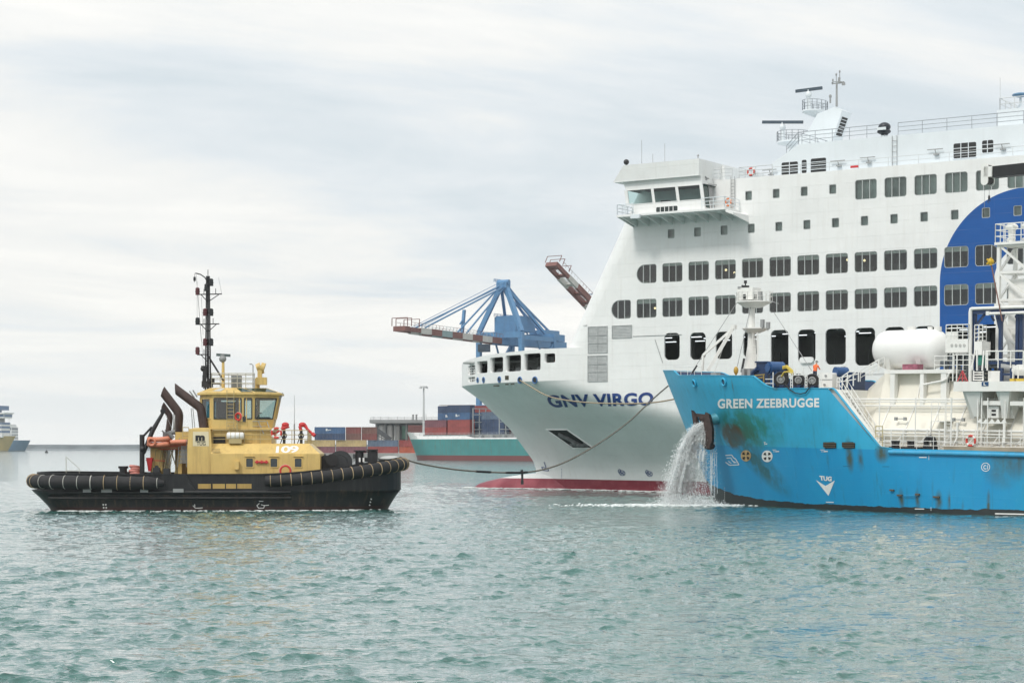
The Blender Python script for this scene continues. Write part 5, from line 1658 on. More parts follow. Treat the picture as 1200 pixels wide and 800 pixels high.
for (a, b_, yt, yb) in ((548.6, 557, 428, 439), (559, 571.3, 423, 437), (574.2, 589.5, 418.5, 436), (592.2, 610.5, 416, 435), (613.9, 633.5, 414, 433.5), (637.6, 650.6, 414, 424.8), (548.6, 556.8, 441.5, 447.2)):
    pa, pb = FR.onhull(a, (yt + yb) / 2, fdb), FR.onhull(b_, (yt + yb) / 2, fdb)
    zt = FR.onhull((a + b_) / 2, yt, fdb).z; zb_ = FR.onhull((a + b_) / 2, yb, fdb).z
    s0, s1 = s_of_x(pa.x), s_of_x(pb.x)
    holes.append(rrect(s0, s1, zb_, zt, .22, 4)); op.append((s0, s1, zb_, zt))
nout = 70
outline = [(svals[-1] * i / nout, ZK) for i in range(nout + 1)] + [(svals[-1] * i / nout, ztop_f(x_of_s(svals[-1] * i / nout))) for i in range(nout, -1, -1)]
me = panel_mesh('mooring_deck_side', fw, outline, holes, 0.0, .6, mapper=strip_map, maxlen=.7)
link('mooring_deck_side', me, ferry)
mb = MB()
ss = [svals[-1] * i / nout for i in range(nout + 1)]
mb.loft([[strip_map((s_, 0, ZK), 1) for s_ in ss], [strip_map((s_, 0, ztop_f(x_of_s(s_))), 1) for s_ in ss]], close=False, cap=False)
part(mb, 'far_bow_side', fw, ferry, 40)
# bars across the two foremost ports
mb = MB()
for k in (0, 6):
    s0, s1, z0_, z1_ = op[k]
    for i in range(1, 3):
        s_ = s0 + (s1 - s0) * i / 3; mb.beam(strip_map((s_, .2, z0_)), strip_map((s_, .2, z1_)), .09)
    for i in range(1, 4 if k == 0 else 2):
        z = z0_ + (z1_ - z0_) * i / (4 if k == 0 else 2); mb.beam(strip_map((s0, .2, z)), strip_map((s1, .2, z)), .09)
part(mb, 'port_bars', fw, ferry)
# weather deck, mooring deck floor and inner casing
mb = MB()
mb.loft([[(x_of_s(s_), -fdeck(x_of_s(s_)) + .02, ztop_f(x_of_s(s_)) - .02) for s_ in ss], [(x_of_s(s_), fdeck(x_of_s(s_)) - .02, ztop_f(x_of_s(s_)) - .02) for s_ in ss]], close=False, cap=False)
part(mb, 'foredeck', fw, ferry)
mb = MB()
mb.loft([[(x_of_s(s_), -fdeck(x_of_s(s_)) + .1, ZK + .3) for s_ in ss], [(x_of_s(s_), fdeck(x_of_s(s_)) - .1, ZK + .3) for s_ in ss]], close=False, cap=False)
part(mb, 'mooring_deck_floor', inside_grey, ferry)
mb = MB()
ins_ = [(x_of_s(s_) + 2.2, -max(.5, fdeck(x_of_s(s_)) - 4.2)) for s_ in ss[6:]]
mb.loft([[(x, y, ZK + .3) for x, y in ins_], [(x, y, 15.3) for x, y in ins_]], close=False, cap=False)
for x, y in ins_[::7]:
    mb.box(x - .2, x + .2, y - .25, y - .02, ZK + .3, 15.2)
mb.box(4, XF, -8, 8, 14.75, 14.95)
part(mb, 'mooring_deck_casing', inside_grey, ferry)
mb = MB()
for s_, w_ in ((14, 1.1), (19, 1.4), (23.5, 1.2)):
    q = Vector(strip_map((min(s_, svals[-1] - 1), 2.6, ZK + .3))); mb.cyl(q + Vector((-.8, 0, .9)), q + Vector((.8, 0, .9)), .65, n=16)
    mb.box(q.x - .5, q.x + .5, q.y - .5, q.y + .5, ZK + .3, ZK + .8)
part(mb, 'mooring_winch', grey_fit, ferry, 40)
# round fairleads with blue rims
rim_blue = mat('rim_blue', (0.06, 0.16, 0.36), .4)
for (px, py, r_) in ((560, 445.2, .26), (566.9, 445, .29), (585.4, 444.6, .31), (609.4, 445.3, .34), (627, 445.3, .36)):
    c = FR.onhull(px, py, fdb); n_ = Vector(strip_map((s_of_x(c.x), 1, c.z))) - Vector(strip_map((s_of_x(c.x), 0, c.z)))
    mb = MB(); mb.torus(c - n_ * .03, n_, r_, .075, 20, 8)
    fl = part(mb, 'fairlead', rim_blue, ferry, 60)
    mb = MB(); mb.cyl(c - n_ * .02, c - n_ * .04, r_ * .9, n=20); part(mb, 'mouth_shade_disc', mat('mouth_shade_dark', (0.02, 0.025, 0.03), .8), fl)  # dark disc carries the shade inside the fairlead hole
mb = MB()
for (pxa, pya, pxb, pyb) in ((592, 440, 596.3, 445),):
    flatpoly(mb, [(pxa, pya), (pxb, pya), (pxb, pyb), (pxa, pyb)], lambda a, b: strip_map((s_of_x(FR.onhull(a, b, fdb).x), -.03, FR.onhull(a, b, fdb).z)))
for (a_, b_, c_) in ((592.3, 596.3, 450.3), (598.6, 603, 450.1), (578.5, 585.5, 452.0)):
    flatpoly(mb, [(a_, c_ - .8), (b_, c_ - .8), (b_, c_ + .6), (a_, c_ + .6)], lambda a, b: strip_map((s_of_x(FR.onhull(a, b, fdb).x), -.03, FR.onhull(a, b, fdb).z)))
part(mb, 'scupper', mat('scupper_dark', (0.05, 0.045, 0.03), .7), ferry)

# ---------------------------------------------------------------- superstructure
fp = [P(*q, y_) for q, y_ in (((664.7, 412), -13.2), ((682.5, 376), -13.2), ((707.5, 326.5), -13.2), ((732, 262), -13.2))]
fz_ = [p.z for p in fp]; fx_ = [p.x for p in fp]
kk = np.polyfit(fz_, fx_, 1)
def xfront(z): return float(np.polyval(kk, z)) - .35
RC = 2.6
def xflat(z): return max(XF, xfront(z) + RC)
XE = 150.0
row_px = [759, 789, 819, 850, 881, 913, 945, 979, 1014, 1049, 1085, 1123, 1158]
rx = [P(px, 313).x for px in row_px]
k1, k0 = np.polyfit(range(13), rx, 1)
def wx(i): return k0 + k1 * i
zC = P(1085, 303).z; zD = P(1085, 347).z; zA = P(1085, 216.5).z; zB = P(1085, 254).z; zB2 = P(1049, 257).z
zA2 = P(908, 227).z
WW, WHt = 2.46, 2.04
wins = []
for i in range(0, 15): wins.append((wx(i), zC, WW, WHt, i == 0, i == 12, 'C'))
for i in range(-1, 15): wins.append((wx(i), zD, WW, WHt, i == -1, False, 'D'))
for i in range(8, 15): wins.append((wx(i), zA, 2.35, 2.0, False, False, 'A'))
for i in range(1, 15): wins.append((wx(i) - .15, zB, .82, .98, False, False, 'B'))
for i in range(4, 8): wins.append((wx(i) - .45, zA2, .80, .98, False, False, 'A2'))
holes = []
for (x, z, w, h, lr, rr_, k) in wins:
    holes.append(rrect(x - w / 2, x + w / 2, z - h / 2, z + h / 2, .28 if w > 1 else .12, 4, left_round=lr, right_round=rr_))
def zpx(px, py): return P(px, py).z
openE = []
for (a, b_, yt, yb) in ((778.5, 796.5, 390, 421.5), (808.7, 827, 389.5, 421.2), (838.8, 858, 388.5, 420.5), (871, 887, 388, 419), (903.3, 924, 386.5, 446), (935, 955.7, 386, 425), (967.3, 991.2, 385, 427), (1002, 1025.5, 384, 428), (1037, 1060, 383, 427), (1072, 1096, 382, 426), (1108, 1134, 381, 425), (1146, 1172, 380, 424)):
    pa, pb = P(a, (yt + yb) / 2), P(b_, (yt + yb) / 2)
    holes.append(rrect(pa.x, pb.x, zpx((a + b_) / 2, yb), zpx((a + b_) / 2, yt), .5, 6)); openE.append((pa.x, pb.x))
zs_ = np.linspace(15.85, Z_WALL, 8)
outline = [(XF, ZK)] + [(x, ZK) for x in np.linspace(30, XE, 20)] + [(XE, Z_WALL)] + [(xflat(z), z) for z in zs_[::-1]]
me = panel_mesh('ship_side', fw, outline, holes, -FB_, .22)
side = link('ship_side', me, ferry)
mb = MB(); rings = []
for z in zs_:
    xf_ = xfront(z); xl = xflat(z); R_ = xl - xf_
    near = [(xl - R_ * math.sin(t), -FB_ + RC * (1 - math.cos(t)), z) for t in np.linspace(0, math.pi / 2, 9)]
    rings.append(near + [(x, -y, zz) for x, y, zz in near[::-1]])
mb.loft(rings, close=False, cap=False)
part(mb, 'front_wall', fw, ferry, 40)
mb = MB()
top_r = rings[-1]; mb.add(top_r + [(XE, FB_, Z_WALL), (XE, -FB_, Z_WALL)], [tuple(range(len(top_r) + 2))])
mb.add([(XE, -FB_, ZK), (XE, FB_, ZK), (XE, FB_, Z_WALL), (XE, -FB_, Z_WALL)], [(0, 1, 2, 3)])
mb.add([(XF, FB_, ZK), (XE, FB_, ZK), (XE, FB_, Z_WALL), (xflat(Z_WALL), FB_, Z_WALL), (XF, FB_, 15.85)], [(0, 1, 2, 3, 4)])
part(mb, 'top_deck', upper_white, ferry)
# rooms behind the glass: floors, back walls
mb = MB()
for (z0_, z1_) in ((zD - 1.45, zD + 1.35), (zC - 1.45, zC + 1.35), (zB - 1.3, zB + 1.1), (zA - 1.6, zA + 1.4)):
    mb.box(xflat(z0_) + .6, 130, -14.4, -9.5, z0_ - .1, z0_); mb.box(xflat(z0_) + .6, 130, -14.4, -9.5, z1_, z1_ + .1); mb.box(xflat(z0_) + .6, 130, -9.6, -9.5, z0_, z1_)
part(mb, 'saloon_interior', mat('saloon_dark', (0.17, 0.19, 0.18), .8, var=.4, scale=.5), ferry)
mb = MB()
for (z0_, z1_, d) in ((zB - .9, zB + .8, -14.40), (zA - 1.2, zA + 1.1, -14.38), (zA2 - .9, zA2 + .8, -14.42)):
    mb.box(wx(8) - 1.6 if d == -14.38 else 31.5, 130 if d != -14.42 else wx(8) - 2, d, d + .05, z0_, z1_)
part(mb, 'cabin_curtain', mat('curtain_grey', (0.62, 0.68, 0.65), .8, var=.5, scale=.35), ferry)
# garage deck behind the tall openings with ceiling lights
gz0, gz1 = ZK + .4, P(979, 381).z
mb = MB(); mb.box(26, 120, -14.5, -1, gz0 - .1, gz0); mb.box(26, 120, -14.5, -1, gz1, gz1 + .15); mb.box(26, 120, -1.1, -1, gz0, gz1); mb.box(26, 26.1, -14.5, -1, gz0, gz1)
for x in np.arange(28, 118, 2.4): mb.box(x, x + .18, -14.4, -1, gz1 - .5, gz1 - .01)
for x in np.arange(29, 118, 4.8): mb.box(x, x + .3, -7, -6.6, gz0, gz1)
for x in np.arange(40, 118, 1.3): mb.box(x, x + .12, -3.2, -3.0, gz0, gz0 + 2.6)
part(mb, 'garage_deck', inside_grey, ferry)
tube_light = mat('tube_light', (0.8, 0.85, 0.85), .5, emit=(0.9, 0.97, 1.0, 1.3))
mb = MB(); kx = 0
for x in np.arange(29.5, 116, 3.6):
    for y in (-12.5, -9.5, -5.0):
        kx += 1
        if (kx * 7) % 5 == 0: continue
        m2 = MB(); m2.box(x, x + 1.3, y, y + .14, gz1 - .60, gz1 - .52)
        if x < 75: part(m2, 'ceiling_light', tube_light, ferry)
# windows: shared meshes copied along the rows
fglass = glass_mat('ferry_glass', (0.78, 0.85, 0.82), .05)
mull = mat('mullion_grey', (0.42, 0.45, 0.44), .45)
blind_m = mat('blind_white', (0.72, 0.76, 0.72), .8, var=.15, scale=2)
def window_mesh(w, h, r, lr, rr_, nm):
    mb = MB()
    o_ = rrect(-w / 2, w / 2, -h / 2, h / 2, r, 4, lr, rr_); i_ = rrect(-w / 2 + .06, w / 2 - .06, -h / 2 + .06, h / 2 - .06, r * .8, 4, lr, rr_)
    mb.loft([[(x, .02, z) for x, z in o_], [(x, .02, z) for x, z in i_], [(x, .16, z) for x, z in i_]], cap=False)
    for k in range(1, nm + 1):
        x = -w / 2 + w * k / (nm + 1); mb.box(x - .045, x + .045, .04, .14, -h / 2 + .03, h / 2 - .03)
    fr_ = mb.mesh('window', mull)
    mb = MB(); mb.add([(x, .1, z) for x, z in o_], [tuple(range(len(o_)))])
    return fr_, mb.mesh('pane', fglass)
WM = {}
def blind_mesh(w, h, d): 
    mb = MB(); mb.box(-w / 2 + .05, w / 2 - .05, .15, .17, h / 2 - d, h / 2 - .03); return mb.mesh('blind', blind_m)
BM = {}
lamp_warm = mat('saloon_lamp', (0.8, 0.7, 0.5), .5, emit=(1.0, 0.80, 0.45, 1.2))
rnd = random.Random(3)
for (x, z, w, h, lr, rr_, kind) in wins:
    key = (w, h, lr, rr_)
    if key not in WM: WM[key] = window_mesh(w, h, .28 if w > 1 else .12, lr, rr_, (2 if kind in 'CD' else 2) if w > 1 else 0)
    a, b_ = WM[key]
    o1 = link('window', a, ferry); o1.location = (x, -FB_, z)
    o2 = link('pane', b_, o1); o2.location = (0, 0, 0)
    if w > 1 and kind in 'CD':
        d = rnd.choice([.32, .32, .36, .5])
        if (w, h, d) not in BM: BM[(w, h, d)] = blind_mesh(w, h, d)
        if not (lr or rr_): o3 = link('blind', BM[(w, h, d)], o1)
mb = MB()
for (x, z, w, h, lr, rr_, kind) in wins:
    if kind in 'CD' and x < 90:
        m2 = MB()
        for q in range(2):
            xx = x + rnd.uniform(-1, 1); m2.box(xx - .35, xx + .35, -13.6 + q, -13.0 + q, z - h / 2 - .3, z - h / 2 + rnd.uniform(.3, .75))
        m2.box(x - 1.0, x + 1.0, -12.0, -11.4, z - h / 2 - .2, z - h / 2 + .55)
        if rnd.random() < .3: m2.cyl((x + .4, -12.5, z - h / 2 - .3), (x + .4, -12.5, z + .9), .2, n=8)
        mb.v += m2.v if False else []
        part(m2, 'saloon_seat', mat('seat_grey', (0.20, 0.21, 0.20), .8), ferry)
for (i, z, dx_, dz_) in ((3, zC, -.7, .1), (3, zC, .3, -.25), (7, zC, .5, .45), (8, zC, -.8, .3), (0, zD, .2, .1)):
    m2 = MB(); c = (wx(i) + dx_, -13.3, z + dz_); m2.ell(c, .13, .13, .13, 10, 6); part(m2, 'saloon_lamp', lamp_warm, ferry, 60)
# louvre panels forward
for (a, b_, yt, yb, cols) in ((689.8, 711.5, 383.5, 412.5, 2), (689.5, 711.3, 417.5, 446, 2), (718, 740, 382.3, 395, 1)):
    pa, pb = P(a, yt), P(b_, yb); mb = MB()
    mb.box(pa.x - .08, pb.x + .08, -FB_ - .07, -FB_ - .003, pb.z - .08, pb.z); mb.box(pa.x - .08, pb.x + .08, -FB_ - .07, -FB_ - .003, pa.z, pa.z + .08)
    mb.box(pa.x - .08, pa.x, -FB_ - .07, -FB_ - .003, pb.z, pa.z); mb.box(pb.x, pb.x + .08, -FB_ - .07, -FB_ - .003, pb.z, pa.z)
    n = int((pa.z - pb.z) / .14)
    for k in range(n):
        z = pb.z + (pa.z - pb.z) * (k + .5) / n
        mb.prism([(pa.x, -FB_ - .05, z - .05), (pa.x, -FB_ - .012, z + .05), (pa.x, -FB_ - .006, z + .04), (pa.x, -FB_ - .044, z - .06)], (pb.x - pa.x, 0, 0))
    if cols == 2:
        xm = (pa.x + pb.x) / 2; mb.box(xm - .04, xm + .04, -FB_ - .075, -FB_ - .055, pb.z, pa.z); 
        for f_ in (.36, .66): zz = pb.z + (pa.z - pb.z) * f_; mb.box(pa.x, pb.x, -FB_ - .075, -FB_ - .055, zz - .03, zz + .03)
    part(mb, 'louvre', louvre, ferry)
# long thin pipes / belts on the side
mb = MB()
a, b_ = P(742, 394), P(770, 394.5); mb.cyl((a.x, -FB_ - .04, a.z), (b_.x + 3, -FB_ - .04, a.z), .03, n=5)
a, b_ = P(768, 398), P(777, 425); mb.cyl((a.x, -FB_ - .08, a.z), (b_.x, -FB_ - .08, b_.z), .035, n=5)
a = P(660, 388); mb.cyl((XF, -FB_ - .02, P(700, 381).z), (P(688, 381).x, -FB_ - .02, P(688, 381).z), .03, n=5)
part(mb, 'side_pipe', grey_fit, ferry)

# ---------------------------------------------------------------- bridge wing
YW = -17.4
def Q(px, py, y=YW): return FR.at(px, py, y)
zW0 = Q(780, 249).z; zW1 = Q(780, 212).z; zRt = Q(780, 190.5).z; zRb = Q(780, 209.5).z
xA0, xA1 = Q(731, 219).x, Q(821.5, 208).x; xB0, xB1 = Q(744, 252).x, Q(826, 246).x
def wing_plan(z, grow=0.0):
    t = (z - zW0) / (zW1 - zW0)
    x0 = xB0 + (xA0 - xB0) * t; x1 = xB1 + (xA1 - xB1) * t
    return x0 - grow, x1 + grow
wing = None
zs1, zs2 = Q(780, 236.8).z, Q(780, 219.6).z
mb = MB()
for sgn in (-1, 1):
    def quad(z, g=0, yo=0): 
        x0, x1 = wing_plan(z, g); yw = sgn * (abs(YW) + yo); yi = sgn * 13.0
        return [(x0, yw, z), (x1, yw, z), (x1, yi, z), (x0, yi, z)]
    mb.loft([quad(zW0), quad(zs1)], cap=False); mb.loft([quad(zs2), quad(zRb)], cap=False)
    if sgn == 1: mb.loft([quad(zs1), quad(zs2)], cap=False)
mb.box(wing_plan(zW0)[0], wing_plan(zW0)[1], -13.0, 13.0, zW0, zRt - .2)
wing = part(mb, 'bridge_wing', fw, ferry)
# roof with sloping parapet
mb = MB()
x0, x1 = wing_plan(zRb)
lowr = [(x0 - .9, YW - .45), (x1 + .0, YW - .45), (x1 + .0, 17.8), (x0 - .9, 17.8)]
zl0 = Q(721, 214.8).z
r0 = [(x, y, zRb if x > x0 else zl0 + (zRb - zl0) * .5) for x, y in lowr]
xt0, xt1 = Q(730.5, 194.5, YW - .6).x, Q(819.5, 187, YW - .6).x
r1 = [(x, y, z + .12) for x, y, z in r0]
r2 = [(xt0, YW - .62, zRt), (xt1, YW - .62, zRt), (xt1, 16.5, zRt), (xt0, 16.5, zRt)]
mb.loft([r0, r1, r2])
part(mb, 'bridge_roof', fw, ferry)
# three outboard panes, pillars, aft pane
gw = glass_mat('bridge_glass', (0.62, 0.80, 0.77), .03)
edges = [(735, 763.2), (765.6, 791.6), (794.2, 820)]
posts = []
za, zb2 = zs1, zs2
def wp_(px, z, y=YW):
    t = (z - zW0) / (zW1 - zW0)
    pt, pb = Q(px, 221).x, Q(px + 2.2, 236).x
    return pt if z > (zs1 + zs2) / 2 else pb
allx = [731.5] + [v for e_ in edges for v in e_] + [823]
mbp = MB()
for k in range(0, len(allx), 2):
    a0, a1 = allx[k], allx[k + 1]
    mbp.prism([(wp_(a0, za), YW, za), (wp_(a1, za), YW, za), (wp_(a1, zb2), YW, zb2), (wp_(a0, zb2), YW, zb2)], (0, .12, 0))
part(mbp, 'window_pillar', fw, wing)
for (a0, a1) in edges:
    m2 = MB(); m2.add([(wp_(a0, za), YW + .06, za), (wp_(a1, za), YW + .06, za), (wp_(a1, zb2), YW + .06, zb2), (wp_(a0, zb2), YW + .06, zb2)], [(0, 1, 2, 3)]); part(m2, 'window', gw, wing)
    m2 = MB(); L4 = [(wp_(a0, za), YW - .01, za), (wp_(a1, za), YW - .01, za), (wp_(a1, zb2), YW - .01, zb2), (wp_(a0, zb2), YW - .01, zb2)]
    for q in range(4): m2.beam(L4[q], L4[(q + 1) % 4], .07)
    part(m2, 'window_frame', fw, wing)
mb = MB()
x1a, x1b = wing_plan(zW0)[1], wing_plan(zs2)[1]
def aftp(f_, z):  # point on the aft face, f_ from outboard to inboard
    x = wing_plan(z)[1]; return (x + .015, YW + .25 + f_ * 2.2, z)
m2 = MB(); m2.add([aftp(0, zW0 + .25), aftp(.42, zW0 + .25), aftp(.42, zs2 + .1), aftp(0, zs2 + .1)], [(0, 1, 2, 3)]); part(m2, 'aft_window', mat('bridge_pane_dark', (0.03, 0.06, 0.055), .1), wing)
m2 = MB(); m2.add([aftp(.52, zW0 + .1), aftp(.95, zW0 + .1), aftp(.95, zs2), aftp(.52, zs2)], [(0, 1, 2, 3)]); part(m2, 'door', grey_fit, wing)
# low slot below the panes
m2 = MB(); p0, p1 = Q(769, 246.5), Q(794, 244.5)
rr = rrect(p0.x, p1.x, Q(769, 249).z, Q(769, 243).z, .15, 4)
m2.prism([(x, YW - .012, z) for x, z in rr], (0, .01, 0)); part(m2, 'lower_window', mat('slot_dark', (0.03, 0.04, 0.04), .2), wing)
m2 = MB()
for k in range(1, 5): x = p0.x + (p1.x - p0.x) * k / 5; m2.box(x - .03, x + .03, YW - .05, YW - .02, rr[0][1] - .05, rr[8][1])
part(m2, 'slot_bars', fw, wing)
m2 = MB(); m2.box(xB0 + .3, xB1 - .1, -13.1, -13.02, zW0, zs2 + .1); m2.box(xB0 + .3, xB1 - .1, -17.2, -13.05, zs2 + .02, zs2 + .06); m2.box(xB0 + .3, xB1 - .1, -17.2, -13.05, zW0 + .02, zW0 + .1); m2.box(xB0 + .5, xB1 - .5, -14.5, -13.2, zW0, zs1 + .2); m2.box(xB0 + 2.5, xB0 + 3.4, -16.3, -15.6, zW0, zs1 + .35); part(m2, 'bridge_dark_inside', mat('bridge_inside_shade', (0.012, 0.034, 0.032), .7), wing)  # interior shade put into the colour of lining and console, darkening the panes
# outboard gallery with brackets and rails
mb = MB(); g0, g1 = Q(722.5, 255.5, -18.3).x, Q(849.5, 245.7, -18.3).x; zg = zW0 - .02
mb.box(g0, g1, -18.3, -13.5, zg - .22, zg)
for k in range(9):
    x = g0 + (g1 - g0) * (k + .3) / 9
    mb.prism([(x, -18.2, zg - .22), (x, -14.7, zg - .22), (x, -14.7, zg - 1.0)], (.12, 0, 0))
mb.prism([(g0, -18.2, zg - .22), (g0, -14.7, zg - .22), (g0, -14.7, zg - 1.0)], (.1, 0, 0))
mb.prism([(g1, -18.2, zg - .2), (g1, -14.75, zg - .2), (g1 + .1, -14.75, zg - 1.0), (g1, -18.2, zg - .45)], (.9, .0, -.35))
part(mb, 'bridge_gallery', fw, ferry)
mb = MB(); mb.rail([(g0 + .05, -18.25, zg), (xB0 + .3, -18.25, zg)], h=1.1, step=1.0, r=.035); mb.rail([(g0 + .05, -18.25, zg), (g0 + .05, -15, zg)], h=1.1, step=1.0, r=.035)
mb.rail([(xB1 + .1, -18.25, zg), (g1 - .05, -18.25, zg), (g1 - .05, -15.0, zg)], h=1.1, step=1.2, r=.035)
part(mb, 'gallery_railing', upper_white, ferry)
mb = MB(); p0 = Q(749, 259, -17.6); mb.box(p0.x - .5, p0.x + .6, -18.6, -18.31, zg - .5, zg - .1); part(mb, 'wing_light_box', upper_white, ferry)
mb = MB(); c = Q(734, 190, -16.3); mb.ell((c.x, -16.3, c.z), .3, .3, .3, 12, 8); mb.cyl((c.x, -16.3, zRt), (c.x, -16.3, c.z), .1); part(mb, 'searchlight', dark_iron, ferry, 60)
mb = MB()
for (px, hh) in ((752, 3.2), (765, 1.6), (779, 2.6)):
    c = Q(px, 192, -14); mb.cyl((c.x, -14, zRt), (c.x, -14, zRt + hh), .025, n=5)
c = Q(818, 186, -16.3); mb.cyl((c.x, -16.3, zRt), (c.x, -16.3, zRt + .5), .05); mb.ell((c.x, -16.3, zRt + .6), .12, .12, .12, 8, 6)
for (p0, p1) in (((824, 212), (831, 209)), ((830, 216), (840, 217)), ((826, 207), (830, 210))):
    mb.beam(Q(*p0, -16.5), Q(*p1, -16.2), .12)
part(mb, 'bridge_antenna', grey_fit, ferry)
# fairing between wing and side, ladder
mb = MB(); q0, q1 = P(826, 197, -14.75), P(857, 212, -14.75)
cur = [(P(823, 194, -14.78).x, P(823, 194, -14.78).z), (P(826, 204).x, P(826, 204).z), (P(834, 209).x, P(834, 209).z), (P(846, 211).x, Z_WALL + .02)]
mb.prism([(x, -14.78, z) for x, z in cur] + [(P(846, 214).x, -14.78, Z_WALL - .3), (P(823, 214).x, -14.78, Z_WALL - .3)], (0, .1, 0)); part(mb, 'fairing', fw, ferry)
mb = MB()
a = P(857.5, 212); b_ = P(857.5, 247)
mb.ladder((a.x, -14.98, b_.z), (a.x, -14.98, a.z + .4), (.42, 0, 0), .33, .035); part(mb, 'ladder', grey_fit, ferry)

# ---------------------------------------------------------------- upper deckhouse and rails
YU = -13.3
def U(px, py, y=YU): return FR.at(px, py, y)
zU = U(1020, 161.5).z
xu0 = U(902, 200).x
mb = MB()
mb.loft([[(xu0, YU, Z_WALL), (XE, YU, Z_WALL), (XE, -YU, Z_WALL), (xu0, -YU, Z_WALL)], [(xu0 + .3, YU, Z_WALL + 1.6), (XE, YU, Z_WALL + 1.6), (XE, -YU, Z_WALL + 1.6), (xu0 + .3, -YU, Z_WALL + 1.6)],
         [(xu0 + 3.4, YU + .0, zU), (XE, YU, zU), (XE, -YU, zU), (xu0 + 3.4, -YU, zU)]])
part(mb, 'upper_deckhouse', upper_white, ferry)
gr_d = mat('grille_dark', (0.018, 0.019, 0.02), .6)
for (a, b_, yt, yb, nb_, nv) in ((916, 935, 190, 205, 4, 1), (939.6, 945.2, 187.5, 203, 4, 0), (950.2, 968, 185.5, 202.5, 4, 0), (1117.5, 1144, 167.5, 185, 3, 2), (1151, 1164, 164.5, 179, 3, 1)):
    pa, pb = U(a, (yt + yb) / 2), U(b_, (yt + yb) / 2); z1_, z0_ = U((a + b_) / 2, yt).z, U((a + b_) / 2, yb).z
    m2 = MB(); rr = rrect(pa.x, pb.x, z0_, z1_, .15, 3); m2.prism([(x, YU - .02, z) for x, z in rr], (0, .015, 0)); gp = part(m2, 'vent_opening', gr_d, ferry)
    m2 = MB()
    for k in range(1, nb_): z = z0_ + (z1_ - z0_) * k / nb_; m2.box(pa.x, pb.x, YU - .07, YU - .022, z - .03, z + .03)
    for k in range(1, nv + 1): x = pa.x + (pb.x - pa.x) * k / (nv + 1); m2.box(x - .04, x + .04, YU - .09, YU - .071, z0_, z1_)
    m2.box(pa.x - .06, pb.x + .06, YU - .06, YU - .003, z0_ - .07, z0_)
    part(m2, 'vent_bars', upper_white, gp)
for (px, py) in ((983, 189), (1018, 185), (1097, 175.5), (1175, 169.5), (903, 199.5)):
    mb = MB(); c = U(px, py); mb.beam((c.x - .8, YU - .3, c.z), (c.x + .8, YU - .3, c.z), .1, .08); mb.beam((c.x, YU - .3, c.z), (c.x, YU, c.z - .5), .06); mb.cbox((c.x + .1, YU - .2, c.z - .5), (.5, .3, .12))
    part(mb, 'davit_arm', grey_fit, ferry)
mb = MB(); c = U(1001, 195.5); mb.box(c.x - .4, c.x + .5, YU - .03, YU - .005, c.z - .1, c.z + .12); part(mb, 'notice_plate', red_paint, ferry)
for px in (1046,):
    mb = MB(); a = U(px, 163); mb.ladder((a.x, YU - .12, Z_WALL), (a.x, YU - .12, zU), (.5, 0, 0), .5, .03); part(mb, 'ladder', grey_fit, ferry)
rail_w = mat('ship_rail', (0.62, 0.64, 0.64), .5)
rail_d = mat('ship_rail_grey', (0.35, 0.38, 0.41), .5)
mb = MB(); xw0 = P(829, 200, -14.5).x
mb.rail([(xw0, -14.6, Z_WALL), (P(857, 200).x, -14.6, Z_WALL)], h=1.15, step=1.6, r=.035); mb.rail([(P(865, 200).x, -14.6, Z_WALL), (P(904, 200).x, -14.6, Z_WALL)], h=1.15, step=1.6, r=.035)
mb.rail([(P(865, 200).x, -14.6, Z_WALL), (P(865, 200).x, -9, Z_WALL)], h=1.15, step=1.6, r=.03)
mb.rail([(P(904, 200).x, -14.6, Z_WALL), (95, -14.6, Z_WALL)], h=.9, step=3.2, rows=2, r=.02)
part(mb, 'deck_railing', rail_w, ferry)
mb = MB(); xr0 = U(900, 185).x
mb.rail([(U(899, 190, YU + .1).x + 2.2, YU + .1, zU - 1.3), (U(935, 170).x, YU + .1, zU), (U(1036, 160).x, YU + .1, zU)], h=1.25, step=2.0, r=.032)
mb.rail([(U(1052, 160).x, YU + .1, zU), (U(1168, 150).x, YU + .1, zU), (110, YU + .1, zU)], h=1.25, step=2.6, r=.032)
mb.rail([(xu0 + 3.6, YU + .1, zU), (xu0 + 3.6, 8, zU)], h=1.1, step=2, r=.03)
part(mb, 'upper_railing', rail_d, ferry)
# block at the right top (funnel housing front)
YK = -11.5
k0_ = FR.at(1168.5, 140, YK); zk = FR.at(1185, 127.5, YK).z
mb = MB(); mb.box(k0_.x, k0_.x + 25, YK, 10, zU, zk); part(mb, 'funnel_housing', upper_white, ferry)
mb = MB(); mb.rail([(k0_.x + .2, YK + .2, zk), (k0_.x + 12, YK + .2, zk)], h=1.15, step=1.5, rows=2, r=.035); mb.rail([(k0_.x + .2, YK + .2, zk), (k0_.x + .2, YK + 5, zk)], h=1.15, step=1.5, rows=2, r=.035)
mb.cyl((k0_.x + .2, YK + .3, zk), (k0_.x + .2, YK + .3, zk + 3.2), .03, n=5); mb.cyl((k0_.x + .3, YK + .3, zk + 1.1), (k0_.x + 1.8, YK + .3, zk + .1), .035, n=5)
part(mb, 'housing_railing', rail_w, ferry)
c = FR.at(1196, 111.5, YK + 1); mb = MB(); mb.ell((c.x, YK + 1, c.z), .85, .85, .22, 16, 6); part(mb, 'dish_antenna', mat('dish_blue', (0.10, 0.22, 0.36), .4), ferry, 60)
mb = MB(); mb.tube([(c.x, YK + 1, c.z), (c.x, YK + 1, c.z - .9), (c.x - .6, YK + 1, zk)], .13, 8); part(mb, 'dish_mount', upper_white, ferry)
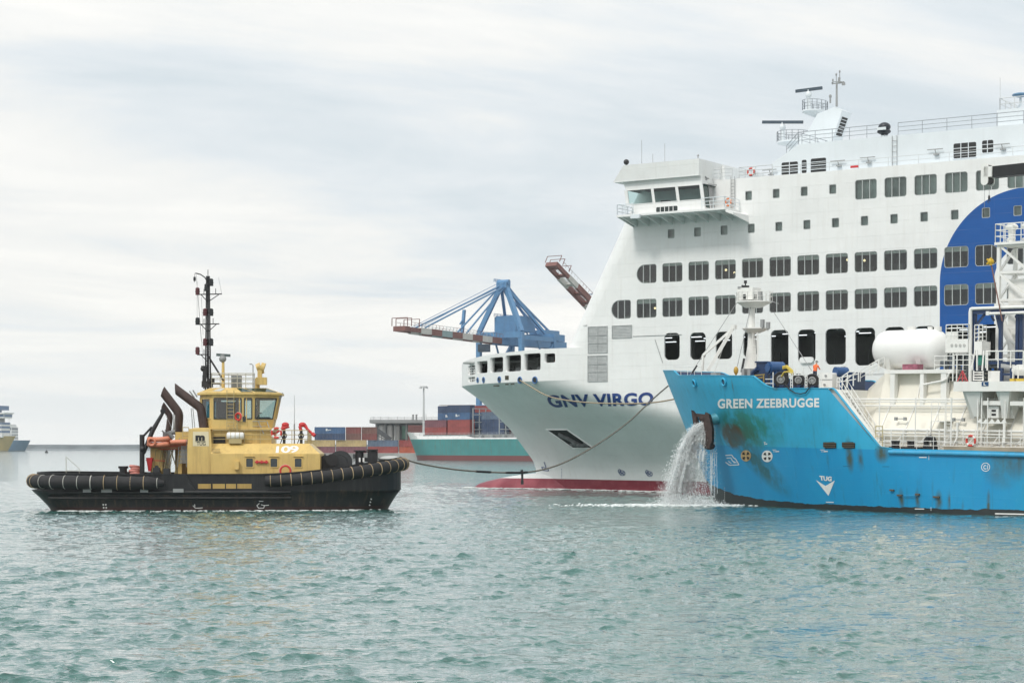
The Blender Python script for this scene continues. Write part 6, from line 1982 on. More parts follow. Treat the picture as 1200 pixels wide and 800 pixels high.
# covered searchlight-like dome on deck edge
YD = YU + .4
c = FR.at(1036.5, 152, YD)
mb = MB(); mb.ell((c.x, YD, c.z + .25), .62, .62, .48, 16, 10); mb.ell((c.x - .05, YD, c.z - .2), .70, .66, .30, 16, 8); mb.cyl((c.x, YD, c.z - .55), (c.x, YD, c.z - .15), .34, .58, 14)
dm = part(mb, 'searchlight', mat('cover_dark', (0.02, 0.024, 0.035), .4), ferry, 50)
mb = MB(); mb.box(c.x - .5, c.x + .4, YD - .72, YD - .55, c.z - .12, c.z + .16); mb.cyl((c.x, YD, c.z - .85), (c.x, YD, c.z - .6), .3, n=12); part(mb, 'lamp_band', upper_white, dm)
mb = MB()
for q in (-.35, .35): mb.beam((c.x + q, YD, zU), (c.x + q * .6, YD, c.z - .6), .12)
mb.cyl((c.x, YD, zU), (c.x, YD, c.z - .6), .16, n=8); part(mb, 'lamp_stand', rail_w, ferry)

# radar mast
YM = -7.0
def V_(px, py, y=YM): p = FR.at(px, py, y); return (p.x, y, p.z)
mast_poly = [(923, 172), (931, 163.5), (946, 154.5), (954, 141), (957.5, 133.5), (978.5, 125.3), (987, 129), (975.5, 163), (975.5, 178), (923, 186)]
mb = MB(); mb.prism([V_(*q) for q in mast_poly], (0, 2.4, 0)); rm = part(mb, 'radar_mast', upper_white, ferry)
aft0, aft1 = FR.at(975.8, 161.5, YM), FR.at(986.6, 130.5, YM)
mb = MB()
def af(f_, t, o=.02):
    x = aft0.x + (aft1.x - aft0.x) * t; z = aft0.z + (aft1.z - aft0.z) * t; return (x + o, YM + 2.4 * f_, z)
mb.add([af(.2, .12), af(.8, .12), af(.8, .82), af(.2, .82)], [(0, 1, 2, 3)]); part(mb, 'mast_grille', gr_d, rm)
mb = MB()
for k in range(1, 6): mb.beam(af(.2, .12 + .12 * k, .04), af(.8, .12 + .12 * k, .04), .05)
part(mb, 'grille_bars', upper_white, rm)
mb = MB(); mb.prism([V_(964.5, 168, YM - .02), V_(972.5, 166.8, YM - .02), V_(972.5, 177, YM - .02), V_(964.5, 178.5, YM - .02)], (0, .015, 0)); part(mb, 'mast_window', gr_d, rm)
for (pts, zc, scn) in (([(937, 131.5), (963, 126)], None, (932.5, 963.5, 107.2, 103.2, 947.5)), ([(906.5, 168.5), (943, 161)], None, (893.5, 941, 143.3, 143.3, 917))):
    a, b_ = Vector(V_(*pts[0])), Vector(V_(*pts[1])); z = (a.z + b_.z) / 2
    mb = MB(); n = 16; cxm = (a.x + b_.x) / 2; hw = (b_.x - a.x) / 2
    topo = [(cxm + hw * math.cos(t) if math.cos(t) < 0 else cxm + hw * .9 * math.cos(t), YM + 1.2 + 1.9 * math.sin(t), z) for t in np.linspace(0, 2 * math.pi, n, endpoint=False)]
    boto = [(cxm + .35 * (x - cxm) + hw * .45, YM + 1.2 + .5 * (y - YM - 1.2), z - .75) for x, y, zz in topo]
    mb.loft([topo, [(x, y, zz - .15) for x, y, zz in topo], boto]); part(mb, 'radar_platform', upper_white, rm)
    mb = MB(); mb.rail([(x * .98 + cxm * .02, y, zz) for x, y, zz in topo] + [topo[0]], h=1.05, step=.9, r=.03); part(mb, 'platform_railing', rail_d, rm)
    l, r_, yl, yr, pc = scn
    pa, pb = Vector(V_(l, yl, YM + 1)), Vector(V_(r_, yr, YM + 1)); c = Vector(V_(pc, (yl + yr) / 2, YM + 1))
    mb = MB(); mb.beam(pa, pb, .2, .32); part(mb, 'radar_scanner', mat('scanner_slate', (0.06, 0.085, 0.11), .4), rm)
    mb = MB(); mb.ell((c.x, c.y, c.z - .55), .34, .34, .42, 12, 8); mb.cyl((c.x, c.y, z), (c.x, c.y, c.z - .6), .26, .2, 10); mb.cyl((c.x, c.y, c.z - .3), (c.x, c.y, c.z), .12, n=8); part(mb, 'radar_pedestal', upper_white, rm, 50)
mb = MB(); a, b_ = Vector(V_(980.5, 125)), Vector(V_(980.5, 98)); mb.cyl(a, b_, .13, .10, 8)
c = Vector(V_(981, 98)); 
mb.torus(c + Vector((0, 0, .1)), (0, 0, 1), .55, .05, 16, 6); mb.beam(c + Vector((-.6, 0, 0)), c + Vector((.8, 0, .1)), .1)
for (px, h_) in ((976, 94), (980, 87.5), (984, 84)):
    q = Vector(V_(px, 98)); mb.cyl(q, Vector(V_(px, h_)), .04, n=6); t_ = Vector(V_(px, h_)); mb.ell(t_, .10, .10, .16, 8, 6)
mb.cyl(Vector(V_(983, 98)), Vector(V_(983.5, 91)), .14, n=8); mb.cyl(Vector(V_(988.5, 97)), Vector(V_(988.5, 100)), .2, n=8)
mb.cyl(Vector(V_(973, 121)), Vector(V_(973, 112)), .09, n=6); mb.ell(Vector(V_(973, 113)), .16, .16, .2, 8, 6)
part(mb, 'mast_head_antenna', grey_fit, rm)

# ---------------------------------------------------------------- marks, anchor pocket as a dark panel
ferry_blue = mat('letter_blue', (0.010, 0.045, 0.20), .4, var=.15, scale=3)
def hit_f(px, py): return FR.onhull(px, py, fb, .05)
mb = MB(); lettering(mb, 'GNV VIRGO', ((638.5, 463), (766.5, 459.2), (764.5, 474.6), (645.5, 477.6)), hit_f, bold=.034, spacing=1.06)
part(mb, 'ship_name', ferry_blue, ferry)
pk = [(640, 503), (664.5, 503), (696, 525), (671.5, 525)]
mb = MB(); flatpoly(mb, pk, lambda a, b: FR.onhull(a, b, fb, .04), 3)
ap = part(mb, 'pocket_shade_panel', mat('pocket_shade', (0.028, 0.032, 0.032), .8, var=.6, scale=.8), ferry)  # flat panel on the hull, coloured dark as the shade of a recess
ed = [FR.onhull(a, b, fb, .06) for a, b in pk]
mb = MB()
for i in range(4): mb.beam(ed[i], ed[(i + 1) % 4], .16)
part(mb, 'pocket_rim', fw, ap)
mb = MB()
def hk(px, py, o=.25): return FR.onhull(px, py, fb, o)
mb.tube([hk(655, 509), hk(668, 515), hk(676, 520)], [.25, .22, .3], 8); mb.tube([hk(668, 521), hk(677, 521), hk(685, 522)], [.12, .3, .15], 8); mb.tube([hk(684, 519), hk(689, 522.5)], [.25, .12], 8)
part(mb, 'anchor', mat('anchor_grey', (0.16, 0.17, 0.17), .7, var=.6, scale=3), ferry, 50)
mb = MB()
for (px, py) in ((729, 554), (761, 555)):
    strokes(mb, [(px - 3 + 1.6 * math.cos(t), py - 2.2 + 2.2 * math.sin(t)) for t in np.linspace(0, 6.28, 9)], .7, hit_f)
    strokes(mb, [(px + 3.4 * math.cos(t), py + 3.6 * math.sin(t) * .8 + .4 * math.cos(t)) for t in np.linspace(0.2, 6.48, 15)], .6, hit_f)
    strokes(mb, [(px - 2.2, py - 1.5), (px + 2.2, py + 1.9)], .8, hit_f); strokes(mb, [(px - 2, py + 1.8), (px + 2, py - 1.4)], .8, hit_f)
strokes(mb, [(637.5, 541), (640, 548), (634.5, 547), (637, 551), (643, 551.5), (641.5, 548)], .8, hit_f)
for k in range(7): strokes(mb, [(658, 549 + k * 1.7), (658.3, 549.8 + k * 1.7)], .6, hit_f)
part(mb, 'hull_marking', ferry_blue, ferry)
mb = MB(); strokes(mb, [(700, 525.3), (750, 525.5), (800, 525.8)], .35, hit_f); strokes(mb, [(765, 470), (830, 471)], .35, hit_f)
part(mb, 'weld_line', mat('weld_pale', (0.85, 0.85, 0.84), .4), ferry)
def hit_side(px, py): p = P(px, py); return (p.x, -FB_ - .012, p.z)
mb = MB(); lettering(mb, 'SWL 80T', ((977, 430), (991, 429.3), (991, 431.4), (977, 432.2)), hit_side, bold=.03); part(mb, 'bollard_marking', mark_black, ferry)
# white tank-like fitting in one opening
mb = MB(); a, b_ = P(938, 425.5), P(954, 418); mb.prism([(x, -FB_ - .25, z) for x, z in rrect(a.x, b_.x, a.z, b_.z, .3, 5)], (0, .3, 0)); part(mb, 'fairlead_cover', fw, ferry)

c = P(880.3, 201.5, -14.7); lifebuoy('red and white lifebuoy on the ferry top rail behind the bridge wing', FR, (c.x, -14.75, c.z), (0, 1, 0), .36)
c = P(856.5, 237, -14.9); lifebuoy('orange lifebuoy beside the ladder under the ferry bridge wing', FR, (c.x - .2, -15.1, c.z), (0.2, 1, 0), .36, col=mat('buoy_orange', (0.75, 0.22, 0.08), .5))
# ================================================================ BLUE BUNKER SHIP
BS = Frame((18.1, 177.6, 0), R(-45), R(1.0))
B2 = 9.2
def B(px, py, y=0.0): return BS.at(px, py, y)
bst = [B(*q) for q in ((777.5, 434.5), (806, 509), (838, 589))]
def bstem(z): return float(np.interp(z, [-3, bst[2].z, bst[1].z, bst[0].z, bst[0].z + 1], [bst[2].x + .6, bst[2].x, bst[1].x, bst[0].x, bst[0].x - .4]))
def bsb(x, z):
    w = min(1, max(0, z / 10.5)); x0 = bstem(z)
    Ln = 33 + (22 - 33) * w; p = 1.9 - .1 * w; q = 1.05 + .15 * w
    t = min(1, max(0, (x - x0) / Ln))
    return B2 * (1 - (1 - t) ** p) ** (1 / q)
def bh(px, py, off=0.04): return BS.onhull(px, py, bsb, off)
tops = [bst[0]] + [bh(*q) for q in ((789, 434.5), (794.5, 440.3), (882, 440.7), (897, 452), (907, 455.6), (976, 455.2), (1030, 523.8), (1042, 525.4), (1120, 527), (1199, 529.5))]
tx_, tz_ = [p.x for p in tops], [p.z for p in tops]
tx_.append(110); tz_.append(tz_[-1])
def bztop(x): return float(np.interp(x, tx_, tz_))
ZF = bh(930, 455.3).z - .02      # forecastle deck
ZD = tz_[-1] - .02               # main deck
xb0, xb1 = bh(976, 455.2).x, bh(1030, 523.8).x
anch = bh(831, 503)

def bunker_paint():
    m = mat('bunker_blue', (0.030, 0.385, 0.62), .42, var=.12, scale=.35, streak=.22, streak_col=(0.02, 0.16, 0.24))
    t = m.node_tree; b = t.nodes['Principled BSDF']
    src = b.inputs['Base Color'].links[0].from_socket
    tcn = t.nodes.new('ShaderNodeTexCoord'); sp = t.nodes.new('ShaderNodeSeparateXYZ'); t.links.new(tcn.outputs['Object'], sp.inputs[0])
    X, Y, Z = sp.outputs
    def math_(op, a, b_=None, c_=None, clamp=False):
        n = t.nodes.new('ShaderNodeMath'); n.operation = op; n.use_clamp = clamp
        for i, v in enumerate((a, b_, c_)):
            if v is None: continue
            if isinstance(v, (int, float)): n.inputs[i].default_value = v
            else: t.links.new(v, n.inputs[i])
        return n.outputs[0]
    def mixc(fac, a, col):
        mx = t.nodes.new('ShaderNodeMix'); mx.data_type = 'RGBA'
        t.links.new(fac, mx.inputs['Factor']); t.links.new(a, mx.inputs['A'])
        if isinstance(col, tuple): mx.inputs['B'].default_value = (*col, 1)
        else: t.links.new(col, mx.inputs['B'])
        return mx.outputs['Result']
    def noise(sc, det=6, scale=(1, 1, 1), rough=.6):
        n = t.nodes.new('ShaderNodeTexNoise'); n.inputs['Scale'].default_value = sc; n.inputs['Detail'].default_value = det; n.inputs['Roughness'].default_value = rough
        mpn = t.nodes.new('ShaderNodeMapping'); mpn.inputs['Scale'].default_value = scale
        t.links.new(tcn.outputs['Object'], mpn.inputs[0]); t.links.new(mpn.outputs[0], n.inputs['Vector']); return n.outputs['Fac']
    n1_ = noise(.8); n2_ = noise(.5, 6, (1, 1, .25)); n3_ = noise(2.2, 5, (1, 1, .10))
    # deeper blue below the deck line
    low = t.nodes.new('ShaderNodeMix'); low.data_type = 'RGBA'; low.inputs['A'].default_value = (0.006, 0.235, 0.50, 1); low.inputs['B'].default_value = (0.012, 0.325, 0.60, 1)
    t.links.new(n2_, low.inputs['Factor'])
    src = mixc(math_('LESS_THAN', Z, ZD - .03), src, low.outputs['Result'])
    # greenish weathering towards the stern
    aft = math_('MULTIPLY', math_('SUBTRACT', n2_, .40, clamp=True), 3.0, clamp=True)
    aft = math_('MULTIPLY', aft, math_('MULTIPLY', math_('SUBTRACT', X, bh(1110, 560).x), .12, clamp=True))
    src = mixc(math_('MULTIPLY', aft, .5), src, (0.02, 0.30, 0.36))
    # stains round the anchor: green bloom, rust ring and its run-off
    def blob(px, py, rx, rz, amt, slant=0.0):
        c = bh(px, py)
        dx_ = math_('SUBTRACT', X, c.x); dz_ = math_('SUBTRACT', Z, c.z)
        dx_ = math_('ADD', dx_, math_('MULTIPLY', dz_, slant))
        r2 = math_('ADD', math_('POWER', math_('DIVIDE', dx_, rx), 2.0), math_('POWER', math_('DIVIDE', dz_, rz), 2.0))
        f_ = math_('SUBTRACT', 1.0, math_('SQRT', r2), clamp=True)
        f_ = math_('MULTIPLY', f_, math_('MULTIPLY_ADD', n1_, 3.4, -.9, clamp=True))
        f_ = math_('MULTIPLY', f_, math_('MULTIPLY_ADD', n3_, 2.2, -.1, clamp=True))
        return math_('MULTIPLY', f_, amt, clamp=True)
    src = mixc(blob(876, 498, 5.2, 2.4, 1.7, .6), src, (0.008, 0.20, 0.18))
    src = mixc(blob(866, 506, 3.4, 1.8, 2.1, .8), src, (0.02, 0.125, 0.09))
    src = mixc(blob(859, 511, 2.0, 1.2, 4.5), src, (0.075, 0.055, 0.028))
    src = mixc(blob(886, 540, 2.4, 3.2, 1.7, 1.2), src, (0.02, 0.13, 0.17))
    for (px, py, rx, rz, am) in ((995, 533, .5, 1.6, 1.5), (1008, 538, .35, 1.2, .9), (1056, 585, .35, 1.0, 1.3), (1075, 585, .3, 1.0, 1.2), (1100, 590, .4, 1.2, 1.4), (1112, 590, .15, 1.2, 1.2), (1128, 595, .15, .8, 1.2), (1158, 590, .2, 1.2, 1.4), (1033, 531, .8, .9, 1.4), (1175, 545, 2.0, 2.0, .9), (1193, 540, 1.0, 1.6, .8), (908, 452, .5, .5, 1.6), (858, 452, .15, 1.0, 1.0)):
        src = mixc(blob(px, py, rx, rz, am), src, (0.06, 0.09, 0.07))
    # fine run-off streaks
    src = mixc(math_('MULTIPLY', math_('SUBTRACT', n3_, .585, clamp=True), 2.2, clamp=True), src, (0.03, 0.11, 0.13))
    n4_ = noise(1.1, 6, (2.6, 1, .05), .7)
    src = mixc(math_('MULTIPLY', math_('SUBTRACT', n4_, .66, clamp=True), 4.5, clamp=True), src, (0.075, 0.060, 0.035))
    n5_ = noise(3.0, 6)
    src = mixc(math_('MULTIPLY', math_('SUBTRACT', n5_, .63, clamp=True), 3.0, clamp=True), src, (0.10, 0.36, 0.50))
    # black boot topping with a ragged fouled edge, climbing at the bow
    e_ = math_('MULTIPLY', math_('POWER', 2.0, math_('MULTIPLY', X, -.30)), 1.35)
    lim = math_('ADD', math_('ADD', e_, math_('MULTIPLY_ADD', X, .0175, .40)), math_('MULTIPLY', math_('SUBTRACT', n1_, .5), .5))
    boot = t.nodes.new('ShaderNodeMix'); boot.data_type = 'RGBA'; boot.inputs['A'].default_value = (0.008, 0.010, 0.012, 1); boot.inputs['B'].default_value = (0.035, 0.045, 0.045, 1)
    t.links.new(n1_, boot.inputs['Factor'])
    src = mixc(math_('LESS_THAN', Z, lim), src, boot.outputs['Result'])
    t.links.new(src, b.inputs['Base Color'])
    wv = noise(.7, 3, (.6, 1, .9))
    seam = math_('LESS_THAN', math_('FRACT', math_('MULTIPLY', Z, 1 / 1.83)), .025); seam2 = math_('LESS_THAN', math_('FRACT', math_('MULTIPLY', X, 1 / 4.7)), .012)
    hh = math_('ADD', math_('MULTIPLY', math_('MAXIMUM', seam, seam2), .3), wv)
    bp = t.nodes.new('ShaderNodeBump'); bp.inputs['Strength'].default_value = .35; bp.inputs['Distance'].default_value = .05
    t.links.new(hh, bp.inputs['Height']); t.links.new(bp.outputs[0], b.inputs['Normal'])
    return m
bp_ = bunker_paint()
bunk = thing('bunker_ship', 'bright blue gas bunker ship with white deck plant and stained hull alongside the ferry', 'ship', BS, (0, 0, 0))
bw = mat('bunker_white', (0.80, 0.80, 0.77), .45, var=.07, scale=.5, streak=.16, streak_col=(0.50, 0.45, 0.36))
cream_w = mat('bunker_cream', (0.78, 0.75, 0.66), .5, var=.06, scale=.4, streak=.12, streak_col=(0.5, 0.44, 0.32))
deck_red = mat('bunker_deck', (0.30, 0.25, 0.20), .8, var=.3, scale=.6)
navy = mat('bunker_navy', (0.012, 0.035, 0.10), .4, var=.2)
mach_blue = mat('winch_blue', (0.02, 0.08, 0.22), .45, var=.2)

# hull skin, inner face, cap rail, decks
xcols = list(np.arange(0, 3, .15)) + list(np.arange(3, 34, .22)) + list(np.linspace(34, 112, 12))
mb = hull_shell(bsb, bstem, xcols, bztop, -3, 30)
part(mb, 'hull', bp_, bunk, 45)
mb = MB()
xcap = list(np.linspace(bst[0].x, xb1 + 1.2, 170))
for sgn in (-1, 1):
    o_ = [(x, sgn * (bsb(x, bztop(x)) + .05), bztop(x) + .0) for x in xcap]; o2_ = [(x, y, z + .07) for x, y, z in o_]
    i2_ = [(x, sgn * max(0, bsb(x, bztop(x)) - .22), z + .07) for (x, y, z) in o_]; i_ = [(x, y, z - .07) for x, y, z in i2_]
    mb.loft([o_, o2_, i2_, i_], close=False, cap=False)
part(mb, 'cap_rail', bp_, bunk, 40)
mb = MB()
xin = [x for x in xcap if x < bh(907, 455).x]
for sgn in (-1, 1):
    mb.loft([[(x + .1, sgn * max(0, bsb(x, bztop(x)) - .2), bztop(x)) for x in xin], [(max(x + .1, bstem(ZF) + .3), sgn * max(0, bsb(x, ZF) - .22), ZF) for x in xin]], close=False, cap=False)
part(mb, 'bulwark_lining', navy, bunk)
mb = MB()
xf_ = [x for x in np.linspace(bst[0].x + .3, xb0, 50)]
mb.loft([[(x, -max(0, bsb(x, ZF) - .03), ZF - .03) for x in xf_], [(x, max(0, bsb(x, ZF) - .03), ZF - .03) for x in xf_]], close=False, cap=False)
part(mb, 'forecastle_deck', deck_red, bunk)
mb = MB()
xm_ = [x for x in np.linspace(xb0, 110, 20)]
mb.loft([[(x, -bsb(x, ZD) + .03, ZD - .03) for x in xm_], [(x, bsb(x, ZD) - .03, ZD - .03) for x in xm_]], close=False, cap=False)
part(mb, 'main_deck', deck_red, bunk)
mb = MB(); hb_ = bsb(xb0 - .3, ZD) - .35; mb.box(xb0 - .25, xb0, -hb_, hb_, ZD, ZF - .04); part(mb, 'forecastle_bulkhead', bw, bunk)
# diagonal wing plating behind the break, white inside
mb = MB(); mb.prism([(xb0, -hb_, ZF - .1), (xb1, -hb_, ZD), (xb0, -hb_, ZD)], (0, .05, 0)); part(mb, 'wing_lining', bw, bunk)
mb = MB(); xw_ = [xb0 - .5 + (xb1 + .8 - xb0) * k / 20 for k in range(21)]
mb.loft([[(x, -bsb(x, bztop(x)) + .2, bztop(x) + .05) for x in xw_], [(x, -bsb(x, ZD) + .24, ZD) for x in xw_]], close=False, cap=False)
mb.loft([[(x, -bsb(x, bztop(x)) + .2, bztop(x) + .05) for x in xw_], [(x, -bsb(x, bztop(x)) + .9, bztop(x) - .05) for x in xw_]], close=False, cap=False)
part(mb, 'wing_inner_plate', bw, bunk)
# rubbing pipe
mb = MB(); a = bh(1042, 529.5); mb.cyl((a.x, -B2 - .06, a.z), (100, -B2 - .06, a.z), .17, n=10); part(mb, 'rubbing_bar', mat('bar_blue', (0.05, 0.36, 0.62), .4, var=.2, streak=.3), bunk, 40)
mb = MB(); a = bh(1105, 525); mb.box(a.x, 100, -B2 + .05, -B2 + .3, ZD, ZD + .33); part(mb, 'gutter_bar', mat('gutter_tan', (0.36, 0.30, 0.22), .8, var=.3), bunk)

# ---------------------------------------------------------------- hull marks
def bm_(px, py): return bh(px, py, .03)
mb = MB(); lettering(mb, 'GREEN ZEEBRUGGE', ((841, 467.2), (960, 466.2), (960, 477), (841, 478.6)), bm_, bold=.035, spacing=1.08, cuts=1)
part(mb, 'ship_name', mark_white, bunk)
mb = MB(); lettering(mb, 'TUG', ((960, 557), (975, 558.2), (974.5, 563.8), (961, 562.6)), bm_, bold=.05, cuts=1)
flatpoly(mb, [(956, 562), (967.4, 569), (978.3, 562.6), (970.8, 580.6)], bm_)
part(mb, 'tug_mark', mark_white, bunk)
mb = MB()
# bulb symbol
strokes(mb, [(850, 533.3), (857.5, 532.8), (859.5, 536), (862, 537.5), (866, 544.3), (855, 544.8), (850.2, 541.2)], 1.0, bm_)
strokes(mb, [(851.5, 536.5), (856.5, 536.2), (858.5, 540), (863, 542)], .9, bm_); strokes(mb, [(853.5, 540), (857, 542.8)], .8, bm_); strokes(mb, [(859.5, 540), (860.5, 542.5)], .7, bm_)
# white thruster mark
flatpoly(mb, ringpts(899, 534.3, 6.4, 22, 6.8), bm_)
part(mb, 'bow_mark', mark_white, bunk)
mb = MB(); flatpoly(mb, ringpts(874, 533.8, 6.0, 22, 6.6), bm_); part(mb, 'thruster_mark', mat('mark_tan', (0.50, 0.34, 0.16), .6, var=.3, scale=3), bunk)
mb = MB()
def bm2(px, py): return bh(px, py, .045)
for (px, py) in ((899, 534.3), (874, 533.8)):
    for k in range(4):
        a_ = k * math.pi / 2 + .75
        u_ = lambda r_, d: (px + r_ * math.cos(a_ + d), py + r_ * 1.05 * math.sin(a_ + d))
        flatpoly(mb, [u_(1.2, 0), u_(4.6, -.42), u_(5.1, 0), u_(4.6, .42)], bm2)
part(mb, 'propeller_sign', mark_black, bunk)
mb = MB()
strokes(mb, [(1155 + 4.8 * math.cos(t), 547 + 4.8 * math.sin(t)) for t in np.linspace(0, 2 * math.pi, 25)], .75, bm_)
lettering(mb, 'C1', ((1152.4, 544.6), (1157.8, 544.6), (1157.8, 549.6), (1152.4, 549.6)), bm_, bold=.02, cuts=0)
for (x0, y0, x1, y1) in ((1166, 601.5, 1200, 602.2),): strokes(mb, [(x0, y0), (x1, y1)], 1.5, bm_)
for k in range(8): strokes(mb, [(848.8, 571.0 + k * 2.5), (849.5, 571.7 + k * 2.5)], .8, bm_)
for (px, py, w) in ((905, 526.8, 8), (961, 526.8, 9), (895, 518, 4)):
    strokes(mb, [(px, py), (px + w * .6, py)], .5, bm_); strokes(mb, [(px + w * .25, py), (px + w * .25, py + 3)], .5, bm_); strokes(mb, [(px + w * .45, py + 2), (px + w, py + 1.8)], 1.1, bm_)
strokes(mb, [(1077, 535.6), (1086, 535.6)], 1.1, bm_); strokes(mb, [(1088.5, 533), (1088.5, 538.5)], .5, bm_)
strokes(mb, [(1072, 596), (1083, 596)], 1.1, bm_); strokes(mb, [(1091, 594), (1091, 598)], .5, bm_); strokes(mb, [(968, 588), (977, 588.3)], 1.0, bm_); strokes(mb, [(1092, 603), (1103, 603)], .9, bm_)
part(mb, 'draught_mark', mark_white, bunk)
mb = MB(); strokes(mb, [(858, 524.4), (1027, 526.2)], .6, bm_); strokes(mb, [(988, 546), (1042, 546.5)], .5, bm_); part(mb, 'weld_seam', mat('seam_dark', (0.015, 0.10, 0.20), .5), bunk)
# anodes / small brackets on the side
mb = MB()
for (px, py, w) in ((1046, 574, 5), (1055, 580, 6), (1076, 579, 5), (1098, 582, 7)):
    c = bh(px, py, .0); mb.cbox((c.x, -bsb(c.x, c.z) - .08, c.z), (w / 13, .16, .12))
part(mb, 'hull_bracket', mat('bracket_rust', (0.10, 0.08, 0.05), .8), bunk)
a_, b__ = bh(1060, 580.5), bh(1076, 580.5); mb = MB(); mb.cyl((a_.x, a_.y - .1, a_.z), (b__.x, b__.y - .1, b__.z), .035, n=6); part(mb, 'hand_grip', bp_, bunk)
# roller fairleads on the side: mouth shade painted as dark ovals, with bars
for px in (972.5, 994.5):
    c = bh(px, 521.5, .02)
    mb = MB(); flatpoly(mb, [(px - 8, 518), (px + 5, 517.6), (px + 7.5, 520), (px + 7.5, 525), (px - 5, 525.4), (px - 8, 523)], lambda a, b: bh(a, b, .035)); f_ = part(mb, 'fairlead', mat('mouth_shade_dark', (0, 0, 0)), bunk)
    mb = MB()
    for k in range(3): mb.beam(bh(px - 7.5, 519 + k * 2.2, .08), bh(px + 7, 519 + k * 2.2, .08), .07)
    part(mb, 'fairlead_roller', mat('bracket_rust', (0, 0, 0)), f_)
# two round hawse rings high on the bow
for px, py in ((814, 449), (848.5, 447.5)):
    c = bh(px, py, .0); e1, e2 = bh(px + 1, py, 0), bh(px, py + 1, 0)
    n_ = (e1 - c).cross(e2 - c).normalized()
    if n_.y > 0: n_ = -n_
    mb = MB(); mb.torus(c + n_ * .06, n_, .30, .085, 22, 8); r_ = part(mb, 'fairlead_ring', bp_, bunk, 60)
    mb = MB(); mb.cyl(c + n_ * .02, c + n_ * .05, .27, n=18); part(mb, 'mouth_shade_disc', mat('mouth_shade_blue', (0.02, 0.07, 0.13), .7), r_)  # shade of the hole painted as a dark blue disc
# anchor hawse pipe and anchor
n_a = Vector((-.55, -.78, -.05)).normalized()
hp = bh(838, 488, 0)
mb = MB(); p0 = hp - n_a * .3 + Vector((.15, 0, -.1)); p1 = hp + n_a * .62 + Vector((0, 0, -.35)); mb.cyl(p0, p1, .52, .46, 18); mb.torus(p1, p1 - p0, .46, .09, 18, 8); part(mb, 'hawse_pipe', mat('hawse_teal', (0.05, 0.30, 0.38), .5, var=.4, scale=2, streak=.4), bunk, 50)
an_m = mat('anchor_rust', (0.055, 0.036, 0.032), .8, var=.5, scale=2.5)
anc = p1 + n_a * .12 + Vector((0.0, 0, -.12))
mb = MB()
def A_(u, w, d=0): return anc + Vector((u * 1.25 - .1, -d, w * 1.12))
mb.beam(A_(-.05, .45), A_(.2, -1.7), .5, .4)
mb.prism([A_(-1.0, .9, .1), A_(-.62, .5, .1), A_(-.42, -.5, .1), A_(.15, -1.5, .1), A_(.45, -2.0, .1), A_(.0, -1.75, .1), A_(-.55, -1.1, .1), A_(-.8, -.2, .1)], (.1, -.5, .05))
mb.prism([A_(.25, .75, .15), A_(.55, .6, .15), A_(.85, -.5, .15), A_(.85, -1.5, .15), A_(.6, -2.05, .15), A_(.25, -1.9, .15), A_(.3, -.9, .15), A_(.1, -.1, .15)], (.15, -.5, .05))
mb.ell(A_(.4, -1.8, .1), .55, .42, .32, 12, 8); mb.ell(A_(-.1, .3, .1), .5, .4, .35, 12, 8)
mb.beam(A_(-.65, .55, .3), A_(.5, .45, .3), .3); mb.beam(A_(-.5, -.6, .3), A_(.7, -.9, .3), .24)
part(mb, 'anchor', an_m, bunk, 35)

# ---------------------------------------------------------------- foremast
yM = 0.0
def Bm(px, py, y=0.0): return BS.at(px, py, y)
x_m = Bm(880, 436).x
def zat(py, y=0.0, px=880): return BS.at(px, py, y).z
mb = MB()
prof = [(448, 10.5), (430, 9), (405, 5.0), (388, 4.4), (360, 4.0), (352, 4.4)]
rings = []
for py, w in prof:
    r_ = w / 14.0; z = zat(py)
    rings.append([(x_m + r_ * math.cos(t) * 1.0, r_ * math.sin(t) * .9, z) for t in np.linspace(0, 2 * math.pi, 14, endpoint=False)])
rings[0] = [(x, y, ZF) for x, y, z in rings[0]]
mb.loft(rings)
fm = part(mb, 'foremast', bw, bunk, 50)
def disc(px0, px1, py, th, pya=None):
    c = Bm((px0 + px1) / 2, py); r_ = (Bm(px1, py).x - Bm(px0, py).x) / 2
    return c, r_
for (p0, p1, py, hc) in ((866, 902, 353, .55), (872, 900, 384, .45)):
    c, r_ = disc(p0, p1, py, .1); mb = MB()
    ring = [(c.x + r_ * math.cos(t), r_ * .8 * math.sin(t), c.z) for t in np.linspace(0, 2 * math.pi, 18, endpoint=False)]
    mb.loft([ring, [(x, y, z - .1) for x, y, z in ring], [(x_m + (x - x_m) * .45, y * .5, z - hc) for x, y, z in ring]]); pf = part(mb, 'mast_platform', bw, fm)
    if py < 360: mb = MB(); mb.rail(ring + [ring[0]], h=.8, step=1.1, r=.018, rows=2); part(mb, 'platform_railing', bw, pf)
mb = MB(); a, b_ = Bm(868.5, 352), Bm(887, 337); mb.box(a.x, b_.x, -.6, .6, a.z, b_.z)
for k in range(2): mb.box(a.x + .3 + k * .7, a.x + .55 + k * .7, -.64, -.6, a.z + .35, a.z + .8)
part(mb, 'mast_top_house', bw, fm)
mb = MB()
for (px, w) in ((872.5, 4), (884, 1.2), (886, 1.2)):
    c = Bm(px, 347.5, -.63); mb.cbox((c.x, -.64, c.z), (w / 14, .04, .4))
part(mb, 'mast_house_opening', interior_dark, fm)
mb = MB(); c = Bm(873.5, 336); mb.cyl((c.x, 0, c.z - .1), (c.x, 0, c.z + .1), .35, n=12); mb.cyl((c.x, 0, c.z), (c.x, 0, c.z + .5), .06); mb.cyl((c.x, 0, c.z + .3), (c.x, 0, c.z + .55), .14, n=10); mb.cyl((c.x - .3, 0, c.z), (c.x - .35, 0, c.z + .15), .1)
part(mb, 'mast_head_light', dark_iron, fm)
mb = MB()
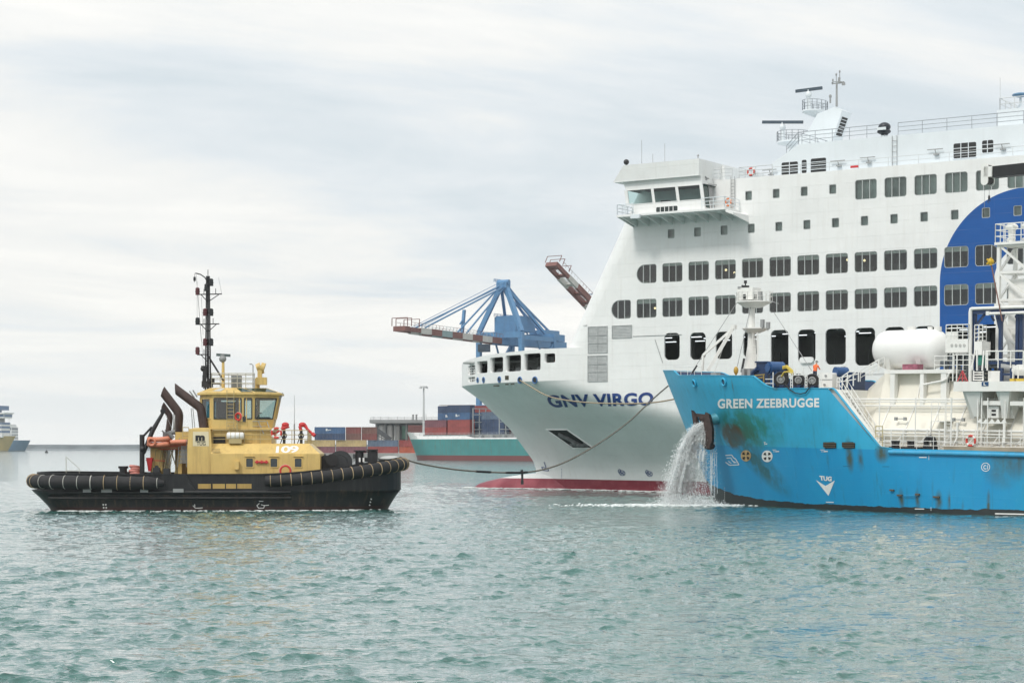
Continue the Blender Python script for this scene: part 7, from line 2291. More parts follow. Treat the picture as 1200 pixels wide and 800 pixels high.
for (px, py, h_) in ((891, 347, .8), (893.5, 379, .7), (900, 381, .55), (867, 337, .2)):
    c = Bm(px, py, -.5); mb.cbox((c.x, -.5, c.z), (.3, .25, h_)); mb.cyl((c.x, -.5, c.z - h_ / 2 - .2), (c.x, -.5, c.z), .05)
part(mb, 'floodlight', grey_fit, fm)
mb = MB(); a, b_ = Bm(884, 421, -.5), Bm(884, 390, -.5); mb.ladder((a.x, -.75, a.z), (a.x, -.75, b_.z), (.36, 0, 0), .5, .035); mb.cyl((a.x + .55, -.75, a.z), (a.x + .55, -.75, b_.z), .04); mb.ladder((a.x - .1, -.3, ZF), (a.x - .1, -.3, a.z), (.4, 0, 0), .3, .03)
part(mb, 'ladder', bw, fm)
mb = MB()
for (p0, p1, ya, yb) in (((864, 354), (808, 440), -.3, -4.5), ((907, 366), (951, 434), -.3, -4.0), ((880, 358), (862, 438), -.5, -3.0), ((902, 352.5), (913, 356), -.3, -.4)):
    mb.cyl(BS.at(*p0, ya), BS.at(*p1, yb), .03, n=5)
part(mb, 'stay_wire', steel_grey, fm)
mb = MB()
mb.beam(BS.at(829.5, 434, -4.2), BS.at(859, 384, -2.6), .28); mb.beam(BS.at(861, 383, -2.6), BS.at(824, 416, -3.6), .2); mb.beam(BS.at(824, 416, -3.6), BS.at(823, 434, -3.6), .18)
mb.cbox(BS.at(860, 383, -2.6), (.4, .3, .35)); mb.cyl(BS.at(861.5, 386, -2.6), BS.at(862.5, 430, -3), .022, n=5); mb.cyl(BS.at(848, 405, -3), BS.at(836, 440, -3), .022, n=5)
part(mb, 'derrick', bw, bunk)
mb = MB(); c = BS.at(862.5, 434, -3); mb.ell(c, .22, .2, .35, 10, 6); mb.cyl(c, c - Vector((0, 0, .5)), .08); part(mb, 'derrick_hook', mat('hook_yellow', (0.45, 0.28, 0.04), .5), bunk, 50)
for (p0, p1) in (((811, 437), (817, 428)), ((869, 436), (872, 420))):
    mb = MB(); mb.beam(BS.at(*p0, -4.5), BS.at(*p1, -4.2), .14); part(mb, 'turnbuckle', dark_iron, bunk)
mb = MB(); mb.rail([BS.at(790, 440, -2.5) - Vector((0, 0, .1)), BS.at(822, 441, -4.6) - Vector((0, 0, .1))], h=.95, rows=2, step=1.2, r=.022); part(mb, 'bow_railing', bw, bunk)
mb = MB()
for (px, py, w, h_) in ((838.5, 438.5, .6, .3), (880, 438, .3, .9), (873, 436, .3, .6)):
    c = BS.at(px, py, -4.5); mb.cbox((c.x, -4.5, c.z), (w, .6, h_)); mb.cyl((c.x, -4.5, ZF), (c.x, -4.5, c.z), .12)
part(mb, 'deck_vent', grey_fit, bunk)

# ---------------------------------------------------------------- forecastle machinery
yW = -7.2
def Wd(px, py, y=yW): return BS.at(px, py, y)
def winch(px, py, r_, label_part):
    c = Wd(px, py); ax = Vector((.55, -.83, 0)).normalized()
    mb = MB()
    for d in (-.42, .42): mb.cyl(c + ax * (d - .05), c + ax * (d + .05), r_, n=28)
    mb.torus(c + ax * .48, ax, r_ * .93, .05, 28, 6)
    w_ = part(mb, label_part, dark_iron, bunk, 40)
    mb = MB()
    for k in range(8): mb.torus(c + ax * (-.36 + k * .1), ax, r_ * .66, .06, 22, 6)
    part(mb, 'wire_coil', rubber, w_, 60)
    mb = MB(); mb.torus(c + ax * .5, ax, r_ * .46, .07, 22, 8); mb.cyl(c + ax * .4, c + ax * .56, r_ * .26, n=14)
    for k in range(5): mb.beam(c + ax * .5, c + ax * .5 + (Vector((ax.y, -ax.x, 0)) * math.cos(k * 1.257) + Vector((0, 0, 1)) * math.sin(k * 1.257)) * r_ * .46, .06)
    part(mb, 'drum_hub', steel_grey, w_, 50)
    mb = MB(); mb.box(c.x - r_, c.x + r_, c.y - .5, c.y + .5, ZF, c.z - r_ * .75); part(mb, 'winch_bed', navy, w_)
winch(915.5, 444.5, .62, 'winch'); winch(936, 445.5, .52, 'winch'); winch(952, 446, .55, 'winch')
mb = MB(); a, b_ = Wd(890.5, 436.5, -5.5), Wd(904, 425, -5.5); mb.box(a.x, b_.x, -6, -4.6, ZF, b_.z); mb.box(a.x - .1, b_.x + .1, -6.1, -4.5, b_.z, b_.z + .12); mb.tube([(a.x - .5, -6.0, ZF), (a.x - .3, -6, a.z), (a.x + .2, -6, a.z + .3)], .25, 8); part(mb, 'machinery_housing', navy, bunk)
c = Wd(908, 431, -6.2); mb = MB(); mb.cyl((c.x - .3, -6.6, c.z), (c.x + .2, -5.4, c.z), .52, n=20); mb.cyl((c.x - .35, -6.75, c.z), (c.x - .3, -6.6, c.z), .36, n=16); mb.box(c.x - .3, c.x + .3, -6.4, -5.6, ZF, c.z)
for k in range(8): mb.beam((c.x - .31 + .5 * math.cos(k * .785) * .9, -6.62, c.z + .45 * math.sin(k * .785)), (c.x - .31, -6.62, c.z), .06)
part(mb, 'winch_motor', mach_blue, bunk, 40)
mb = MB()
for k in range(3): mb.tube([Wd(917.5, 430 + k, -6.6), Wd(922, 428.7 + k, -6.6), Wd(928, 434 + k, -6.6), Wd(929, 437 + k, -6.8)], .1, 6)
mb.tube([Wd(916, 441, -7.9), Wd(919, 436, -7.9), Wd(925, 435.5, -7.9), Wd(929, 438, -7.9)], .08, 6)
part(mb, 'hose', mat('hose_yellow', (0.55, 0.42, 0.06), .5), bunk, 60)
mb = MB()
for (p0, p1) in (((884, 440), (896, 438.5)), ((884, 440), (884, 450)), ((895, 438.5), (895, 451)), ((886, 443), (894, 442))): mb.beam(Wd(*p0, -8.2), Wd(*p1, -8.2), .09)
part(mb, 'fairlead_frame', mat('frame_yellow', (0.35, 0.24, 0.06), .6), bunk)
mb = MB()
for px in (926.5, 943.5, 960):
    a, b_ = Wd(px, 454.5, -8.5), Wd(px, 437, -8.5); mb.ladder((a.x, -8.5, a.z), (a.x, -8.5, b_.z), (.18, 0, 0), .22, .035)
for (p0, p1) in (((897, 444), (906, 444)), ((897, 449), (906, 449)), ((906, 436), (906, 454)), ((930, 436.5), (943, 436)), ((930, 439.5), (943, 439)), ((932, 432), (932, 440)), ((936, 432), (936, 440)), ((941, 431), (941, 440))): mb.beam(Wd(*p0, -8.3), Wd(*p1, -8.3), .06)
part(mb, 'winch_railing', bw, bunk)
mb = MB(); a, b_ = Wd(960, 454.5, -7.6), Wd(975.5, 436.5, -7.6)
rr = rrect(a.x, b_.x, ZF, b_.z, .15, 4); mb.prism([(x, -7.6, z) for x, z in rr], (0, 1.3, 0)); hv = part(mb, 'pump_cabinet', bw, bunk)
mb = MB()
for (px, py) in ((967.5, 440), (966, 450.5)): c = Wd(px, py, -7.66); mb.cyl((c.x, -7.7, c.z), (c.x, -7.6, c.z), .09, n=10)
a, b_ = Wd(961, 445, -7.63), Wd(975, 445, -7.63); mb.box(a.x, b_.x, -7.63, -7.6, a.z, a.z + .05); part(mb, 'cabinet_valve', grey_fit, hv)
mb = MB(); c = Wd(984.5, 436, -6.5); mb.cyl((c.x - .2, -6.9, c.z), (c.x + .2, -5.9, c.z), .42, n=20); mb.box(c.x - .2, c.x + .2, -6.6, -6.2, ZF, c.z); part(mb, 'winch_motor', mach_blue, bunk, 40)
mb = MB(); a, b_ = Wd(991, 446, -5.8), Wd(1003, 436, -5.8); mb.box(a.x, b_.x, -6, -4.5, ZF - .4, b_.z); part(mb, 'machinery_housing', navy, bunk)
mb = MB()
for (p0, p1) in (((981, 454), (981, 443)), ((987, 454), (987, 441)), ((993, 454), (993, 437)), ((1000, 452), (1000, 437)), ((981, 443), (1005, 438)), ((981, 448), (1003, 444)), ((987, 441), (997, 434)), ((1006, 447), (1006, 436)), ((991, 445), (1003, 436))): mb.beam(Wd(*p0, -7.8), Wd(*p1, -7.8), .07)
part(mb, 'companion_railing', bw, bunk)
# small loop of black hose over the side
mb = MB(); mb.tube([bh(920, 450, .15), bh(925, 456, .15), bh(932, 460.4, .15), bh(938, 461.3, .15), bh(944, 460, .15), bh(948, 455, .15), bh(951, 449, .2)], .045, 6); part(mb, 'hose_loop', rubber, bunk, 60)

# ---------------------------------------------------------------- stairs down to the main deck
yS = -8.3
mb = MB(); s0, s1 = BS.at(984, 458, yS), BS.at(1024, 520, yS)
for y in (yS, yS + .8): mb.beam((s0.x, y, s0.z), (s1.x, y, s1.z), .08, .26)
n = 16
for k in range(n):
    p = Vector(s0).lerp(Vector(s1), (k + .5) / n); mb.box(p.x - .16, p.x + .16, yS, yS + .8, p.z - .02, p.z + .02)
st_ = part(mb, 'stair', bw, bunk)
mb = MB()
up = Vector((0, 0, 1))
for y in (yS - .05, yS + .85):
    a, b_ = Vector((s0.x, y, s0.z)), Vector((s1.x, y, s1.z))
    for h_ in (.5, 1.0): mb.cyl(a + up * h_, b_ + up * h_, .028, n=5)
    for k in range(7): q = a.lerp(b_, k / 6); mb.cyl(q, q + up, .028, n=5)
part(mb, 'stair_railing', bw, st_)
mb = MB(); mb.rail([BS.at(1026, 523, -8.7), BS.at(1034, 523.5, -8.7)], h=1.6, rows=4, step=.5, r=.03); part(mb, 'deck_gate', mat('gate_yellow', (0.50, 0.42, 0.22), .6), bunk)

# ---------------------------------------------------------------- cargo tank cover
yN = -7.4
def C_(px, py, y): return BS.at(px, py, y)
z_lo = C_(1075, 502, yN).z; z_mid = C_(1075, 470, -5.9).z; z_hi = C_(1075, 437, -5.2).z
xs0 = C_(996, 480, -6.5).x; xs1 = C_(1040, 437, -5.2).x
def cover(x, k, kz):
    return [(x, -7.4 * k, ZD), (x, -7.4 * k, ZD + (z_lo - ZD) * kz), (x, -5.9 * k, ZD + (z_mid - ZD) * kz), (x, -5.2 * k, ZD + (z_hi - ZD) * kz),
            (x, 5.2 * k, ZD + (z_hi - ZD) * kz), (x, 5.9 * k, ZD + (z_mid - ZD) * kz), (x, 7.4 * k, ZD + (z_lo - ZD) * kz), (x, 7.4 * k, ZD)]
mb = MB(); mb.loft([cover(xs0 - 1.4, .55, .55), cover(xs0 + .2, .82, .80), cover(xs1 - .2, 1, 1), cover(105, 1, 1)])
part(mb, 'tank_cover', cream_w, bunk)
mb = MB()
for x in np.arange(xs1 + 1.0, 60, 2.3):
    for i in (1, 2):
        a = cover(x, 1, 1)[i]; b_ = cover(x, 1, 1)[i + 1]; mb.beam((a[0], a[1] - .05, a[2]), (b_[0], b_[1] - .05, b_[2]), .1, .06)
    mb.beam((x, -7.45, ZD), (x, -7.45, z_lo), .1, .08)
part(mb, 'cover_rib', bw, bunk)
# platform with columns and the round tank on saddles
yP = -5.4
p0, p1 = C_(1036, 435, yP - .9), C_(1118, 435, yP - .9); zP1 = C_(1075, 433, yP - .9).z; zP0 = C_(1075, 437.3, yP - .9).z
mb = MB(); mb.box(p0.x, p1.x, yP - .9, 3, zP0, zP1); tp_ = part(mb, 'tank_platform', bw, bunk)
for px, w in ((1046.5, .42), (1081, .34), (1106.5, .5)):
    c = C_(px, 450, yP - .75); mb = MB(); mb.box(c.x - w / 2, c.x + w / 2, yP - .85, yP - .4, z_mid - .3, zP0); part(mb, 'platform_column', bw, tp_)
mb = MB(); mb.tube([C_(1112, 437, yP - .95), C_(1110, 443.5, yP - .95), C_(1105, 446, yP - .95), C_(1082, 450.5, yP - .95)], .08, 8); part(mb, 'platform_pipe', bw, tp_, 60)
yT_ = -3.6
tA, tB = C_(1030, 409, yT_), C_(1107, 409, yT_); tr = (C_(1068, 386.5, yT_).z - C_(1068, 432, yT_).z) / 2; tz0 = (C_(1068, 386.5, yT_).z + C_(1068, 432, yT_).z) / 2
# ends bulge: shorten the cylinder so the silhouette keeps its length
half = (tB.x - tA.x) / 2; tc_ = (tA.x + tB.x) / 2
mb = MB(); rings = []
Lc = half - tr * .62
for i in range(9):
    a = math.pi / 2 * (1 - i / 8); rings.append((tc_ - Lc - tr * .78 * math.sin(a), tr * math.cos(a)))
rings[0] = (rings[0][0], .02)
rings += [(2 * tc_ - x, r_) for x, r_ in rings[::-1]]
mb.loft([[(x, yT_ + r_ * math.cos(t), tz0 + r_ * math.sin(t)) for t in np.linspace(0, 2 * math.pi, 36, endpoint=False)] for x, r_ in rings])
tk = part(mb, 'pressure_tank', mat('tank_white', (0.82, 0.82, 0.80), .35, var=.04), bunk, 35)
for f_ in (-.45, .45):
    x = tc_ + f_ * half * 1.05; mb = MB()
    mb.loft([[(x - .16, yT_ - tr * .62, zP1), (x + .16, yT_ - tr * .62, zP1), (x + .16, yT_ + tr * .62, zP1), (x - .16, yT_ + tr * .62, zP1)], [(x - .30, yT_ - tr * .95, tz0 - tr * .30), (x + .30, yT_ - tr * .95, tz0 - tr * .30), (x + .30, yT_ + tr * .95, tz0 - tr * .30), (x - .30, yT_ + tr * .95, tz0 - tr * .30)]])
    part(mb, 'tank_saddle', bw, bunk)
mb = MB()
for (px, w) in ((1068, .35), (1099, .3), (1090, .2)): c = C_(px, 386, yT_); mb.cyl((c.x, yT_, c.z - .15), (c.x, yT_, c.z + .22), w, n=12)
part(mb, 'tank_dome', bw, tk, 50)
mb = MB(); a, b_ = C_(1060, 431.5, -5.6), C_(1077, 426.5, -5.6); mb.box(a.x, b_.x, -5.9, -5.0, zP1, b_.z); part(mb, 'gas_bottle_rack', mat('rack_pink', (0.34, 0.11, 0.16), .6, var=.6, scale=3), bunk)
mb = MB(); mb.rail([C_(1036, 433, yP - .8), C_(1022, 441, yP - .8)], h=1.0, step=.8, r=.028); mb.rail([C_(1095, 433, yP - .85), C_(1118, 433, yP - .85)], h=1.05, step=.9, r=.028); mb.rail([C_(1008, 447, -5.5), C_(1030, 434, -5.5)], h=.9, step=.9, r=.028)
part(mb, 'platform_railing', bw, bunk)

# ---------------------------------------------------------------- deck pipes, rails and posts along the side
mb = MB()
for (py, y, r_) in ((467.5, -6.9, .07), (470.5, -6.9, .05), (475, -6.9, .06), (503, -8.0, .10), (507, -8.0, .06), (517, -8.2, .05)):
    a = C_(997 if py < 480 else 1026, py, y); mb.cyl((a.x, y, a.z), (72, y, a.z), r_, n=8)
part(mb, 'deck_pipe', bw, bunk, 40)
mb = MB()
for i, px in enumerate(np.linspace(1030, 1199, 13)):
    a = C_(px, 526, -8.55); b_ = C_(px, 503 if i % 3 else 466, -8.55)
    mb.cyl((a.x, -8.55, ZD), (a.x, -8.55, b_.z), .045, n=6)
    if i % 2: mb.beam((a.x, -8.5, ZD), (a.x + .7, -7.5, ZD + 1.6), .07)
mb.rail([(C_(1036, 526, -8.9).x, -8.9, ZD), (70, -8.9, ZD)], h=1.05, rows=3, step=1.5, r=.022)
part(mb, 'deck_railing', bw, bunk)
for (px, py) in ((1057, 490.5), (1125, 491.5)):
    mb = MB(); c = C_(px, py, -7.3); mb.beam((c.x - .5, -7.5, c.z), (c.x + .5, -7.5, c.z), .1, .07)
    for q in (-.42, .42): mb.cbox((c.x + q, -7.5, c.z), (.2, .22, .26))
    part(mb, 'light_fitting', grey_fit, bunk)
# service ladder and cage with raised walkway
mb = MB()
w0, w1 = C_(1094, 493, -7.9), C_(1110, 493, -7.9)
mb.box(w0.x, w1.x, -8.2, -7.0, w0.z - .06, w0.z); mb.rail([(w0.x, -8.2, w0.z), (w1.x, -8.2, w0.z)], h=1.5, rows=3, step=.6, r=.025)
mb.ladder((w1.x + .1, -8.2, ZD), (w1.x + .1, -8.2, w0.z + 1.8), (.4, 0, 0), .28, .025)
mb.beam((w0.x, -8.2, w0.z), (w0.x - .2, -8.2, ZD), .08); mb.beam((w1.x, -8.2, w0.z), (w1.x, -8.2, ZD), .1)
mb.beam(C_(1122, 512, -8.4), C_(1116, 524, -8.4), .12); mb.beam(C_(1122, 512, -8.4), C_(1122, 495, -8.4), .12)
part(mb, 'walkway', bw, bunk)
# bitts and rubber-clad roller on the deck edge
mb = MB()
for px in (1047, 1051.5, 1065.5, 1069.5):
    a, b_ = C_(px, 526, -8.4), C_(px, 516, -8.4); mb.cyl((a.x, -8.4, ZD), (a.x, -8.4, b_.z), .16, n=12); mb.cyl((a.x, -8.4, b_.z - .1), (a.x, -8.4, b_.z), .2, n=12)
a, b_ = C_(1044, 525, -8.4), C_(1078, 525, -8.4); mb.box(a.x, b_.x, -8.7, -7.9, ZD, ZD + .22)
part(mb, 'mooring_bitt', dark_iron, bunk)
mb = MB(); c = C_(1090, 520, -8.5); mb.torus((c.x, -8.5, c.z + .12), (0, 1, 0), .36, .20, 24, 10, a0=-math.pi * .02, a1=math.pi * 1.02); 
for q in (-.36, .36): mb.cyl((c.x + q, -8.5, ZD), (c.x + q, -8.5, c.z + .15), .2, n=12)
mb.box(c.x - .56, c.x + .56, -8.65, -8.3, ZD, ZD + .3)
part(mb, 'panama_fairlead', rubber, bunk, 50)
mb = MB(); mb.cyl(C_(1098, 521.5, -8.6), C_(1109, 523.5, -8.7), .05, n=6); mb.cyl(C_(1160, 523, -8.8), C_(1199, 515, -8.3), .03, n=6); part(mb, 'mooring_line', mat('rope_grey', (0.28, 0.27, 0.25), .9), bunk)

# ---------------------------------------------------------------- manifold platform
yO = -8.9
m0, m1 = C_(1117.5, 450, yO), C_(1200, 450, yO); zm1 = C_(1150, 446.8, yO).z; zm0 = C_(1150, 458.3, yO).z
mb = MB(); mb.box(m0.x, 60, yO, -4, zm0, zm1); mp_f = part(mb, 'manifold_platform', bw, bunk)
mb = MB()
for (px, w) in ((1133, .35), (1146, .3), (1172, .55), (1180, .3)):
    c = C_(px, 470, -8.0); zz = C_(px, 490, -8.0).z
    mb.prism([(c.x, -8.6, zm0), (c.x, -6.0, zm0), (c.x, -7.4, zz)], (w, 0, 0))
c = C_(1130.5, 459, -8.75); mb.prism([C_(1130.5, 458.5, -8.7), C_(1149, 458.5, -8.7), C_(1147, 488, -8.0), C_(1141, 488, -8.0)], (0, .3, 0))
mb.prism([C_(1171, 458.5, -8.7), C_(1183, 458.5, -8.7), C_(1180, 490, -8.0), C_(1174, 490, -8.0)], (0, .3, 0))
mb.box(C_(1151, 470, -8.3).x, C_(1175, 470, -8.3).x, -8.35, -8.25, C_(1160, 474.5, -8.3).z, C_(1160, 469.5, -8.3).z); mb.box(C_(1184, 470, -8.3).x, 60, -8.35, -8.25, C_(1190, 475, -8.3).z, C_(1190, 470, -8.3).z)
part(mb, 'platform_bracket', bw, mp_f)
mb = MB(); mb.box(C_(1159, 480, -8.0).x, C_(1171, 480, -8.0).x, -8.1, -7.5, C_(1165, 489.5, -8.0).z, C_(1165, 476, -8.0).z); cb = part(mb, 'control_box', bw, bunk)
mb = MB()
for py in (481, 485.5): a, b_ = C_(1162, py, -8.12), C_(1167, py, -8.12); mb.box(a.x, b_.x, -8.13, -8.1, a.z - .08, a.z + .08)
part(mb, 'box_label', dark_iron, cb)
mb = MB(); a, b_ = C_(1150, 495, -8.3), C_(1178, 495, -8.3); mb.box(a.x, b_.x, -8.5, -7.4, a.z - .06, a.z)
for k in range(5): x = a.x + (b_.x - a.x) * k / 4; mb.prism([(x - .25, -8.5, a.z), (x + .25, -8.5, a.z), (x, -8.5, a.z + .3)], (0, .04, 0))
for px in (1146, 1150.5, 1178): q = C_(px, 500, -8.4); mb.cyl((q.x, -8.45, ZD), (q.x, -8.45, zm0), .055, n=6)
mb.beam((b_.x, -8.45, a.z), (b_.x, -8.45, ZD), .12)
part(mb, 'drip_tray', bw, bunk)
mb = MB(); a, b_ = C_(1150.4, 452.2, yO - .02), C_(1158.4, 447.2, yO - .02); mb.box(a.x, b_.x, yO - .03, yO - .003, a.z, b_.z); sg = part(mb, 'deck_sign', mat('sign_blue', (0.012, 0.06, 0.16), .5), bunk)
mb = MB(); lettering(mb, 'L', ((1153, 448), (1155.8, 448), (1155.8, 451.5), (1153, 451.5)), lambda a, b: (lambda p: (p.x, yO - .04, p.z))(C_(a, b, yO)), bold=.04, cuts=0); part(mb, 'sign_letter', mark_white, sg)
# equipment standing on it
zq = zm1
mb = MB(); a, b_ = C_(1109.5, 414, -6), C_(1136, 397, -6); mb.box(a.x, b_.x, -6.2, -3.5, a.z, b_.z); ch = part(mb, 'control_house', bw, bunk)
mb = MB()
for k in range(4): c = C_(1115.5 + k * 4.8, 404.5, -6.22); mb.cyl((c.x, -6.24, c.z), (c.x, -6.2, c.z), .12, n=10)
a2 = C_(1111, 413, -6.2); mb.box(a.x - .05, b_.x, -6.25, -6.2, a.z, a.z + .08)
part(mb, 'house_port', mat('port_grey', (0.5, 0.5, 0.48), .5), ch)
mb = MB(); mb.rail([(a.x, -6.15, b_.z), (b_.x, -6.15, b_.z), (b_.x, -3.6, b_.z)], h=1.1, rows=4, step=.5, r=.032); part(mb, 'house_railing', bw, ch)
mb = MB(); c = C_(1116, 391, -5); mb.cyl((c.x, -5, b_.z), (c.x, -5, b_.z + .62), .45, n=18); part(mb, 'house_drum', bw, ch, 50)
mb = MB(); c0 = a.x; 
for x in (a.x + .15, b_.x - .15): mb.beam((x, -6, a.z), (x, -6, zq), .12)
for k in range(4): mb.cyl((a.x, -5.5, zq + .25 + k * .3), (b_.x + 2.2, -5.5, zq + .25 + k * .3), .08, n=8)
part(mb, 'pipe_rack', mat('rack_dark', (0.06, 0.07, 0.075), .6), bunk)
mb = MB(); a, b_ = C_(1143, 416, -6), C_(1152.5, 400, -6); mb.box(a.x, b_.x, -6.2, -5, a.z, b_.z); mb.rail([(a.x, -6.15, b_.z), (b_.x, -6.15, b_.z)], h=1.25, rows=4, step=.3, r=.035); part(mb, 'valve_cabinet', bw, bunk)
mb = MB(); a, b_ = C_(1145, 429, -6), C_(1150.5, 415.5, -6); mb.box(a.x, b_.x, -6.0, -5.3, a.z, b_.z); part(mb, 'fire_cabinet', mat('cabinet_green', (0.03, 0.22, 0.17), .5), bunk)
mb = MB()
for (p0, p1) in (((1138, 434), (1143, 410)), ((1151, 434), (1153, 411)), ((1145, 434), (1145, 410)), ((1157, 434), (1157, 411)), ((1141, 446), (1141, 434)), ((1152, 446), (1152, 434))): mb.beam(C_(*p0, -7), C_(*p1, -6.8), .09)
for k in range(4): mb.beam(C_(1141, 436 + k * 3, -7), C_(1152, 436 + k * 3, -7), .09)
part(mb, 'platform_stair', bw, bunk)
mb = MB(); mb.rail([C_(1117, 433.5, -8), C_(1140, 433.5, -8)], h=1.15, rows=3, step=.8, r=.032); mb.rail([C_(1155, 431, -8), C_(1199, 431, -8)], h=1.25, rows=2, step=1.1, r=.04)
for px in (1116.5, 1121, 1187, 1193): q = C_(px, 446.5, -8.3); mb.cyl(q, q + Vector((0, 0, 2.1 if px < 1150 else 1.2)), .05, n=6)
part(mb, 'platform_railing', bw, bunk)
mb = MB(); ap_ = C_(1128, 434, -8.4)
for dx_, dy_ in ((-.45, 0), (.45, 0), (0, .4)): mb.cyl(ap_, (ap_.x + dx_, ap_.y + dy_, zq), .04, n=6)
mb.cyl(ap_, (ap_.x, ap_.y, zq), .04, n=6); mb.beam((ap_.x - .35, ap_.y, zq + .25), (ap_.x + .35, ap_.y, zq + .25), .05)
solo(mb, 'red_tripod', mat('tripod_red', (0.50, 0.06, 0.07), .5), 'slim red tripod standing on the white manifold platform', 'tripod', BS, (ap_.x, ap_.y, zq))
mb = MB(); a, b_ = C_(1158, 434, -6.5), C_(1174, 434, -6.5); mb.box(a.x, b_.x, -6.5, -4, zq, C_(1165, 434.5, -6.5).z); part(mb, 'equipment_box', bw, bunk)
mb = MB(); c = C_(1178.5, 431.5, -6.5); mb.cyl((c.x - .35, -6.6, c.z), (c.x + .35, -6.2, c.z), .36, n=16); mb.box(c.x - .45, c.x + .45, -6.6, -6.0, zq, c.z - .3); part(mb, 'pump', grey_fit, bunk, 50)
mb = MB()
for px in (1174, 1185.5): q = C_(px, 446, -7); mb.beam((q.x, -7, zq), (q.x, -7, C_(px, 431, -7).z), .2)
mb.beam(C_(1174, 438.5, -7), C_(1185.5, 438.5, -7), .16); part(mb, 'pump_frame', navy, bunk)
mb = MB(); mb.tube([C_(1188, 434, -6.8), C_(1193, 433.5, -6.8), (60, -6.8, C_(1193, 433.5, -6.8).z)], [.32, .42, .42], 14); part(mb, 'manifold_pipe', bw, bunk, 50)
mb = MB()
for (p0, p1) in ((1184, 1189), (1191.5, 1200)): a, b_ = C_(p0, 447, -8.6), C_(p1, 443.4, -8.6); mb.box(a.x, b_.x, -8.7, -8.1, zq, b_.z)
part(mb, 'spill_kit', mat('kit_yellow', (0.62, 0.44, 0.05), .5), bunk)
for (px, py, w, h_, y) in ((1117, 421, .5, .7, -4.5), (1124, 424, .7, .5, -4.5), (1131, 421, .5, .5, -4.5), (1160, 424, .8, .4, -5), (1167, 427, .9, .5, -5), (1152, 431, .5, .4, -6), (1108, 426, .6, .5, -4.5)):
    mb = MB(); c = C_(px, py, y); mb.cbox((c.x, y, c.z), (w, .6, h_)); mb.cyl((c.x - w * .3, y - .32, c.z), (c.x + w * .3, y - .32, c.z + .05), .1, n=8); mb.beam((c.x, y, zq - .3), (c.x, y, c.z), .2)
    part(mb, 'machinery_block', mat('block_slate', (0.09, 0.11, 0.13), .6, var=.5, scale=2), bunk)

# ---------------------------------------------------------------- navy gantry, white pipe frame, hose tower
yG = -5.6
def G_(px, py, y=yG): return BS.at(px, py, y)
mb = MB()
for px in (1141.5, 1172.2, 1192, 1196.5):
    a, b_ = G_(px, 434), G_(px, 366); mb.beam((a.x, yG, zq - .4), (a.x, yG, b_.z), .26)
a, b_ = G_(1139, 364.8), G_(1200, 364.8); mb.beam((a.x, yG, a.z), (62, yG, a.z), .5, .45)
mb.beam(G_(1154, 368), G_(1141.5, 384), .16); mb.beam(G_(1168, 368), G_(1172, 385), .2); mb.beam(G_(1176, 368), G_(1172.5, 384), .2); mb.beam(G_(1190, 371), G_(1200, 371), .2); mb.beam(G_(1162, 370), G_(1165, 376), .14)
mb.beam(G_(1158, 425, -6.4), G_(1200, 425.5, -6.4), .3, .2)
part(mb, 'gantry', navy, bunk)
mb = MB(); a = G_(1137.2, 440, yG - .3); mb.tube([(a.x, yG - .3, zq), G_(1137.2, 366, yG - .3), G_(1137.8, 362.4, yG - .3), G_(1140, 361.6, yG - .3)], .15, 10); q = G_(1140, 361.6, yG - .3); mb.cyl(q, (62, yG - .3, q.z), .12, n=10)
a = G_(1158, 367.5, yG - .5); mb.cyl(a, (62, yG - .5, a.z), .11, n=10); mb.beam(a - Vector((0, 0, .12)), a + Vector((0, 0, .18)), .25)
part(mb, 'vapour_pipe', bw, bunk, 50)
# lattice tower
yL = -3.4
tw0, tw1 = G_(1170.5, 320, yL), G_(1200, 320, yL); zt1 = G_(1185, 286.5, yL).z; zt0 = zq
xl0, xl1 = tw0.x, tw0.x + 2.6
mb = MB()
corners = [(xl0, yL), (xl1, yL), (xl1, yL + 2.4), (xl0, yL + 2.4)]
for x, y in corners: mb.beam((x, y, zt0), (x, y, zt1), .26)
lv = [zt0 + (zt1 - zt0) * k / 5 for k in range(6)]
for k in range(6):
    for i in range(4):
        p, q = corners[i], corners[(i + 1) % 4]; mb.beam((*p, lv[k]), (*q, lv[k]), .18)
        if k < 5: mb.beam((*p, lv[k + 1]), (*q, lv[k]), .16)
tw = part(mb, 'hose_tower', bw, bunk)
mb = MB(); mb.box(xl0 - .25, xl1 + 2.5, yL - .3, yL + 2.7, zt1, zt1 + .2); mb.rail([(xl0 - .2, yL - .25, zt1 + .2), (xl1 + 2.4, yL - .25, zt1 + .2)], h=1.4, rows=3, step=.8, r=.035); mb.rail([(xl0 - .2, yL - .25, zt1 + .2), (xl0 - .2, yL + 2.6, zt1 + .2)], h=1.4, rows=3, step=.8, r=.035); part(mb, 'tower_platform', bw, tw)
mb = MB()
for k in range(2):
    x = xl0 + .95 + 1.35 * k; mb.cyl((x, yL + .2, zt1 + .2), (x, yL + .2, zt1 + 1.25), .22, .3, 14); mb.ell((x, yL + .2, zt1 + 1.35), .5, .45, .3, 14, 8); mb.cyl((x - .35, yL + .1, zt1 + .35), (x + .35, yL + .1, zt1 + .5), .1)
part(mb, 'hose_saddle', bw, tw, 50)
mb = MB(); mb.box(xl0 + .5, xl0 + 2.2, yL + .6, yL + 2.0, zt0, zt1 - 2.6); mb.tube([(xl0 + 1.6, yL + .2, zt0), (xl0 + 1.4, yL + .2, zt0 + 2), (xl0 + .9, yL + .2, zt0 + 3.4), (xl0 + .4, yL - .2, zt0 + 4.8)], .3, 10); part(mb, 'tower_riser', bw, tw, 50)
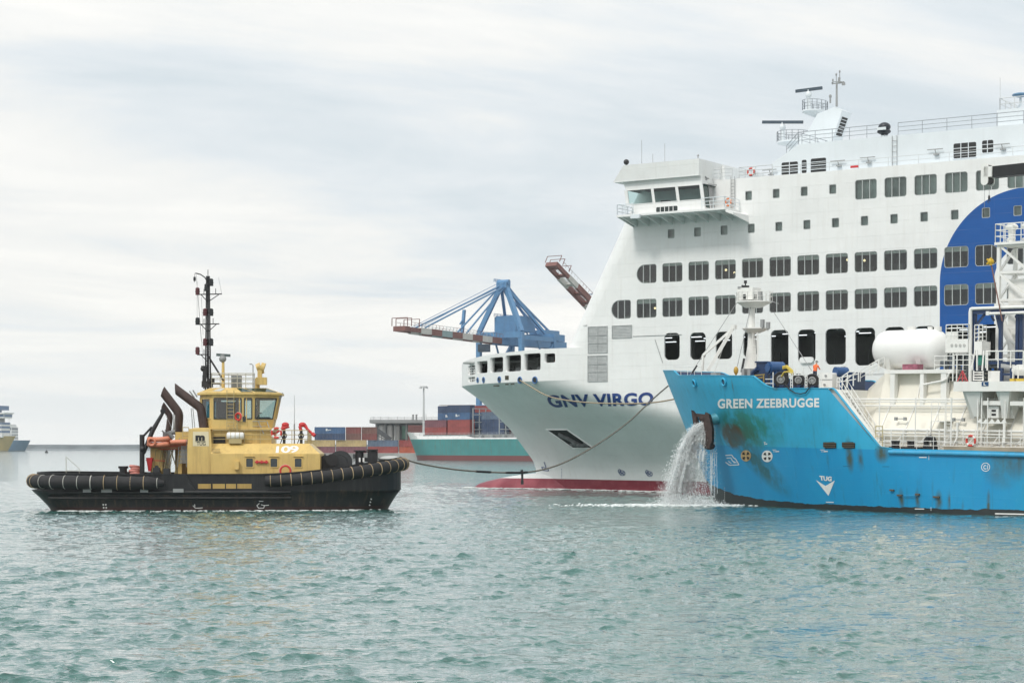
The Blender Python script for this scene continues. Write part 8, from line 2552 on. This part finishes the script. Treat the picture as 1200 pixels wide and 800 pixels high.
mb = MB(); a, b_ = G_(1174.5, 376, yG - .9), G_(1161.5, 309, yG - .9); mb.cyl(a, b_, .05, n=6); part(mb, 'boom_rod', mat('rod_brown', (0.20, 0.10, 0.08), .6), bunk)
mb = MB(); mb.ell(G_(1161, 306.5, yG - .9), .24, .24, .26, 12, 8); q = G_(1161, 306.5, yG - .9)
for k in range(5): mb.beam(q + Vector((.2 * math.cos(k * 1.25), -.1, .2 * math.sin(k * 1.25))), q + Vector((.32 * math.cos(k * 1.25), -.1, .3 * math.sin(k * 1.25))), .12)
part(mb, 'rod_head', mat('head_yellow', (0.62, 0.40, 0.03), .5), bunk, 50)
# crane jib, mostly off the right edge
yJ = -4.5
j0 = G_(1166, 202, yJ); jz = j0.z
mb = MB(); jh = G_(1166, 195.5, yJ).z - G_(1166, 208.5, yJ).z
mb.prism([(j0.x, yJ - .4, jz - jh / 2), (j0.x, yJ + .4, jz - jh / 2), (j0.x, yJ + .4, jz + jh / 2), (j0.x, yJ - .4, jz + jh / 2)], (30, 0, .4)); jb = part(mb, 'crane_jib', mat('jib_black', (0.015, 0.016, 0.018), .5, var=.3), bunk)
mb = MB(); a, b_ = G_(1153.5, 204, yJ), G_(1165, 204, yJ)
mb.box(a.x + .25, j0.x + .02, yJ - .5, yJ + .5, jz - jh * .42, jz + jh * .5)
for y in (yJ - .5, yJ + .42): mb.prism([(x, y, z) for x, z in rrect(a.x, a.x + .62, jz - jh * 1.15, jz + jh * .85, .3, 5)], (0, .08, 0))
part(mb, 'jib_head', bw, jb)
mb = MB(); mb.cyl((a.x + .3, yJ - .35, jz - jh * .7), (a.x + .3, yJ + .35, jz - jh * .7), .3, n=16); mb.cyl((a.x + .3, yJ - .3, jz + jh * .45), (a.x + .3, yJ + .3, jz + jh * .45), .25, n=16); part(mb, 'sheave', dark_iron, jb)
mb = MB(); h0 = G_(1159.5, 233, yJ)
mb.cyl((a.x + .45, yJ, jz - jh * .7), (a.x + .45, yJ, h0.z + .25), .02, n=5); mb.cyl((a.x + .05, yJ, jz), (a.x + .05, yJ, G_(1155, 250, yJ).z), .015, n=5); part(mb, 'hoist_wire', steel_grey, jb)
mb = MB(); mb.ell((a.x + .45, yJ, h0.z + .1), .09, .09, .2, 8, 6); mb.torus((a.x + .45, yJ, h0.z - .2), (0, 1, 0), .1, .03, 12, 6, a0=0, a1=4.4); part(mb, 'hook', dark_iron, jb, 50)
mb = MB(); mb.cyl((j0.x + 30, yJ, ZD), (j0.x + 30, yJ, jz + 1), .9, n=16); mb.box(j0.x + 28.8, j0.x + 31.2, yJ - 1.2, yJ + 1.2, jz - 1, jz + 1.6); part(mb, 'crane_pedestal', bw, bunk, 40)

c = C_(1138.3, 516.3, -8.95); lifebuoy('red and white lifebuoy on the blue ship deck rail near the right edge', BS, (c.x, -9.02, c.z), (0, 1, 0), .37)
# ================================================================ MOORING AND TOW LINES
def rope(label, name, pts, r, m, chafe=()):
    """pts: (px, py, Y)"""
    P0 = [WP(*p) for p in pts]
    Q_ = []
    for i in range(len(P0) - 1):
        a, b_, c_, d_ = P0[max(0, i - 1)], P0[i], P0[i + 1], P0[min(len(P0) - 1, i + 2)]
        for k in range(6):
            t = k / 6
            Q_.append(.5 * ((2 * b_) + (c_ - a) * t + (2 * a - 5 * b_ + 4 * c_ - d_) * t * t + (3 * b_ - a - 3 * c_ + d_) * t ** 3))
    Q_.append(P0[-1])
    base = tuple(Q_[0])
    o = thing(name, label, 'rope', WORLD, base)
    mb = MB(); mb.tube(Q_, r, 8); part(mb, 'line', m, o, 60)
    for (a, b_) in chafe:
        seg = [q for q in Q_ if a <= CX + F * q.x / q.y <= b_]
        if len(seg) > 1:
            mb = MB(); mb.tube(seg, r * 1.45, 8); part(mb, 'chafe_sleeve', rubber, o, 60)
    return o
rope_m = mat('rope_tarred', (0.16, 0.145, 0.12), .9, var=.4, scale=6)
rope_t = mat('rope_tan', (0.36, 0.29, 0.20), .9, var=.4, scale=6)
tp_pts = [(469, 535.5), (486, 541.5), (510, 546.5), (540, 550.6), (575, 553.0), (600, 553.6), (618, 553.0), (640, 549), (665, 540), (700, 520.5), (735, 495.5), (765, 467.5), (783, 452)]
rope('long dark tow line sagging from the tug bow up to the blue ship bow', 'tow_line', [(a, b_, 161 + (181 - 161) * (a - 469) / 314) for a, b_ in tp_pts], 0.068, rope_m, chafe=((556, 578), (590, 620)))
mb = MB(); c = WP(612, 553.6, 170); mb.cyl(c, c - Vector((0, 0, .75)), .1, n=8); mb.cbox(c - Vector((0, 0, .85)), (.24, .2, .3)); mb.cyl(c + Vector((-.05, 0, .25)), c, .12, n=8)
solo(mb, 'towing_shackle', dark_iron, 'small dark shackle hanging under the low point of the tow line', 'shackle', base=tuple(c))
fY = FR.w(FR.onhull(609.4, 445.3, fdb)).y
m_pts = [(609.8, 445.6), (622, 453), (640, 463), (660, 468.2), (690, 471.6), (730, 472.8), (762, 471.8), (785, 468.5), (800, 465)]
rope('tan mooring line running from a blue ferry fairlead towards the blue ship', 'mooring_line', [(a, b_, fY - .3 + (184 - fY) * ((a - 609.8) / 190) ** .8) for a, b_ in m_pts], .07, rope_t)
m2_pts = [(700, 466.5), (730, 467.8), (762, 467.2), (785, 465), (800, 462.5)]

# ================================================================ WATER POURING FROM THE ANCHOR
spray_m = bpy.data.materials.new('spray_white'); spray_m.use_nodes = True
tt = spray_m.node_tree; bb_ = tt.nodes['Principled BSDF']
bb_.inputs['Base Color'].default_value = (0.86, 0.88, 0.88, 1); bb_.inputs['Roughness'].default_value = .35
nzs = tt.nodes.new('ShaderNodeTexNoise'); nzs.inputs['Scale'].default_value = 3.0
mrs = tt.nodes.new('ShaderNodeMapRange'); mrs.inputs['To Min'].default_value = .55; mrs.inputs['To Max'].default_value = .95
tt.links.new(nzs.outputs['Fac'], mrs.inputs['Value']); tt.links.new(mrs.outputs[0], bb_.inputs['Alpha'])
src_w = BS.w(anc + Vector((0, -.1, -.25)))
def droplets(n, gen, seed):
    r_ = random.Random(seed); mb = MB()
    vs, fs = [], []
    for i in range(n):
        p, v, s_ = gen(r_)
        if p.z < .02: continue
        d = v.normalized(); x, y = mb._axes(d); l = s_ * r_.uniform(1.2, 3.6)
        o = len(vs)
        vs += [p - d * l, p + x * s_, p + y * s_, p - x * s_, p - y * s_, p + d * l]
        fs += [(o, o + 1, o + 2), (o, o + 2, o + 3), (o, o + 3, o + 4), (o, o + 4, o + 1), (o + 5, o + 2, o + 1), (o + 5, o + 3, o + 2), (o + 5, o + 4, o + 3), (o + 5, o + 1, o + 4)]
    mb.add(vs, fs); return mb
G9 = Vector((0, 0, -9.81))
def jet(r_):
    k = r_.random()
    v0 = Vector((-2.45 + r_.gauss(0, .36) - (.3 if k < .3 else 0), -1.0 + r_.gauss(0, .35), .7 + r_.gauss(0, .35)))
    if k > .62: v0 = Vector((-1.5 + r_.gauss(0, .6), -.9 + r_.gauss(0, .35), .3 + r_.gauss(0, .3)))
    t = 1.22 * r_.random() ** .62
    p = src_w + v0 * t + G9 * (.5 * t * t) + Vector((r_.gauss(0, .10), r_.gauss(0, .1), r_.gauss(0, .10))) * (1 + t)
    return p, v0 + G9 * t, abs(r_.gauss(.007, .007)) + .005
def curtain(r_):
    v0 = Vector((-.15 + r_.gauss(0, .22), -.3 + r_.gauss(0, .2), 0)); t = 1.18 * r_.random() ** .8
    off = Vector((r_.choice([-.25, -.1, .05, .5, .62, .7]) + r_.gauss(0, .06), -.1, r_.uniform(-.9, .1)))
    p = src_w + off + v0 * t + G9 * (.5 * t * t)
    return p, v0 + G9 * t + Vector((0, 0, -.1)), abs(r_.gauss(.007, .006)) + .005
def base_splash(r_):
    x = r_.gauss(-1.7, 1.6); h_ = abs(r_.gauss(0, .55)) * math.exp(-((x + 2.0) / 3.0) ** 2)
    p = Vector((src_w.x + x, src_w.y - 1.2 + r_.gauss(0, .9), .03 + h_)); return p, Vector((r_.gauss(0, 1), r_.gauss(0, 1), 1)), abs(r_.gauss(.011, .009)) + .006
mb = droplets(36000, jet, 1)
m2 = droplets(3800, curtain, 2); mb.add(m2.v, m2.f)
m3 = droplets(4200, base_splash, 3); mb.add(m3.v, m3.f)
# solid rope of water where it leaves the pocket
for s_ in range(16):
    r_ = random.Random(s_ + 50); v0 = Vector((-2.45 + r_.gauss(0, .28), -1.0 + r_.gauss(0, .2), .7 + r_.gauss(0, .22)))
    st_p = src_w + Vector((r_.gauss(0, .12), r_.gauss(0, .1), r_.gauss(0, .12)))
    pts = [st_p + v0 * t + G9 * (.5 * t * t) for t in np.linspace(0, r_.uniform(.3, .62), 9)]
    mb.tube(pts, [max(.008, .075 * (1 - i / 9) + r_.uniform(-.01, .01)) for i in range(9)], 6)
# thin translucent streaks following the fall
veil_m = bpy.data.materials.new('water_veil'); veil_m.use_nodes = True
vt = veil_m.node_tree; vb = vt.nodes['Principled BSDF']; vb.inputs['Base Color'].default_value = (0.86, 0.89, 0.89, 1); vb.inputs['Roughness'].default_value = .3
vn = vt.nodes.new('ShaderNodeTexNoise'); vn.inputs['Scale'].default_value = 5.0; vn.inputs['Detail'].default_value = 4
vm = vt.nodes.new('ShaderNodeMapRange'); vm.inputs['From Min'].default_value = .42; vm.inputs['From Max'].default_value = .7; vm.inputs['To Max'].default_value = .62
vt.links.new(vn.outputs['Fac'], vm.inputs['Value']); vt.links.new(vm.outputs[0], vb.inputs['Alpha'])
mv = MB()
for s_ in range(80):
    r_ = random.Random(s_ + 400)
    if s_ < 66:
        v0 = Vector((-2.45 + r_.gauss(0, .38), -1.0 + r_.gauss(0, .3), .7 + r_.gauss(0, .3)))
        if s_ > 40: v0 = Vector((-1.5 + r_.gauss(0, .7), -.9 + r_.gauss(0, .3), .3 + r_.gauss(0, .3)))
        st_p = src_w + Vector((r_.gauss(0, .12), r_.gauss(0, .1), r_.gauss(0, .12)))
    else:
        v0 = Vector((-.1 + r_.gauss(0, .15), -.3 + r_.gauss(0, .15), 0)); st_p = src_w + Vector((r_.uniform(-.3, .75), -.1, r_.uniform(-.7, 0)))
    tmax = r_.uniform(.75, 1.2); w0 = r_.uniform(.02, .06) if s_ < 66 else r_.uniform(.008, .02)
    pts = [st_p + v0 * t + G9 * (.5 * t * t) for t in np.linspace(0, tmax, 14)]
    pts = [p for p in pts if p.z > -.1]
    if len(pts) > 3: mv.tube(pts, [w0 * (1 + 1.6 * i / 14) for i in range(len(pts))], 6, cap=False)
mb.cur = 1
mb.add(mv.v, mv.f)
solo(mb, 'pouring_water', [spray_m, veil_m], 'white cascade of water pouring from the blue ship anchor into the sea', 'water spray', base=(src_w.x, src_w.y, 0), kind='stuff')
# fine mist hanging in the fall
mist_m = bpy.data.materials.new('spray_mist'); mist_m.use_nodes = True
it = mist_m.node_tree; it.nodes.clear(); io = it.nodes.new('ShaderNodeOutputMaterial'); iv = it.nodes.new('ShaderNodeVolumePrincipled')
iv.inputs['Color'].default_value = (0.95, 0.96, 0.96, 1); iv.inputs['Anisotropy'].default_value = .1
ic = it.nodes.new('ShaderNodeTexCoord'); im = it.nodes.new('ShaderNodeMapping'); im.inputs['Scale'].default_value = (1.6, 1.6, .6)
inn = it.nodes.new('ShaderNodeTexNoise'); inn.inputs['Scale'].default_value = 1.2; inn.inputs['Detail'].default_value = 5
ir = it.nodes.new('ShaderNodeMapRange'); ir.inputs['From Min'].default_value = .36; ir.inputs['From Max'].default_value = .68; ir.inputs['To Max'].default_value = 2.1
it.links.new(ic.outputs['Object'], im.inputs[0]); it.links.new(im.outputs[0], inn.inputs['Vector']); it.links.new(inn.outputs['Fac'], ir.inputs['Value']); it.links.new(ir.outputs[0], iv.inputs['Density']); it.links.new(iv.outputs[0], io.inputs['Volume'])
mm = MB(); rings = []
for i in range(15):
    t = .12 + 1.03 * i / 14
    c = src_w + Vector((-2.2, -.95, .6)) * t + G9 * (.5 * t * t) + Vector((.25 * t, 0, 0))
    w_ = .12 + .95 * t; h_ = .10 + .45 * t
    rings.append([(c.x + w_ * (1 + .12 * math.sin(3 * a + i)) * math.cos(a), c.y + h_ * math.sin(a), max(c.z + .12 * w_ * math.cos(a), .05)) for a in np.linspace(0, 2 * math.pi, 16, endpoint=False)])
mm.loft(rings)
solo(mm, 'water_mist', mist_m, 'soft white mist inside the cascade below the blue ship anchor', 'mist', base=(src_w.x, src_w.y, 0), kind='stuff')
# foam where it lands
mb = MB(); r_ = random.Random(9)
for i in range(1250):
    u = r_.gauss(0, 1)
    x = src_w.x - 2.0 + r_.gauss(0, 2.0); y = src_w.y - 1.3 + r_.gauss(0, 1.0)
    if r_.random() < .25: x = src_w.x - 4 - abs(r_.gauss(0, 3.5)); y = src_w.y - 1.0 + r_.gauss(0, 1.6)
    s_ = abs(r_.gauss(.04, .05)) + .015
    mb.ell((x, y, .05 + r_.uniform(-.03, .07)), s_ * r_.uniform(1.2, 2.6), s_, .035 + s_ * .18, 6, 3)
solo(mb, 'sea_foam', mat('foam_white', (0.84, 0.87, 0.86), .6, var=.08, scale=3), 'patch of white foam on the water under the pouring cascade', 'foam', base=(src_w.x, src_w.y, 0), kind='stuff')

mb = MB(); r_ = random.Random(21)
for i in range(420):
    q = r_.uniform(-.96, .96); x = q * (HL - 1.5)
    p = TG.w((x + r_.gauss(0, .2), -tug_half(x) * .97 - abs(r_.gauss(.05, .35)), .04 + r_.uniform(-.02, .05)))
    s_ = abs(r_.gauss(.03, .035)) + .012
    mb.ell(p, s_ * r_.uniform(1.5, 4), s_, .02 + s_ * .15, 6, 3)
c = TG.w((0, -5.5, 0)); solo(mb, 'waterline_foam', mat('foam_white', (0, 0, 0)), 'thin flecks of white foam along the tug waterline', 'foam', base=(c.x, c.y, 0), kind='stuff')
mb = MB()
for i in range(420):
    u = r_.random() ** 1.3; x = tipx - .6 + u * 34
    hb_f = fb(x, .3) if x > fstem(.3) else 0
    k_ = max(hb_f, 2.3 * math.sqrt(max(0, min(1, (x - tipx) / 4)))) 
    p = FR.w((x, -k_ - abs(r_.gauss(.1, .45)), .05 + r_.uniform(-.02, .06))); s_ = abs(r_.gauss(.05, .05)) + .02
    mb.ell(p, s_ * r_.uniform(1.5, 4), s_, .03 + s_ * .15, 6, 3)
c = FR.w((15, -5, 0)); solo(mb, 'waterline_foam', mat('foam_white', (0, 0, 0)), 'thin flecks of white foam along the red waterline of the ferry bow', 'foam', base=(c.x, c.y, 0), kind='stuff')

# ================================================================ PEOPLE
skin_m = mat('skin', (0.42, 0.25, 0.17), .6)
def person(label, frame, base, yaw, top_m, legs_m, helmet=None, lean=0.0, arms='down', h=1.75):
    k = h / 1.75
    J = {'pel': (0, 0, .95), 'bel': (.02 + lean * .1, 0, 1.10), 'che': (.03 + lean * .30, 0, 1.32), 'nck': (.03 + lean * .42, 0, 1.49), 'hd1': (.06 + lean * .5, 0, 1.58), 'hd2': (.06 + lean * .55, 0, 1.69)}
    Rr = {'pel': .15, 'bel': .14, 'che': .165, 'nck': .065, 'hd1': .088, 'hd2': .082}
    E = [('pel', 'bel'), ('bel', 'che'), ('che', 'nck'), ('nck', 'hd1'), ('hd1', 'hd2')]
    for s_, n_ in ((1, 'l'), (-1, 'r')):
        cx_, cz_ = J['che'][0], J['che'][2]
        J['sh' + n_] = (cx_, s_ * .20, cz_ + .08); Rr['sh' + n_] = .075
        if arms == 'down': el, ha, fi = (cx_ + .03, s_ * .27, 1.10), (cx_ + .10, s_ * .25, .86), (cx_ + .13, s_ * .25, .76)
        else: el, ha, fi = (cx_ + .16, s_ * .27, 1.12), (cx_ + .38, s_ * .18, 1.12), (cx_ + .47, s_ * .15, 1.12)
        J['el' + n_], J['ha' + n_], J['fi' + n_] = el, ha, fi
        Rr['el' + n_], Rr['ha' + n_], Rr['fi' + n_] = .052, .04, .032
        E += [('che', 'sh' + n_), ('sh' + n_, 'el' + n_), ('el' + n_, 'ha' + n_), ('ha' + n_, 'fi' + n_)]
        J['hi' + n_] = (0, s_ * .10, .88); J['kn' + n_] = (.03, s_ * .11, .48); J['an' + n_] = (-.01, s_ * .12, .09); J['to' + n_] = (.14, s_ * .13, .05)
        Rr['hi' + n_], Rr['kn' + n_], Rr['an' + n_], Rr['to' + n_] = .10, .068, .055, .045
        E += [('pel', 'hi' + n_), ('hi' + n_, 'kn' + n_), ('kn' + n_, 'an' + n_), ('an' + n_, 'to' + n_)]
    names = list(J)
    me = bpy.data.meshes.new('person'); me.from_pydata([tuple(c_ * k for c_ in J[n_]) for n_ in names], [(names.index(a), names.index(b_)) for a, b_ in E], [])
    ob = bpy.data.objects.new('tmp', me); COL.objects.link(ob)
    ob.modifiers.new('s', 'SKIN'); sv = me.skin_vertices[0].data if me.skin_vertices else None
    if sv is None:
        bm = bmesh.new(); bm.from_mesh(me); bm.verts.layers.skin.verify(); bm.to_mesh(me); bm.free(); sv = me.skin_vertices[0].data
    for i, n_ in enumerate(names): sv[i].radius = (Rr[n_] * k, Rr[n_] * k); sv[i].use_root = (n_ == 'pel')
    sd = ob.modifiers.new('d', 'SUBSURF'); sd.levels = 2
    dg = bpy.context.evaluated_depsgraph_get(); dg.update()
    body = bpy.data.meshes.new_from_object(ob.evaluated_get(dg)); bpy.data.objects.remove(ob)
    body.materials.clear()
    for m_ in (top_m, legs_m, skin_m, dark_iron): body.materials.append(m_)
    for p in body.polygons:
        z = p.center.z / k; hand = any((p.center - Vector(J[f_]) * k).length < .09 * k for f_ in ('fil', 'fir'))
        p.material_index = 2 if (z > 1.52 or hand) else (3 if z < .11 else (1 if z < .98 else 0)); p.use_smooth = True
    M = frame.M @ Matrix.Translation(base) @ Matrix.Rotation(yaw, 4, 'Z')
    o = bpy.data.objects.new('person', body); COL.objects.link(o); o.matrix_world = M
    tag(o, label, 'person')
    hx, hz_ = J['hd2'][0] * k, J['hd2'][2] * k
    mb = MB()
    if helmet:
        rings = [[(hx + .125 * k * math.cos(a) * math.cos(t) - .0, .115 * k * math.cos(a) * math.sin(t), hz_ + .02 + .125 * k * math.sin(a)) for t in np.linspace(0, 2 * math.pi, 14, endpoint=False)] for a in (0, .4, .8, 1.2, 1.5)]
        mb.loft(rings); mb.prism([(hx + .09, -.1 * k, hz_ + .02), (hx + .2 * k, -.07 * k, hz_ + .0), (hx + .2 * k, .07 * k, hz_ + .0), (hx + .09, .1 * k, hz_ + .02)], (0, 0, .02))
        c_ = bpy.data.objects.new('helmet', mb.mesh('helmet', helmet, (0, 0, 0), 50))
    else:
        mb.ell((hx - .02, 0, hz_ + .015), .10 * k, .098 * k, .09 * k, 12, 8); c_ = bpy.data.objects.new('hair', mb.mesh('hair', mat('hair_dark', (0.03, 0.022, 0.018), .7), (0, 0, 0), 60))
    COL.objects.link(c_); c_.parent = o
    return o
hi_vis = mat('hi_vis_orange', (0.85, 0.16, 0.04), .7, var=.1)
c = BS.at(953, 452, -5.6)
mb = MB(); mb.box(c.x - .7, c.x + .7, -5.9, -4.9, ZF + .5, ZF + .58)
for q in (-.6, .6): mb.beam((c.x + q, -5.4, ZF), (c.x + q, -5.4, ZF + .5), .08)
part(mb, 'winch_grating', grey_fit, bunk)
person('worker in an orange high visibility jacket standing behind the winches on the blue ship', BS, (c.x, -5.4, ZF + .58), R(95), hi_vis, mat('trousers_navy', (0.03, 0.04, 0.07), .8), helmet=mat('helmet_dark', (0.10, 0.09, 0.08), .5), lean=.35, arms='front')
# crewman looking out of the aftermost mooring port of the ferry
c = FR.onhull(646, 421, fdb); sc_ = s_of_x(c.x)
q = strip_map((sc_, 1.25, 13.45))
mb = MB(); mb.box(q[0] - 1.2, q[0] + 1.2, q[1] - .6, q[1] + .8, ZK + .3, 13.45); part(mb, 'winch_platform', inside_grey, ferry)
person('crewman in white helmet and orange vest looking out of the ferry bow port', FR, (q[0], q[1], 13.45), R(-110), mat('vest_red', (0.60, 0.08, 0.05), .7), mat('trousers_navy', (0, 0, 0)), helmet=mat('helmet_white', (0.80, 0.78, 0.74), .4), lean=.25, arms='front', h=1.7)
c = T(299.5, 490, -1.2)
person('dark clothed helmsman seen through the forward side window of the tug wheelhouse', TG, (c.x, -1.3, zb + .1), R(5), mat('jacket_dark', (0.02, 0.022, 0.028), .8), mat('trousers_navy', (0, 0, 0)), lean=.15, arms='front', h=1.72)

# ================================================================ AIR
hz_b = MB(); hz_b.box(-3400, 3400, -1000, 3300, -3.5, 92.0)
hm_ = bpy.data.materials.new('haze_air'); hm_.use_nodes = True
ht = hm_.node_tree; ht.nodes.clear()
ho = ht.nodes.new('ShaderNodeOutputMaterial'); pv = ht.nodes.new('ShaderNodeVolumePrincipled')
pv.inputs['Color'].default_value = (0.90, 0.94, 0.97, 1); pv.inputs['Density'].default_value = 0.00010; pv.inputs['Anisotropy'].default_value = 0.2
ht.links.new(pv.outputs[0], ho.inputs['Volume'])
solo(hz_b, 'haze', hm_, 'thin pale sea haze lying over the whole harbour', 'haze', kind='stuff')
